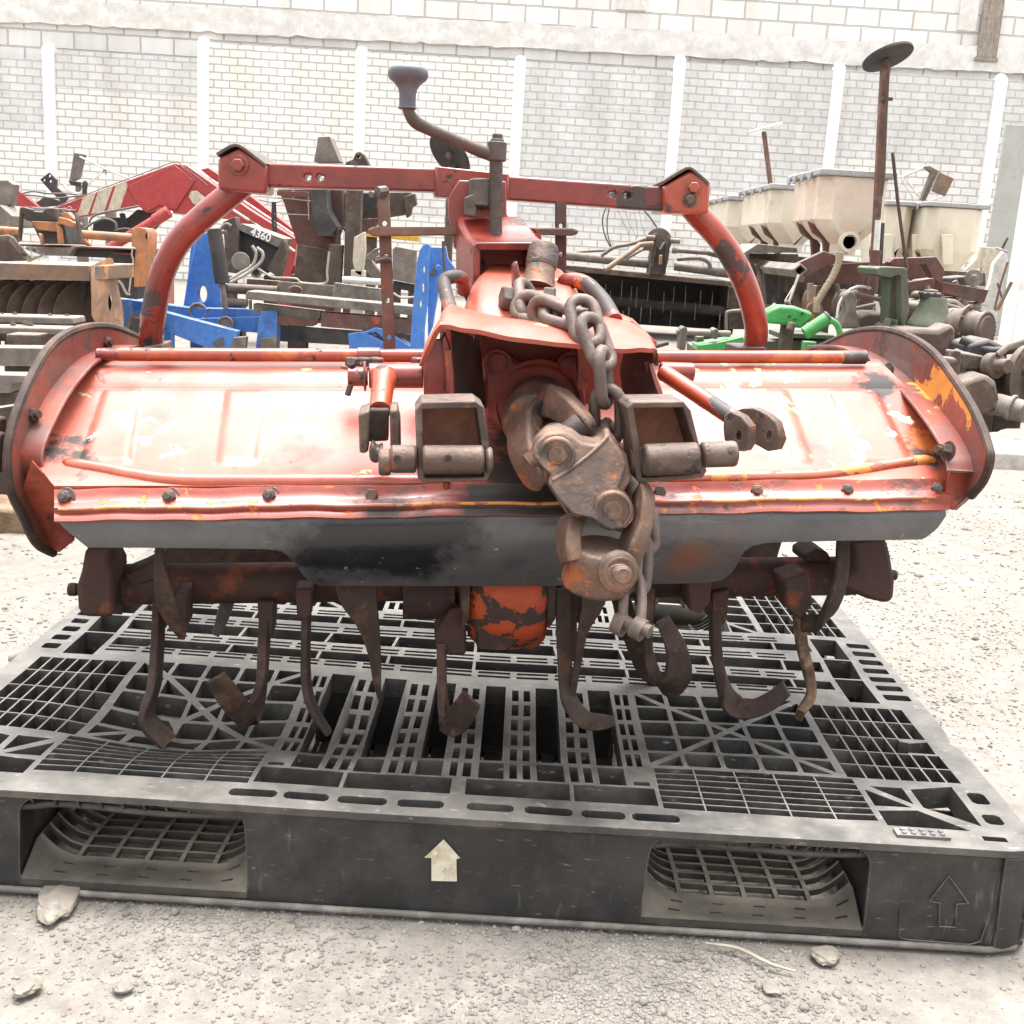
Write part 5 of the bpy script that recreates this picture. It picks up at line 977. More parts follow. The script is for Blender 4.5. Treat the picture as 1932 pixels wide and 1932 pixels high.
bp(r, 'ring_pin', m_hosel, k4, [('t', [(605, 545, Y-.16), (585, 525, Y-.16), (605, 505, Y-.16), (622, 525, Y-.16), (610, 545, Y-.16)], .006, 4), ('t', [(652, 535, Y-.16), (632, 512, Y-.16), (652, 492, Y-.16), (675, 512, Y-.16), (656, 535, Y-.16)], .007, 4)], bevel=0)
bp(r, 'hood', m_dk, k4, [('p', [(640, 905), (690, 880), (1265, 915), (1290, 1000), (1285, 1370), (1130, 1350), (1050, 980), (640, 960)], Y+.05, .5)])
bp(r, 'hood_edge', m_br, k4, [('p', [(-200, 830), (240, 848), (1265, 890), (1265, 905), (240, 868), (-200, 850)], Y, .5), ('p', [(1060, 925), (1250, 935), (1250, 952), (1060, 942)], Y+.03, .02)])
bp(r, 'cover_roll', m_ds, k4, [('p', [(240, 870), (690, 880), (640, 960), (400, 955), (240, 900)], Y-.02, .3)])
bp(r, 'hanging_strap', m_hosel, k4, [('t', [(1115, 1190, Y-.02), (1150, 1230, Y-.02), (1190, 1310, Y-.02), (1225, 1320, Y-.02)], .03, 4), ('t', [(1250, 880, Y-.1), (1240, 950, Y-.1), (1255, 1010, Y-.1), (1235, 1130, Y-.1), (1215, 1300, Y-.1)], .018, 4)], bevel=0)
stand(r, m_dk, [(262, 600, Y+.1), (-30, 560, Y+.1)], .08)

# --- red front loader
Y = 8.6; r = bg_('front_loader', 'red loader arm with three white stripes before the fence', 'loader', 300, Y)
arm_o = [(500, 512), (740, 418), (1640, 88), (1700, 96), (1850, 240), (1640, 545), (1520, 500), (1375, 552), (1300, 488), (735, 600), (540, 600)]
arm_ = bp(r, 'arm', m_lr, k4, [('p', arm_o, Y, .12)], bevel=.006)
bp(r, 'lower_arm', m_lr, kk, [('p', [(338, 308), (352, 312), (470, 395), (560, 452), (556, 490), (546, 524), (520, 520), (528, 474), (440, 415), (326, 402), (330, 350)], Y+.004, .12)])
bp(r, 'lower_arm', m_lr, kk, [('p', [(378, 320), (392, 316), (470, 368), (562, 440), (562, 455), (470, 392)], Y+.45, .12)])
bp(r, 'edge_rail', m_hose, k4, [('t', [(460, 525, Y-.01), (740, 408, Y-.01), (1620, 78, Y-.01), (1690, 84, Y-.01), (1960, 300, Y-.01)], .016)], arm_, bevel=0)
bp(r, 'edge_rail', m_wh, kk, [('t', [(400, 340, Y-.01), (470, 386, Y-.01), (558, 445, Y-.01)], .014), ('t', [(440, 396, Y-.03), (520, 448, Y-.03), (556, 474, Y-.03)], .016)], bevel=0)
for o in ([(780, 410), (905, 364), (826, 570), (722, 588)], [(922, 356), (1062, 308), (980, 540), (856, 564)], [(1088, 300), (1188, 262), (1202, 300), (1130, 510), (1012, 534)]): bp(r, 'stripe', m_pl, k4, [('p', o, Y-.004, .003)], arm_, bevel=0)
bp(r, 'gusset', m_lr, k4, [('p', [(1200, 300), (1640, 100), (1830, 250), (1650, 530), (1500, 480), (1380, 545), (1290, 470)], Y-.012, .01)], arm_, bevel=.003)
bp(r, 'worn_patch', m_pl, k4, [('p', [(1775, 400), (1800, 350), (1850, 345), (1932, 410), (1940, 440), (1850, 490), (1810, 460)], Y-.02, .006)], arm_, bevel=.003)
bp(r, 'ram', m_lr, k4, [('t', [(960, 930, Y-.08), (1480, 610, Y-.08)], .17), ('t', [(1455, 625, Y-.08), (1590, 540, Y-.08)], .21)])
bp(r, 'lever', m_lr, k4, [('p', [(48, 315), (70, 288), (110, 288), (350, 490), (380, 560), (180, 540), (140, 480)], Y-.05, .06, [circ(88, 322, 16, 20)])])
bp(r, 'black_plate', m_dk, k4, [('p', [(375, 240), (462, 170), (532, 240), (530, 310), (640, 400), (600, 470), (480, 360)], Y+.1, .03, [circ(410, 245, 14), circ(462, 204, 14), circ(470, 256, 14)]), ('p', [(320, 470), (420, 400), (560, 440), (590, 480), (380, 500)], Y+.1, .05)])
bp(r, 'hose', m_hose, k4, [('t', [(210, 372, Y-.1), (310, 352, Y-.1), (450, 372, Y-.1), (620, 372, Y-.1), (740, 385, Y-.1)], .03, 5), ('t', [(220, 385, Y-.12), (340, 392, Y-.12), (500, 415, Y-.12), (640, 405, Y-.12), (760, 392, Y-.12)], .03, 5), ('t', [(840, 680, Y-.12), (855, 610, Y-.12), (930, 562, Y-.12), (1120, 525, Y-.12), (1310, 490, Y-.12)], .035, 5),
   ('t', [(790, 710, Y-.15), (870, 650, Y-.15), (980, 610, Y-.15), (1080, 640, Y-.15), (1100, 710, Y-.15)], .04, 5), ('t', [(80, 450, Y-.15), (85, 540, Y-.15), (130, 600, Y-.15), (200, 610, Y-.15)], .03, 5), ('t', [(1080, 720, Y-.15), (1180, 700, Y-.15), (1260, 720, Y-.15)], .03, 5)], bevel=0)
bp(r, 'tower', m_dk, k4, [('p', [(880, 640), (960, 590), (1200, 600), (1290, 520), (1500, 540), (1300, 760), (860, 760)], Y+.14, .3), ('p', [(1120, 560), (1165, 555), (1190, 660), (1150, 690)], Y+.1, .03)])
stand(r, m_lr, [(300, 480, Y+.05), (540, 500, Y+.05)], .14)
c = bg_('grey_cabinet', 'grey steel post and box at the far left edge', 'machine part', 10, 7.2)
bp(c, 'post', m_ds, k4, [('p', [(-100, 250), (70, 246), (122, 285), (90, 480), (-100, 490)], 7.3, .1)]); bp(c, 'box', m_ds, k4, [('p', [(-150, 470), (0, 480), (115, 585), (115, 680), (-150, 690)], 7.2, .5)]); stand(c, m_db, [(8, 420, 7.3)], .1)
Y = 10.6; c = bg_('lattice_frame', 'pale lattice frame standing against the fence at the left', 'frame', 190, Y)
bp(c, 'post', m_ds, k4, [('p', [(695, -15), (775, 0), (722, 225), (650, 265)], Y, .1)])
bp(c, 'brace', m_wh, k4, [('t', [(750, 25, Y), (990, 140, Y), (1260, 250, Y)], .04), ('t', [(985, 150, Y), (800, 310, Y)], .035), ('t', [(992, 150, Y), (1020, 330, Y)], .035)], bevel=0)
bp(c, 'runner', m_wh, k4, [('t', [(600, 295, Y-.05), (660, 350, Y-.05), (760, 370, Y-.05), (800, 280, Y-.05)], .07, 5)], bevel=0); bp(c, 'clamp', m_dk, k4, [('p', [(770, 270), (800, 245), (815, 270), (800, 380), (775, 375)], Y-.1, .04), ('p', [(640, 245), (760, 265), (750, 310), (660, 290)], Y-.06, .03)]); stand(c, m_ds, [(150, 350, Y), (205, 360, Y)], .08)

# --- red mast with grey box and castings
Y = 7.8; r = bg_('red_mast', 'dark red loader mast with a grey box above the dusty beams', 'mast', 580, Y)
bp(r, 'column', m_br, k5, [('p', [(680, 330), (1290, 330), (1295, 640), (1200, 900), (870, 880), (790, 620), (735, 450)], Y, .12)])
bp(r, 'foot_plate', m_db, k5, [('p', [(868, 850), (1190, 905), (1160, 1230), (830, 1180)], Y-.02, .12)])
bp(r, 'control_box', m_ds, kk, [('p', [(600, 258), (622, 257), (641, 305), (592, 305)], Y-.05, .18), ])
bp(r, 'control_box', m_dk, k5, [('p', [(1000, 330), (1140, 330), (1150, 520), (1240, 690), (1185, 775), (1050, 770), (1000, 600)], Y-.2, .2)])
bp(r, 'ram', m_db, k5, [('t', [(1245, 700, Y-.15), (1245, 860, Y-.15)], .1), ('t', [(1235, 850, Y-.15), (1215, 1240, Y-.15)], .235)])
bp(r, 'guard_rail', m_hosel, k5, [('t', [(640, 412, Y-.1), (800, 420, Y-.1), (990, 442, Y-.1)], .02), ('t', [(700, 562, Y-.1), (985, 575, Y-.1)], .014), ('t', [(968, 370, Y-.1), (976, 620, Y-.1)], .022), ('t', [(828, 340, Y-.1), (826, 415, Y-.1)], .03)], bevel=0)
bp(r, 'lamp_bar', m_br, k5, [('p', [(672, 345), (965, 355), (965, 400), (672, 390)], Y-.12, .05)])
bp(r, 'casting', m_db, k5, [('p', [(1295, 360), (1930, 360), (1900, 560), (1660, 600), (1500, 600), (1440, 640), (1330, 700), (1290, 680)], Y+.2, .2), ('p', [(1870, 400), (1970, 370), (1985, 470), (1940, 500), (1930, 570), (1890, 600)], Y+.15, .1)])
bp(r, 'cover_plate', m_dk, k5, [('p', [(1300, 365), (1640, 370), (1560, 560), (1300, 540)], Y+.1, .05)])
bp(r, 'casting', m_br, k5, [('p', [(1290, 700), (1480, 615), (1640, 600), (1640, 640), (1420, 810), (1350, 800)], Y+.1, .12)])
bp(r, 'black_hose', m_dk, k5, [('t', [(640, 450, Y-.2), (635, 560, Y-.2), (640, 760, Y-.2)], .05), ('t', [(655, 450, Y-.2), (662, 560, Y-.2), (668, 760, Y-.2)], .03), ('t', [(500, 430, Y-.2), (640, 460, Y-.2), (720, 440, Y-.2)], .014, 4)], bevel=0)
stand(r, m_br, [(590, 520, Y+.02)], .3)
c = bg_('bearing_bracket', 'small brown eyed bracket above the red top beam', 'bracket', 672, 7.6)
bp(c, 'eye', m_db, k2, [('p', [(20, 935), (20, 915), (60, 900), (75, 862), (100, 855), (125, 875), (145, 920), (150, 1000), (20, 1000)], 7.6, .12, [circ(92, 885, 10)])]); stand(c, m_db, [(668, 320, 7.62)], .1)
c = bg_('harrow_disc', 'dark harrow disc standing tilted behind the crank arm', 'disc', 850, 7.0)
q = P(853, 288, 7.0); mb = MB(); mb.lathe(q, (-.55, -.55, -.63), [(0, .02), (.004, .10), (.02, .148), (.024, .150), (.012, .10), (.008, .0)], 36); 
mb.build('blade', m_dk, c, loc=V(c['_l'])); bp(c, 'hub', m_db, kk, [('l', (848, 292, 6.98), (-.55, -.55, -.63), [(0, .04), (.02, .03), (.03, .02)])]); stand(c, m_db, [(853, 300, 7.03)], .05)
# --- grey box with painted number, hoses
Y = 6.9; r = bg_('numbered_box', 'grey tilted steel box with the white number 4360 and pale hoses', 'box', 480, Y)
face = [(308, 712), (340, 652), (728, 795), (692, 882)]
bp(r, 'shell', m_ds, k5, [('p', face, Y, .3)]); bp(r, 'recess', m_dk, k5, [('p', [(308, 716), (690, 884), (600, 1080), (520, 1130), (308, 930)], Y+.05, .2)])
bp(r, 'side_wing', m_db, k5, [('p', [(575, 1085), (738, 802), (765, 930), (690, 1165)], Y-.05, .1)]); bp(r, 'side_plank', m_db, k5, [('p', [(165, 640), (280, 588), (310, 710), (300, 1125), (195, 1112)], Y-.02, .1)])
bp(r, 'pulley', m_ds, k5, [('l', (335, 1010, Y-.03), (.1, -1, .1), [(0, .26), (.04, .26), (.05, .2), (.05, .0)])]); bp(r, 'fitting', m_ds, k5, [('l', (480, 1115, Y-.06), (.1, -1, .1), [(0, .15), (.06, .15), (.06, .09), (.0, .09)]), ('t', [(150, 700, Y-.1), (200, 660, Y-.1), (240, 680, Y-.1)], .05, 4), ('t', [(160, 740, Y-.1), (200, 730, Y-.1)], .05)], bevel=0)
bp(r, 'hose', m_hosel, k5, [('t', [(440, 860, Y-.12), (478, 940, Y-.12), (440, 1050, Y-.12), (330, 1120, Y-.12), (235, 1180, Y-.12)], .042, 6), ('t', [(485, 880, Y-.15), (540, 930, Y-.15), (525, 1010, Y-.15), (400, 1120, Y-.15), (235, 1210, Y-.15)], .042, 6), ('t', [(500, 1080, Y-.1), (560, 1120, Y-.1), (640, 1160, Y-.1), (760, 1165, Y-.1), (860, 1175, Y-.1), (910, 1210, Y-.1), (1130, 1215, Y-.1), (1145, 1100, Y-.1), (1165, 920, Y-.1)], .03, 6)], bevel=0)
fc = bpy.data.curves.new('number', 'FONT'); fc.body = '4360'; fc.size = .062; fc.align_x = 'CENTER'; fc.extrude = .002; fc.offset = .0008; fo = bpy.data.objects.new('number', fc); C.objects.link(fo)
bpy.context.view_layer.update(); me = bpy.data.meshes.new_from_object(fo.evaluated_get(bpy.context.evaluated_depsgraph_get())); bpy.data.objects.remove(fo); bpy.data.curves.remove(fc)
a, b = P(*k5(470, 748), Y), P(*k5(600, 798), Y); o = bpy.data.objects.new('number', me); C.objects.link(o); o.parent = r; pc = P(*k5(512, 793), Y-.012); o.location = pc-V(r['_l']); d = (b-a).normalized(); o.rotation_euler = Matrix((d, V((0, -1, 0)).cross(d), V((0, -1, 0)))).transposed().to_euler(); me.materials.clear(); me.materials.append(m_letter)
stand(r, m_db, [(430, 520, Y+.1), (510, 520, Y+.1)], .08)
# --- dusty beams
Y = 6.2; r = bg_('dusty_beams', 'dusty grey brown implement frame of stacked beams in the middle', 'frame', 600, Y)
bp(r, 'beam', m_ds, k5, [('p', [(375, 1320), (400, 1288), (1960, 1432), (1960, 1520), (380, 1365)], Y-.3, .16)])
bp(r, 'beam', m_ds, k5, [('p', [(450, 1405), (1095, 1482), (1070, 1560), (450, 1500)], Y-.22, .12)]); bp(r, 'beam', m_br, k5, [('p', [(1092, 1490), (1960, 1560), (1960, 1700), (1086, 1625)], Y-.28, .14)]); bp(r, 'beam', m_br, k5, [('p', [(640, 1520), (1072, 1562), (1010, 1622), (660, 1605)], Y-.24, .1)])
bp(r, 'hole_plate', m_ds, k5, [('p', [(690, 1198), (1210, 1238), (1195, 1350), (650, 1305)], Y+.02, .02, [circ(845, 1290, 62, 42)])]); bp(r, 'ring', m_ds, k5, [('t', [(*q, Y+.01) for q in circ(845, 1290, 66, 45, 20)]+[(911, 1290, Y+.01)], .02)], bevel=0)
bp(r, 'panel', m_ds, k5, [('p', [(1215, 1208), (1665, 1270), (1655, 1385), (1190, 1345)], Y-.02, .03, [circ(1240, 1250, 9), circ(1568, 1275, 9), circ(1628, 1280, 9)])]); bp(r, 'panel', m_db, k5, [('p', [(388, 1172), (692, 1195), (680, 1270), (388, 1245)], Y+.02, .05)])
bp(r, 'tube', m_db, k5, [('t', [(190, 1262, Y), (680, 1290, Y)], .13)]); bp(r, 'tube', m_ds, k5, [('t', [(160, 1390, Y), (400, 1400, Y)], .1)]); bp(r, 'roller', m_wh, k5, [('t', [(1290, 1180, Y+.1), (1650, 1205, Y+.1)], .085)]); bp(r, 'pin', m_db, k5, [('t', [(425, 1370, Y-.3), (425, 1460, Y-.3)], .04)])
bp(r, 'under_frame', m_dk, k5, [('p', [(640, 1600), (1960, 1700), (1960, 1830), (640, 1760)], Y+.2, .3)]); stand(r, m_dk, [(560, 600, Y+.2), (750, 610, Y+.2), (440, 570, Y+.1)], .1)
c = bg_('plank', 'pale upright plank between the red mast and the stand leg', 'plank', 675, 7.0); bp(c, 'board', m_pl, k5, [('p', [(1400, 785), (1500, 730), (1505, 900), (1470, 1155), (1410, 1120), (1385, 1000)], 7.0, .06)]); stand(c, m_pl, [(675, 510, 7.0)], .08)
c = bg_('steel_sheet', 'flat grey panel standing behind the left stand leg', 'panel', 765, 6.6); bp(c, 'sheet', m_ds, kh, [('p', [(405, 690), (430, 660), (600, 692), (590, 965), (405, 930)], 6.6, .04)]); bp(c, 'base', m_dk, kh, [('p', [(410, 935), (600, 970), (590, 1030), (410, 1000)], 6.65, .2)]); bp(c, 'hose', m_hosel, kh, [('t', [(410, 1040, 6.5), (480, 1075, 6.5), (590, 1070, 6.5)], .03, 5)], bevel=0); stand(c, m_db, [(745, 540, 6.66), (780, 545, 6.66)], .06)
c = bg_('yellow_bar', 'yellow steel bar lying level behind the left stand leg', 'bar', 780, 9.0); bp(c, 'bar', m_ye, kk, [('p', [(684, 436), (690, 428), (790, 444), (790, 456), (690, 446)], 9.0, .1), ('p', [(1020, 452), (1039, 454), (1039, 466), (1022, 464)], 9.0, .1)]); stand(c, m_db, [(700, 440, 9.05), (1030, 460, 9.05)], .08)
c = bg_('lever_casting', 'small rusty lever casting behind the left stand leg holes', 'casting', 710, 7.4); bp(c, 'lever', m_ds, kh, [('p', [(180, 760), (215, 750), (330, 900), (330, 1000), (290, 960), (175, 850)], 7.4, .08), ('p', [(190, 740), (260, 680), (310, 670), (310, 730), (270, 740), (215, 790)], 7.35, .06, [circ(292, 702, 12)])]); stand(c, m_ds, [(722, 535, 7.42)], .06)
# --- blue implements
Y = 6.2; r = bg_('blue_implement', 'blue painted hitch frame with a black gas strut at the left', 'implement', 420, Y)
bp(r, 'mast', m_bl, k1, [('p', [(1110, 1335), (1190, 1300), (1215, 1450), (1240, 1580), (1240, 1755), (1030, 1755), (1060, 1560)], Y+.1, .05, [circ(1142, 1660, 26, 48)]), ('p', [(1080, 1365), (1112, 1335), (1080, 1500), (1060, 1560), (1070, 1450)], Y+.25, .04)])
bp(r, 'strut', m_dk, k1, [('t', [(1208, 1290, Y-.05), (1255, 1600, Y-.05)], .125)]); bp(r, 'strut_rod', m_ds, k1, [('t', [(1255, 1600, Y-.05), (1275, 1745, Y-.05)], .045)])
bp(r, 'arm', m_bl, k1, [('p', [(905, 1755), (1340, 1870), (1320, 1960), (1230, 1990), (905, 1860)], Y-.3, .07)]); bp(r, 'arm', m_bl, k1, [('p', [(680, 1685), (1060, 1735), (1500, 1750), (1500, 1800), (1040, 1800), (690, 1760)], Y, .09)])
bp(r, 'post', m_bl, k1, [('p', [(1470, 1755), (1566, 1752), (1558, 1990), (1440, 1990), (1455, 1860)], Y-.25, .1)]); bp(r, 'web', m_bl, k1, [('p', [(1040, 1800), (1470, 1785), (1460, 1880), (1350, 1870)], Y-.02, .02), ('p', [(680, 1690), (725, 1690), (740, 1800), (690, 1870)], Y-.1, .05)])
bp(r, 'roller_end', m_ds, k1, [('l', (1275, 1830, Y-.04), (.1, -1, .05), [(0, .14), (.05, .14), (.055, .11), (.04, .10), (.04, 0)]), ('l', (1120, 1760, Y+.02), (.1, -1, .05), [(0, .16), (.05, .16), (.05, .12), (.03, .12), (.03, 0)])]); bp(r, 'foot', m_ds, k1, [('p', [(1315, 1905), (1390, 1900), (1380, 2000), (1300, 2000)], Y-.32, .05), ('p', [(1470, 1910), (1560, 1900), (1558, 2000), (1465, 2000)], Y-.27, .06), ('p', [(735, 1770), (775, 1760), (765, 1860), (735, 1900), (700, 1890)], Y-.15, .05, [circ(740, 1850, 8, 18)])])
stand(r, m_bl, [(310, 620, Y-.2), (505, 650, Y-.2), (370, 590, Y+.1)], .07)
Y = 5.6; r = bg_('blue_mast', 'blue curved hitch mast with bolt holes beside the shield', 'mast', 800, Y)
bp(r, 'plate', m_bl, kh, [('p', [(600, 800), (622, 700), (650, 652), (690, 640), (712, 660), (700, 760), (695, 900), (690, 1080), (660, 1340), (665, 1560), (540, 1560), (570, 1150)], Y, .05, [circ(657, 850, 9, 32), circ(650, 995, 11, 38), circ(630, 1130, 9, 34)])])
bp(r, 'plate', m_bl, kh, [('p', [(700, 668), (800, 672), (835, 660), (852, 760), (920, 855), (900, 890), (805, 905), (780, 1000), (745, 1210), (730, 1310), (690, 1400), (690, 900)], Y+.14, .05, [circ(868, 862, 9, 24)])]); bp(r, 'boss', m_bl, kh, [('l', (775, 835, Y+.13), (0, -1, 0), [(0, .07), (.03, .07), (.03, 0)])]); bp(r, 'rod', m_db, kh, [('t', [(812, 620, Y+.05), (818, 760, Y+.05), (830, 890, Y+.05)], .03)], bevel=0)
stand(r, m_bl, [(790, 660, Y+.02)], .1)
Y = 5.9; r = bg_('blue_bracket', 'pale blue slotted bracket low beside the left stand leg', 'bracket', 710, Y)
bp(r, 'plate', m_bl, k5, [('p', [(1340, 1690), (1500, 1670), (1600, 1632), (1690, 1650), (1900, 1790), (1960, 1830), (1960, 1900), (1360, 1900)], Y, .12, [[(1530, 1690), (1600, 1675), (1700, 1750), (1680, 1770)]])]); stand(r, m_bl, [(670, 650, Y+.02), (760, 655, Y+.02)], .06)

# --- flail rake
Y = 9.6; r = bg_('flail_rake', 'dusty dark flail rake with rows of steel teeth before the fence', 'rake', 1240, Y)
bp(r, 'top_plate', m_db, k6, [('p', [(-220, 1040), (0, 1058), (1440, 1205), (1440, 1250), (0, 1112), (-220, 1090)], Y-.3, 1.0)])
bp(r, 'back_plate', m_dk, k6, [('p', [(-220, 1100), (0, 1110), (1440, 1245), (1420, 1660), (450, 1600), (-220, 1560)], Y+.45, .05)]); bp(r, 'end_plate', m_db, k6, [('p', [(1375, 1245), (1545, 1270), (1545, 1650), (1385, 1650)], Y, .5)])
bp(r, 'roller', m_dk, k6, [('t', [(-200, 1345, Y+.1), (1400, 1485, Y+.1)], .21)])
for x, y0, y1, c_ in ((140, 1180, 1300, 0), (228, 1230, 1400, 0), (270, 1290, 1450, 1), (380, 1190, 1370, 0), (520, 1250, 1450, 1), (470, 1250, 1380, 0), (630, 1205, 1380, 0), (775, 1300, 1490, 1), (870, 1250, 1400, 0), (980, 1240, 1450, 0), (1072, 1400, 1560, 1), (1120, 1290, 1450, 0), (1232, 1300, 1430, 1), (1300, 1500, 1640, 1), (1380, 1290, 1450, 0), (445, 1440, 1580, 0), (650, 1440, 1590, 0), (840, 1480, 1620, 0), (390, 1480, 1590, 0), (560, 1440, 1590, 0), (60, 1270, 1420, 1)):
    bp(r, 'tooth', m_ob if c_ else m_ds, k6, [('t', [(x, y0, Y-.02+.06*c_), (x-4, (y0+y1)/2, Y-.05), (x-12, y1, Y)], .022 if c_ else .017)], bevel=0)
bp(r, 'frame_tube', m_ds, k6, [('t', [(-220, 950, Y-.1), (650, 1035, Y-.1)], .175)]); bp(r, 'frame_tube', m_ds, k6, [('t', [(870, 1055, Y-.1), (1420, 1130, Y-.1)], .17)]); bp(r, 'frame_tube', m_ds, k6, [('t', [(870, 905, Y), (1180, 930, Y), (1420, 1000, Y+.3)], .09)])
bp(r, 'headstock', m_dk, k6, [('p', [(640, 1130), (655, 990), (690, 830), (740, 900), (780, 830), (825, 830), (800, 1000), (790, 1135)], Y-.35, .3)]); bp(r, 'headstock_plate', m_db, k6, [('p', [(680, 750), (715, 745), (700, 900), (670, 1060), (640, 1060)], Y-.4, .04), ('p', [(810, 770), (840, 780), (815, 1000), (790, 1100), (785, 960)], Y-.4, .04)])
bp(r, 'pulley_guard', m_db, k6, [('l', (722, 820, Y-.15), (0, -1, .1), [(0, .5), (.06, .5), (.07, .45), (.07, 0)])]); bp(r, 'cross_pin', m_ds, k6, [('t', [(605, 785, Y-.42), (690, 790, Y-.42)], .1), ('t', [(830, 815, Y-.42), (925, 822, Y-.42)], .1), ('t', [(580, 880, Y-.42), (660, 890, Y-.42)], .09), ('t', [(850, 910, Y-.42), (900, 912, Y-.42)], .1)])
bp(r, 'handle', m_ob, k6, [('t', [(215, 1095, Y-.7), (440, 935, Y-.6), (545, 855, Y-.5), (670, 845, Y-.45)], .1)]); bp(r, 'link_plate', m_ob, k6, [('p', [(730, 950), (760, 950), (758, 1040), (725, 1040)], Y-.44, .03)])
bp(r, 'hose', m_ds, k6, [('t', [(180, 960, Y-.2), (300, 880, Y-.2), (420, 855, Y-.2), (520, 830, Y-.2), (600, 800, Y-.2)], .075, 5), ('t', [(900, 990, Y-.2), (1100, 980, Y-.2), (1190, 1020, Y-.2), (1210, 1080, Y-.2)], .08, 5), ('t', [(420, 990, Y-.2), (540, 920, Y-.2), (640, 880, Y-.2)], .04, 5)], bevel=0)
bp(r, 'control_cable', m_hose, k6, [('t', [(236, 490, Y), (196, 600, Y), (210, 740, Y), (275, 890, Y)], .028, 6), ('t', [(262, 490, Y), (240, 620, Y), (245, 760, Y), (285, 890, Y)], .024, 6), ('t', [(570, 510, Y), (660, 620, Y), (760, 780, Y)], .035, 5), ('t', [(335, 520, Y), (390, 640, Y), (440, 760, Y), (450, 850, Y)], .008, 5), ('t', [(405, 520, Y), (450, 660, Y), (520, 790, Y)], .008, 5), ('t', [(485, 515, Y), (510, 640, Y), (530, 790, Y)], .008, 5), ('t', [(540, 520, Y), (560, 660, Y), (590, 740, Y)], .008, 5), ('t', [(-200, 940, Y+.1), (60, 915, Y+.1), (280, 905, Y+.1)], .05)], bevel=0)
stand(r, m_dk, [(1095, 560, Y+.3), (1372, 600, Y+.3)], .12)

# --- seed planter with cream hoppers
r = bg_('seed_planter', 'old row seed planter with cream plastic hoppers by the fence', 'planter', 1640, 7.2)
def quad(x0, x1, y0, y1, z): 
    c = .075; return [V((x0+c, y0, z)), V((x1-c, y0, z)), V((x1, y0+c, z)), V((x1, y1-c, z)), V((x1-c, y1, z)), V((x0+c, y1, z)), V((x0, y1-c, z)), V((x0, y0+c, z))]
zt = P(1544, 330, 6.3).z; zm = P(1540, 412, 6.3).z; zb = P(1600, 462, 6.35).z; xa = P(1544, 400, 6.3).x; xb = P(1676, 400, 6.3).x
def hopper(x0, x1, y0, y1, mat, zt, zm, zb, sx=.5, bw=.14, out=True):
    cx = x0+(x1-x0)*sx; mb = MB(); mb.rings([quad(x0, x1, y0, y1, zt), quad(x0+.005, x1-.005, y0+.005, y1-.005, zm), quad(x0+.03, x1-.035, y0+.02, y1-.05, zm-.04), quad(cx-bw/2, cx+bw/2, y0+.04, y0+(y1-y0)*.5, zb), quad(cx-bw/2, cx+bw/2, y0+.04, y0+(y1-y0)*.5, zb-.05)])
    h = mb.build('hopper', mat, r, loc=V(r['_l']), bevel=.012, ang=25)
    mb = MB(); mb.bx(x0-.02, x1+.02, y0-.02, y0+(y1-y0)*.47, zt+.002, zt+.035); mb.bx(x0-.02, x1+.02, y0+(y1-y0)*.5, y1+.02, zt+.004, zt+.038)
    for q in (.2, .45, .7, .9): mb.bx(x0-.035, x0-.021, y0+(y1-y0)*q, y0+(y1-y0)*q+.05, zt-.02, zt+.03)
    mb.build('lid', m_lid, h, loc=V(r['_l']), bevel=.006)
    mb = MB(); mb.lathe((cx, y0+(.03 if out else .3), zb+.015), (0, -1, 0), [(0, .055), (.04, .055), (.04, .038), (.0, .036)], 20); mb.build('outlet', m_cr, h, loc=V(r['_l']))
    for q in (.12, .5):
        mb = MB(); ya = y0+(y1-y0)*q+.05; mb.prism([(x0-.012, ya, zm-.01), (x0+.07, ya, zm-.06), (cx-.05, ya, zb+.0), (cx-.05, ya, zb-.12), (x0+.11, ya, zb-.12), (x0+.08, ya, zb+.02), (x0+.02, ya, zm-.07)], (0, .05, 0)); mb.build('hopper_bracket', m_br, h, loc=V(r['_l']), bevel=.004)
    return h
hopper(xa, xb, 6.3, 7.02, m_crd, zt, zm, zb); hopper(xa-.02, xb-.03, 7.45, 8.55, m_cr, zt-.02, zm, zb, out=False); hopper(xa-.02, xb-.03, 9.0, 10.2, m_cr, zt-.03, zm, zb, out=False)
x1 = P(1752, 400, 8.7).x; x2 = P(1862, 400, 8.7).x; zt2 = P(1752, 389, 8.7).z; zm2 = P(1752, 470, 8.7).z; zb2 = P(1800, 515, 8.7).z
hopper(x1, x2, 8.7, 9.5, m_cr, zt2, zm2, zb2, .5, .2, False); x0 = P(1676, 400, 8.9).x; hopper(x0, x1-.03, 8.9, 9.6, m_cr, zt2, zm2, zb2, .6, .2, False)
for u0, u1 in ((1625, 1640), (1668, 1684), (1722, 1738), (1778, 1798)): bp(r, 'hopper_rib', m_cr, kk, [('p', [(u0, 442), (u1, 442), (u1, 500), (u0+2, 500)], 8.66 if u0 > 1750 else 8.86, .03)])
bp(r, 'frame', m_br, k7, [('p', [(160, 950), (390, 900), (690, 880), (700, 1062), (130, 1050)], 6.6, .12), ('p', [(55, 905), (300, 790), (400, 825), (392, 885), (160, 1002), (45, 950)], 6.2, .06)])
bp(r, 'frame', m_br, k7, [('p', [(835, 885), (870, 850), (1220, 838), (1282, 935), (1262, 1065), (1180, 1000), (1130, 900), (860, 915)], 6.9, .1), ('p', [(980, 1045), (1200, 1012), (1205, 1060), (990, 1105)], 6.8, .06), ('p', [(1255, 1040), (1650, 1112), (1610, 1215), (1255, 1125)], 7.0, .12), ('p', [(690, 900), (840, 880), (1130, 900), (1120, 1000), (700, 1060)], 7.2, .1)])
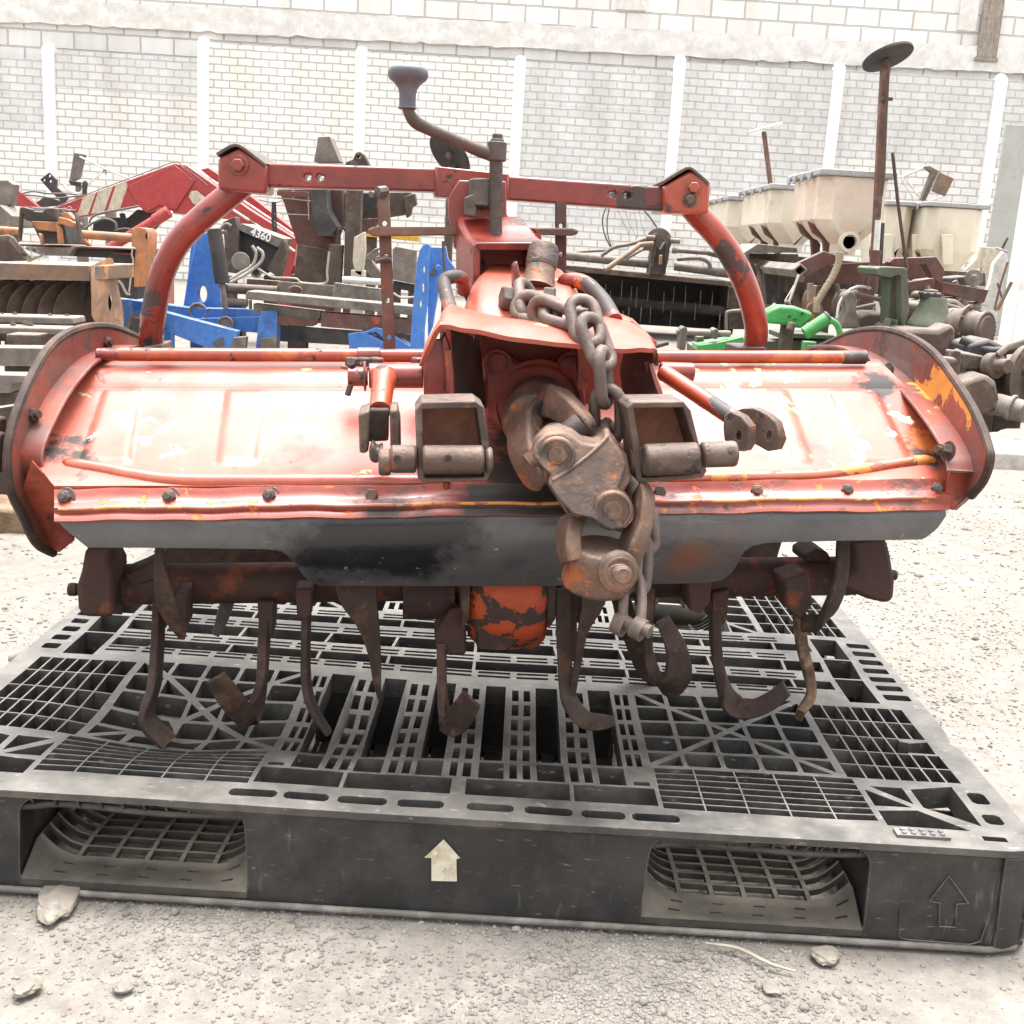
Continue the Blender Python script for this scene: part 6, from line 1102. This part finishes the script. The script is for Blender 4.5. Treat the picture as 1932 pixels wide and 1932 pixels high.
bp(r, 'square_tube', m_ds, k7, [('p', [(45, 945), (110, 890), (170, 945), (100, 1012)], 6.1, .9, [[(65, 948), (110, 910), (150, 948), (100, 992)]])]); bp(r, 'foot_board', m_ds, k3, [('p', [(330, 1440), (430, 1375), (650, 1400), (655, 1425), (400, 1430)], 6.9, .5)])
bp(r, 'tool_bar', m_db, k3, [('p', [(380, 1430), (660, 1435), (660, 1480), (380, 1465)], 7.4, .2), ('p', [(430, 1500), (560, 1480), (590, 1620), (470, 1640)], 7.3, .1), ('p', [(590, 1480), (690, 1500), (690, 1640), (600, 1650)], 7.2, .1)])
bp(r, 'shank', m_dk, k3, [('p', [(460, 1480), (520, 1480), (510, 1720), (480, 1720)], 7.0, .06), ('p', [(560, 1470), (590, 1470), (580, 1680), (550, 1680)], 7.0, .06), ('p', [(640, 1490), (665, 1490), (655, 1660), (630, 1660)], 7.0, .06)])
bp(r, 'brace_rod', m_hosel, k7, [('t', [(95, 985, 6.05), (10, 1220, 6.0)], .035), ('t', [(70, 1050, 6.05), (-20, 1200, 6.0)], .02)], bevel=0)
mb = MB(); pts = catmull([P(*k7(a, b), 6.15) for a, b in ((432, 800), (420, 880), (370, 1000), (290, 1130), (245, 1215), (240, 1290))], 12); mb.tube(pts, [.0185+.0016*math.sin(i*2.1) for i in range(len(pts))], 14); mb.build('seed_hose', m_corr, r, loc=V(r['_l']), ang=80)
bp(r, 'seed_hose', m_corr, k7, [('t', [(190, 1050, 6.6), (185, 1200, 6.6)], .085)]); bp(r, 'gauge_wheel', m_ob, k7, [('l', (210, 1290, 6.4), (.4, -1, .1), [(0, .26), (.05, .27), (.06, .1), (.07, 0)])])
def marker(pole, disc_c, ax, rd, Y, w_, dm):
    m_ = bp(r, 'marker_pole', m_leg, kk, [('p', pole, Y, w_)]); mb = MB(); mb.lathe(P(*disc_c, Y), ax, [(-.006, 0), (-.006, rd), (.006, rd), (.012, rd*.5), (.012, 0)], 40); mb.build('marker_disc', dm, m_, loc=V(r['_l'])); return m_
m1 = marker([(1665, 124), (1680, 124), (1668, 340), (1651, 545), (1641, 545), (1650, 420), (1658, 250)], (1675, 107.5), (-.30, .34, .89), .128, 6.15, .045, m_dk)
bp(r, 'pole_clamp', m_db, kk, [('t', [(1664, 186, 6.13), (1684, 187, 6.13)], .016), ('t', [(1675, 138, 6.12), (1668, 330, 6.12), (1663, 372, 6.12)], .012), ('t', [(1671, 112, 6.15), (1672, 126, 6.15)], .03)], m1, bevel=0)
bp(r, 'stay_rod', m_db, kk, [('t', [(1684, 288, 6.2), (1694, 380, 6.2), (1711, 508, 6.2)], .016)], bevel=0); bp(r, 'ram', m_wh, kk, [('t', [(1657, 415, 6.1), (1653, 475, 6.1)], .028)], bevel=0); bp(r, 'ram', m_br, kk, [('t', [(1653, 472, 6.1), (1646, 552, 6.1)], .045)], bevel=0); bp(r, 'pole_base', m_dk, kk, [('p', [(1664, 420), (1670, 420), (1662, 555), (1654, 555)], 6.16, .05)])
marker([(1439, 248), (1446, 248), (1459, 352), (1452, 352)], (1443, 241), (-.33, -.05, .94), .125, 8.6, .05, m_wh)
bp(r, 'cable', m_hose, k7, [('t', [(690, 880, 6.3), (640, 950, 6.3), (610, 1080, 6.3), (580, 1230, 6.3)], .014, 5)], bevel=0)
stand(r, m_br, [(1560, 540, 6.7), (1640, 540, 6.9), (1790, 560, 7.1), (1850, 570, 7.1), (1440, 470, 9.6)], .08)
for k, (u, v, Yk) in enumerate(((1438, 520, 8.4), (1478, 526, 7.6), (1530, 545, 7.2), (1585, 552, 7.3), (1625, 560, 7.4), (1700, 560, 7.6), (1760, 565, 7.7), (1815, 560, 7.8))):
    s0 = .9+.2*((k*37) % 10)/10
    bp(r, 'row_unit', m_dk if k % 2 else m_db, kk, [('p', [(u-22*s0, v-36), (u+14*s0, v-40), (u+24*s0, v-8), (u+10*s0, v+50), (u-16*s0, v+46), (u-26*s0, v+4)], Yk, .22)], bevel=.012)
    q = P(u+6, v+30, Yk-.04); mb = MB(); mb.lathe(q, (.6, -.75, .1), [(-.01, .02), (-.006, .115), (.0, .12), (.006, .115), (.012, .05), (.03, .04), (.032, 0)], 32); mb.build('opener_disc', m_db if k % 2 else m_ob, r, loc=V(r['_l']))
    bp(r, 'spring', m_ds, kk, [('t', [(u-14, v-30, Yk-.06), (u-4, v-6, Yk-.06), (u-12, v+20, Yk-.06)], .03)], bevel=0)
bp(r, 'cross_beam', m_db, kk, [('p', [(1395, 474), (1690, 500), (1690, 522), (1395, 494)], 7.9, .12), ('p', [(1690, 505), (1860, 515), (1860, 540), (1690, 528)], 8.1, .12)])
# --- lattice stand with a board
Y = 9.9; c = bg_('truss_stand', 'pale truss with a rusty square board above the cream hoppers', 'frame', 1740, Y)
bp(c, 'truss', m_wh, k7, [('t', [(930, 190, Y), (1130, 105, Y)], .05), ('t', [(960, 190, Y), (1110, 395, Y)], .05), ('t', [(945, 185, Y), (820, 470, Y)], .05), ('t', [(930, 195, Y), (1050, 400, Y)], .04), ('t', [(820, 200, Y), (960, 180, Y)], .045), ('t', [(1060, 430, Y), (1300, 330, Y)], .04)], bevel=0)
bp(c, 'upright', m_ds, k7, [('p', [(1120, 100), (1160, 95), (1260, 150), (1225, 165), (1130, 380), (1095, 375), (1185, 150)], Y-.05, .08)]); bp(c, 'board', m_ob, k7, [('p', [(1240, 145), (1362, 200), (1290, 345), (1180, 300)], Y-.12, .03)]); stand(c, m_wh, [(1740, 390, Y), (1680, 400, Y)], .07)
# --- boards by the column
c = bg_('cream_board', 'cream cut board behind the last hopper beside the white column', 'board', 1865, 8.3); bp(c, 'board', m_pl, k7, [('p', [(1575, 755), (1715, 768), (1695, 880), (1665, 1000), (1590, 990), (1585, 930), (1450, 950), (1545, 860)], 8.3, .04)]); stand(c, m_pl, [(1868, 520, 8.3)], .2)
c = bg_('sprocket', 'grey toothed wheel standing behind the brown hub', 'wheel', 1837, 7.6); bp(c, 'wheel', m_ds, k7, [('l', (1520, 1010, 7.6), (-.2, -1, .1), [(0, .27), (.03, .27), (.04, .1), (.06, .08), (.06, 0)], 44)]); stand(c, m_ds, [(1837, 540, 7.63)], .06)
c = bg_('white_plank', 'white painted plank with rusty rods leaning on the white column', 'plank', 1888, 7.0); bp(c, 'plank', m_wh, k7, [('p', [(1690, 890), (1780, 780), (1805, 870), (1720, 1240), (1580, 1245), (1655, 1060)], 7.0, .05)]); bp(c, 'rod', m_ob, k7, [('t', [(1800, 880, 6.95), (1745, 1050, 6.95), (1690, 1270, 6.95)], .035), ('t', [(1715, 1050, 6.95), (1755, 1180, 6.95), (1700, 1280, 6.95)], .03), ('t', [(1830, 1045, 6.9), (1715, 1275, 6.9)], .05)], bevel=0); bp(c, 'cap_disc', m_db, k7, [('l', (1748, 780, 6.95), (.25, -.2, .9), [(-.012, .01), (-.01, .2), (.01, .2), (.02, .04), (.22, .03), (.24, 0)])]); stand(c, m_wh, [(1868, 575, 7.0)], .1)

# --- green parts and gear cases at the right
Y = 6.0; c = bg_('green_rail', 'pale green steel rail with a pin bar lying behind the right arm', 'rail', 1450, Y)
bp(c, 'rail', m_gg, kk, [('p', [(1310, 655), (1375, 645), (1590, 640), (1600, 665), (1310, 680)], Y, .3), ]); bp(c, 'plate', m_gn, k6, [('p', [(1088, 1800), (1300, 1770), (1520, 1718), (1530, 1760), (1350, 1845), (1088, 1855)], Y-.15, .2)]); bp(c, 'upper_rail', m_gg, k7, [('p', [(-70, 1455), (385, 1478), (385, 1510), (-70, 1500)], Y-.1, .25)])
bp(c, 'pin_bar', m_ds, k6, [('t', [(890, 1675, Y-.1), (1400, 1692, Y-.1)], .078)]); bp(c, 'lug', m_gg, k6, [('p', [(930, 1650), (960, 1625), (995, 1640), (975, 1845), (920, 1845)], Y-.16, .12), ('p', [(1230, 1660), (1265, 1640), (1290, 1660), (1275, 1745), (1235, 1740)], Y-.16, .12), ('p', [(1085, 1720), (1150, 1715), (1150, 1800), (1085, 1800)], Y, .1)]); bp(c, 'handle', m_ds, k6, [('t', [(1360, 1690, Y), (1362, 1510, Y), (1400, 1480, Y), (1560, 1468, Y)], .04, 4)], bevel=0); bp(c, 'bar', m_db, k6, [('t', [(690, 1810, Y+.1), (815, 1775, Y+.1)], .06)]); stand(c, m_gg, [(1330, 670, Y+.05), (1560, 660, Y+.05)], .1)
Y = 5.7; c = bg_('green_casting', 'bright green casting block with oval bolt slots', 'casting', 1515, Y)
bp(c, 'block', m_gn, k7, [('p', [(-180, 1290), (-60, 1235), (60, 1240), (205, 1290), (218, 1335), (120, 1425), (-60, 1390), (-180, 1380)], Y, .14)], bevel=.015); bp(c, 'slot', m_dk, k7, [('p', circ(20, 1325, 14, 10), Y-.004, .003), ('p', circ(125, 1300, 14, 12), Y-.004, .003), ('p', circ(66, 1350, 16, 9), Y-.004, .003)], bevel=0); bp(c, 'stub', m_db, k7, [('t', [(20, 1240, Y+.05), (-10, 1200, Y+.05)], .06), ('t', [(40, 1380, Y-.02), (20, 1440, Y-.03)], .1)]); stand(c, m_db, [(1490, 600, Y+.06)], .06)
Y = 5.45; c = bg_('green_cylinder', 'bright green hydraulic cylinder with a looped end lying on the rail', 'cylinder', 1560, Y)
bp(c, 'barrel', m_gn, k7, [('t', [(140, 1465, Y), (335, 1335, Y)], .15)]); bp(c, 'cap', m_gg, k7, [('t', [(325, 1342, Y), (345, 1328, Y)], .165)]); bp(c, 'loop', m_gn, k7, [('t', [(350, 1350, Y-.02), (400, 1385, Y-.02), (425, 1440, Y-.02), (430, 1480, Y-.02)], .07, 4)]); stand(c, m_gn, [(1530, 645, Y+.05)], .06)
Y = 5.7; c = bg_('green_pedestal', 'worn green cast pedestal with a flat top before the planter', 'pedestal', 1680, Y)
bp(c, 'top', m_gg, k7, [('p', [(735, 935), (760, 920), (955, 925), (982, 945), (985, 1000), (930, 1000), (905, 985), (850, 1010), (745, 985)], Y-.1, .35)]); bp(c, 'stem', m_gg, k7, [('p', [(840, 1005), (900, 985), (990, 985), (992, 1440), (820, 1440)], Y, .14)], bevel=.01); bp(c, 'rib', m_gg, k7, [('p', [(930, 985), (985, 985), (995, 1290), (940, 1460), (935, 1250)], Y-.1, .1), ('p', [(830, 1380), (850, 1340), (830, 1470), (800, 1470)], Y-.1, .1), ('p', [(890, 1390), (905, 1350), (890, 1470), (860, 1470)], Y-.1, .1)]); stand(c, m_gg, [(1690, 640, Y+.02)], .2)
Y = 5.5; c = bg_('bell_gearbox', 'green and tan bell shaped gearbox with a knobbed top flange', 'gearbox', 1755, Y)
bt = P(*k7(1165, 1405), Y+.15); tz = P(*k7(1165, 1130), Y+.15).z-bt.z; s_ = sz(.2313, Y+.15)
bp(c, 'bell', m_gg, k7, [('l', (1165, 1405, Y+.15), (0, 0, 1), [(-.03, 190*s_), (0, 190*s_), (.012, 185*s_), (.03, 165*s_), (.08, 125*s_), (.14, 98*s_), (tz*.78, 82*s_), (tz*.8, 84*s_)])], ang=60, rs=1); bp(c, 'flange', m_dk, k7, [('l', (1165, 1185, Y+.15), (0, 0, 1), [(0, 60*s_), (.0, 84*s_), (.03, 86*s_), (.032, 60*s_), (.045, 55*s_), (.05, 0)])], rs=1)
for k in range(9): t = k*.698; q = P(*k7(1165, 1150), Y+.15)+V((74*s_*math.cos(t), 74*s_*math.sin(t), 0)); mb = MB(); mb.lathe(q, (0, 0, 1), [(-.002, .009), (.012, .009), (.015, .005)], 10); mb.build('knob', m_dk, c, loc=V(c['_l']))
for k in range(14): t = k*.4488; q = P(*k7(1165, 1405), Y+.15)+V((180*s_*math.cos(t), 180*s_*math.sin(t), .004)); mb = MB(); mb.hexa(q, (0, 0, 1), .006, .006); mb.build('bolt', m_db, c, loc=V(c['_l']))
bp(c, 'case', m_db, k7, [('p', [(945, 1450), (1000, 1425), (1240, 1435), (1340, 1380), (1380, 1440), (1360, 1700), (930, 1700)], Y-.12, .5)], bevel=.02); bp(c, 'lug', m_ds, k7, [('p', [(1290, 1320), (1350, 1265), (1400, 1260), (1390, 1290), (1320, 1340)], Y+.1, .06)]); stand(c, m_db, [(1740, 690, Y)], .25)
Y = 5.3; c = bg_('axle_hub', 'large round brown axle hub with a ring of bolts at the right', 'axle hub', 1850, Y)
ax = V((.62, -.74, .02)); h0 = P(*k7(1470, 1430), Y+.25); 
mb = MB(); mb.lathe(h0, ax, [(-.10, .07), (-.06, .095), (-.01, .105), (.0, .118), (.014, .119), (.016, .092), (.05, .085), (.08, .083), (.081, .09), (.093, .091), (.096, .085), (.096, .07), (.1, .066), (.1, 0)], 44); hb = mb.build('hub', m_db, c, loc=V(c['_l']))
xx, yy = frame(ax)
for k in range(26): t = k*.24166; q = h0+ax*.094+xx*(.082*math.cos(t))+yy*(.082*math.sin(t)); mb = MB(); mb.hexa(q, ax, .0062, .007); mb.build('bolt', m_dk, hb, loc=V(c['_l']))
for k in range(8): t = k*.785+.2; q = h0+ax*.014+xx*(.107*math.cos(t))+yy*(.107*math.sin(t)); mb = MB(); mb.hexa(q, ax, .008, .01); mb.build('bolt', m_db, hb, loc=V(c['_l']))
stand(c, m_db, [(1830, 650, Y+.35)], .2)
Y = 4.9; c = bg_('axle_housing', 'dusty brown axle housing with square flange and shaft at the right edge', 'axle', 1880, Y)
bp(c, 'housing', m_db, k7, [('l', (1520, 1880, Y+.1), (1, -.12, .0), [(-.02, .10), (0, .14), (.05, .15), (.2, .145), (.21, .16), (.26, .16), (.27, .12), (.45, .12)])], ang=60, rs=.3); bp(c, 'flange', m_db, k7, [('p', [(1345, 1625), (1360, 1600), (1420, 1610), (1425, 1640), (1408, 1800), (1390, 1808), (1330, 1770)], Y-.05, .05), ('p', [(1420, 1620), (1620, 1650), (1600, 1760), (1410, 1760)], Y, .2)], bevel=.01)
bp(c, 'shaft', m_ds, k7, [('t', [(1230, 1672, Y-.1), (1400, 1690, Y-.02)], .07)]); bp(c, 'cover', m_db, k7, [('p', [(1640, 1720), (1760, 1690), (1960, 1720), (1960, 1800), (1660, 1760)], Y, .2)], bevel=.01); bp(c, 'cover', m_db, kk, [('p', [(1800, 728), (1860, 705), (1880, 720), (1890, 770), (1850, 792), (1808, 775)], Y-.15, .2)], bevel=.02); bp(c, 'output', m_ds, kk, [('t', [(1878, 762, Y-.1), (1935, 778, Y-.2)], .085), ('t', [(1905, 768, Y-.16), (1912, 770, Y-.17)], .1)])
mb = MB(); q = P(1948, 720, Y+.05); mb.lathe(q, (.5, -.85, .1), [(-.1, .09), (-.02, .165), (0, .175), (.02, .175), (.02, .15), (.012, .142), (.012, .09), (.05, .075), (.05, 0)], 44); mb.build('drum', m_db, c, loc=V(c['_l'])); bp(c, 'arm', m_ds, k7, [('t', [(1720, 1640, Y-.05), (1800, 1570, Y-.05), (1960, 1520, Y-.05)], .07)]); stand(c, m_db, [(1850, 780, Y), (1905, 770, Y+.05)], .12)
Y = 5.9; c = bg_('drive_shaft', 'grey drive shaft and bent link arm between the green parts', 'shaft', 1630, Y)
bp(c, 'tube', m_ds, k7, [('t', [(545, 1135, Y), (640, 1160, Y), (790, 1195, Y)], .055)]); bp(c, 'joint', m_ds, k7, [('l', (750, 1185, Y), (1, .1, -.15), [(0, .04), (.03, .10), (.09, .11), (.14, .09), (.16, .06)]), ('l', (540, 1135, Y), (1, .1, -.15), [(-.04, .06), (0, .10), (.06, .09), (.07, .05)])]); bp(c, 'link_arm', m_ds, k7, [('p', [(465, 1160), (500, 1120), (545, 1118), (565, 1160), (560, 1260), (605, 1425), (425, 1425), (490, 1270)], Y-.05, .12)], bevel=.01); bp(c, 'hose', m_wh, k7, [('t', [(405, 1340, Y), (430, 1210, Y), (510, 1110, Y), (600, 1080, Y), (680, 1095, Y)], .035, 6)], bevel=0); bp(c, 'stub', m_ds, k7, [('t', [(560, 1260, Y+.1), (720, 1225, Y+.1)], .05), ('t', [(980, 1240, Y+.1), (1090, 1250, Y+.1)], .12)]); bp(c, 'case', m_db, k7, [('p', [(590, 1325), (660, 1290), (840, 1300), (830, 1430), (600, 1430)], Y+.15, .3)], bevel=.015); stand(c, m_ds, [(1600, 640, Y), (1650, 640, Y+.3)], .1)
c = bg_('pipe_bundle', 'dark greasy pipe and flange cluster below the brown hub at the right', 'pipe', 1860, 5.0)
bp(c, 'pipe', m_dk, kk, [('t', [(1800, 668, 5.1), (1850, 690, 5.0), (1900, 690, 4.95), (1945, 705, 4.9)], .05, 5), ('t', [(1812, 640, 5.2), (1870, 662, 5.15), (1945, 655, 5.1)], .035, 5)], bevel=0)
bp(c, 'flange', m_db, kk, [('l', (1866, 690, 4.9), (.4, -.9, .1), [(0, .10), (.05, .10), (.06, .06), (.12, .055), (.12, 0)], 28)]); bp(c, 'block', m_dk, kk, [('p', [(1828, 650), (1868, 640), (1900, 655), (1905, 700), (1850, 712), (1826, 690)], 5.15, .25)], bevel=.015); stand(c, m_dk, [(1860, 700, 5.2)], .2)
c = bg_('scrap_housing', 'dark cast housing filling the gap behind the bell gearbox', 'housing', 1790, 6.2); bp(c, 'housing', m_db, k7, [('p', [(1000, 1220), (1080, 1200), (1380, 1180), (1480, 1260), (1500, 1420), (1000, 1420)], 6.2, .3), ('p', [(1040, 1140), (1110, 1110), (1110, 1180), (1050, 1190)], 6.3, .1), ('p', [(1250, 1200), (1450, 1250), (1440, 1330), (1300, 1330)], 6.1, .1)], bevel=.02); stand(c, m_db, [(1770, 620, 6.25)], .3)
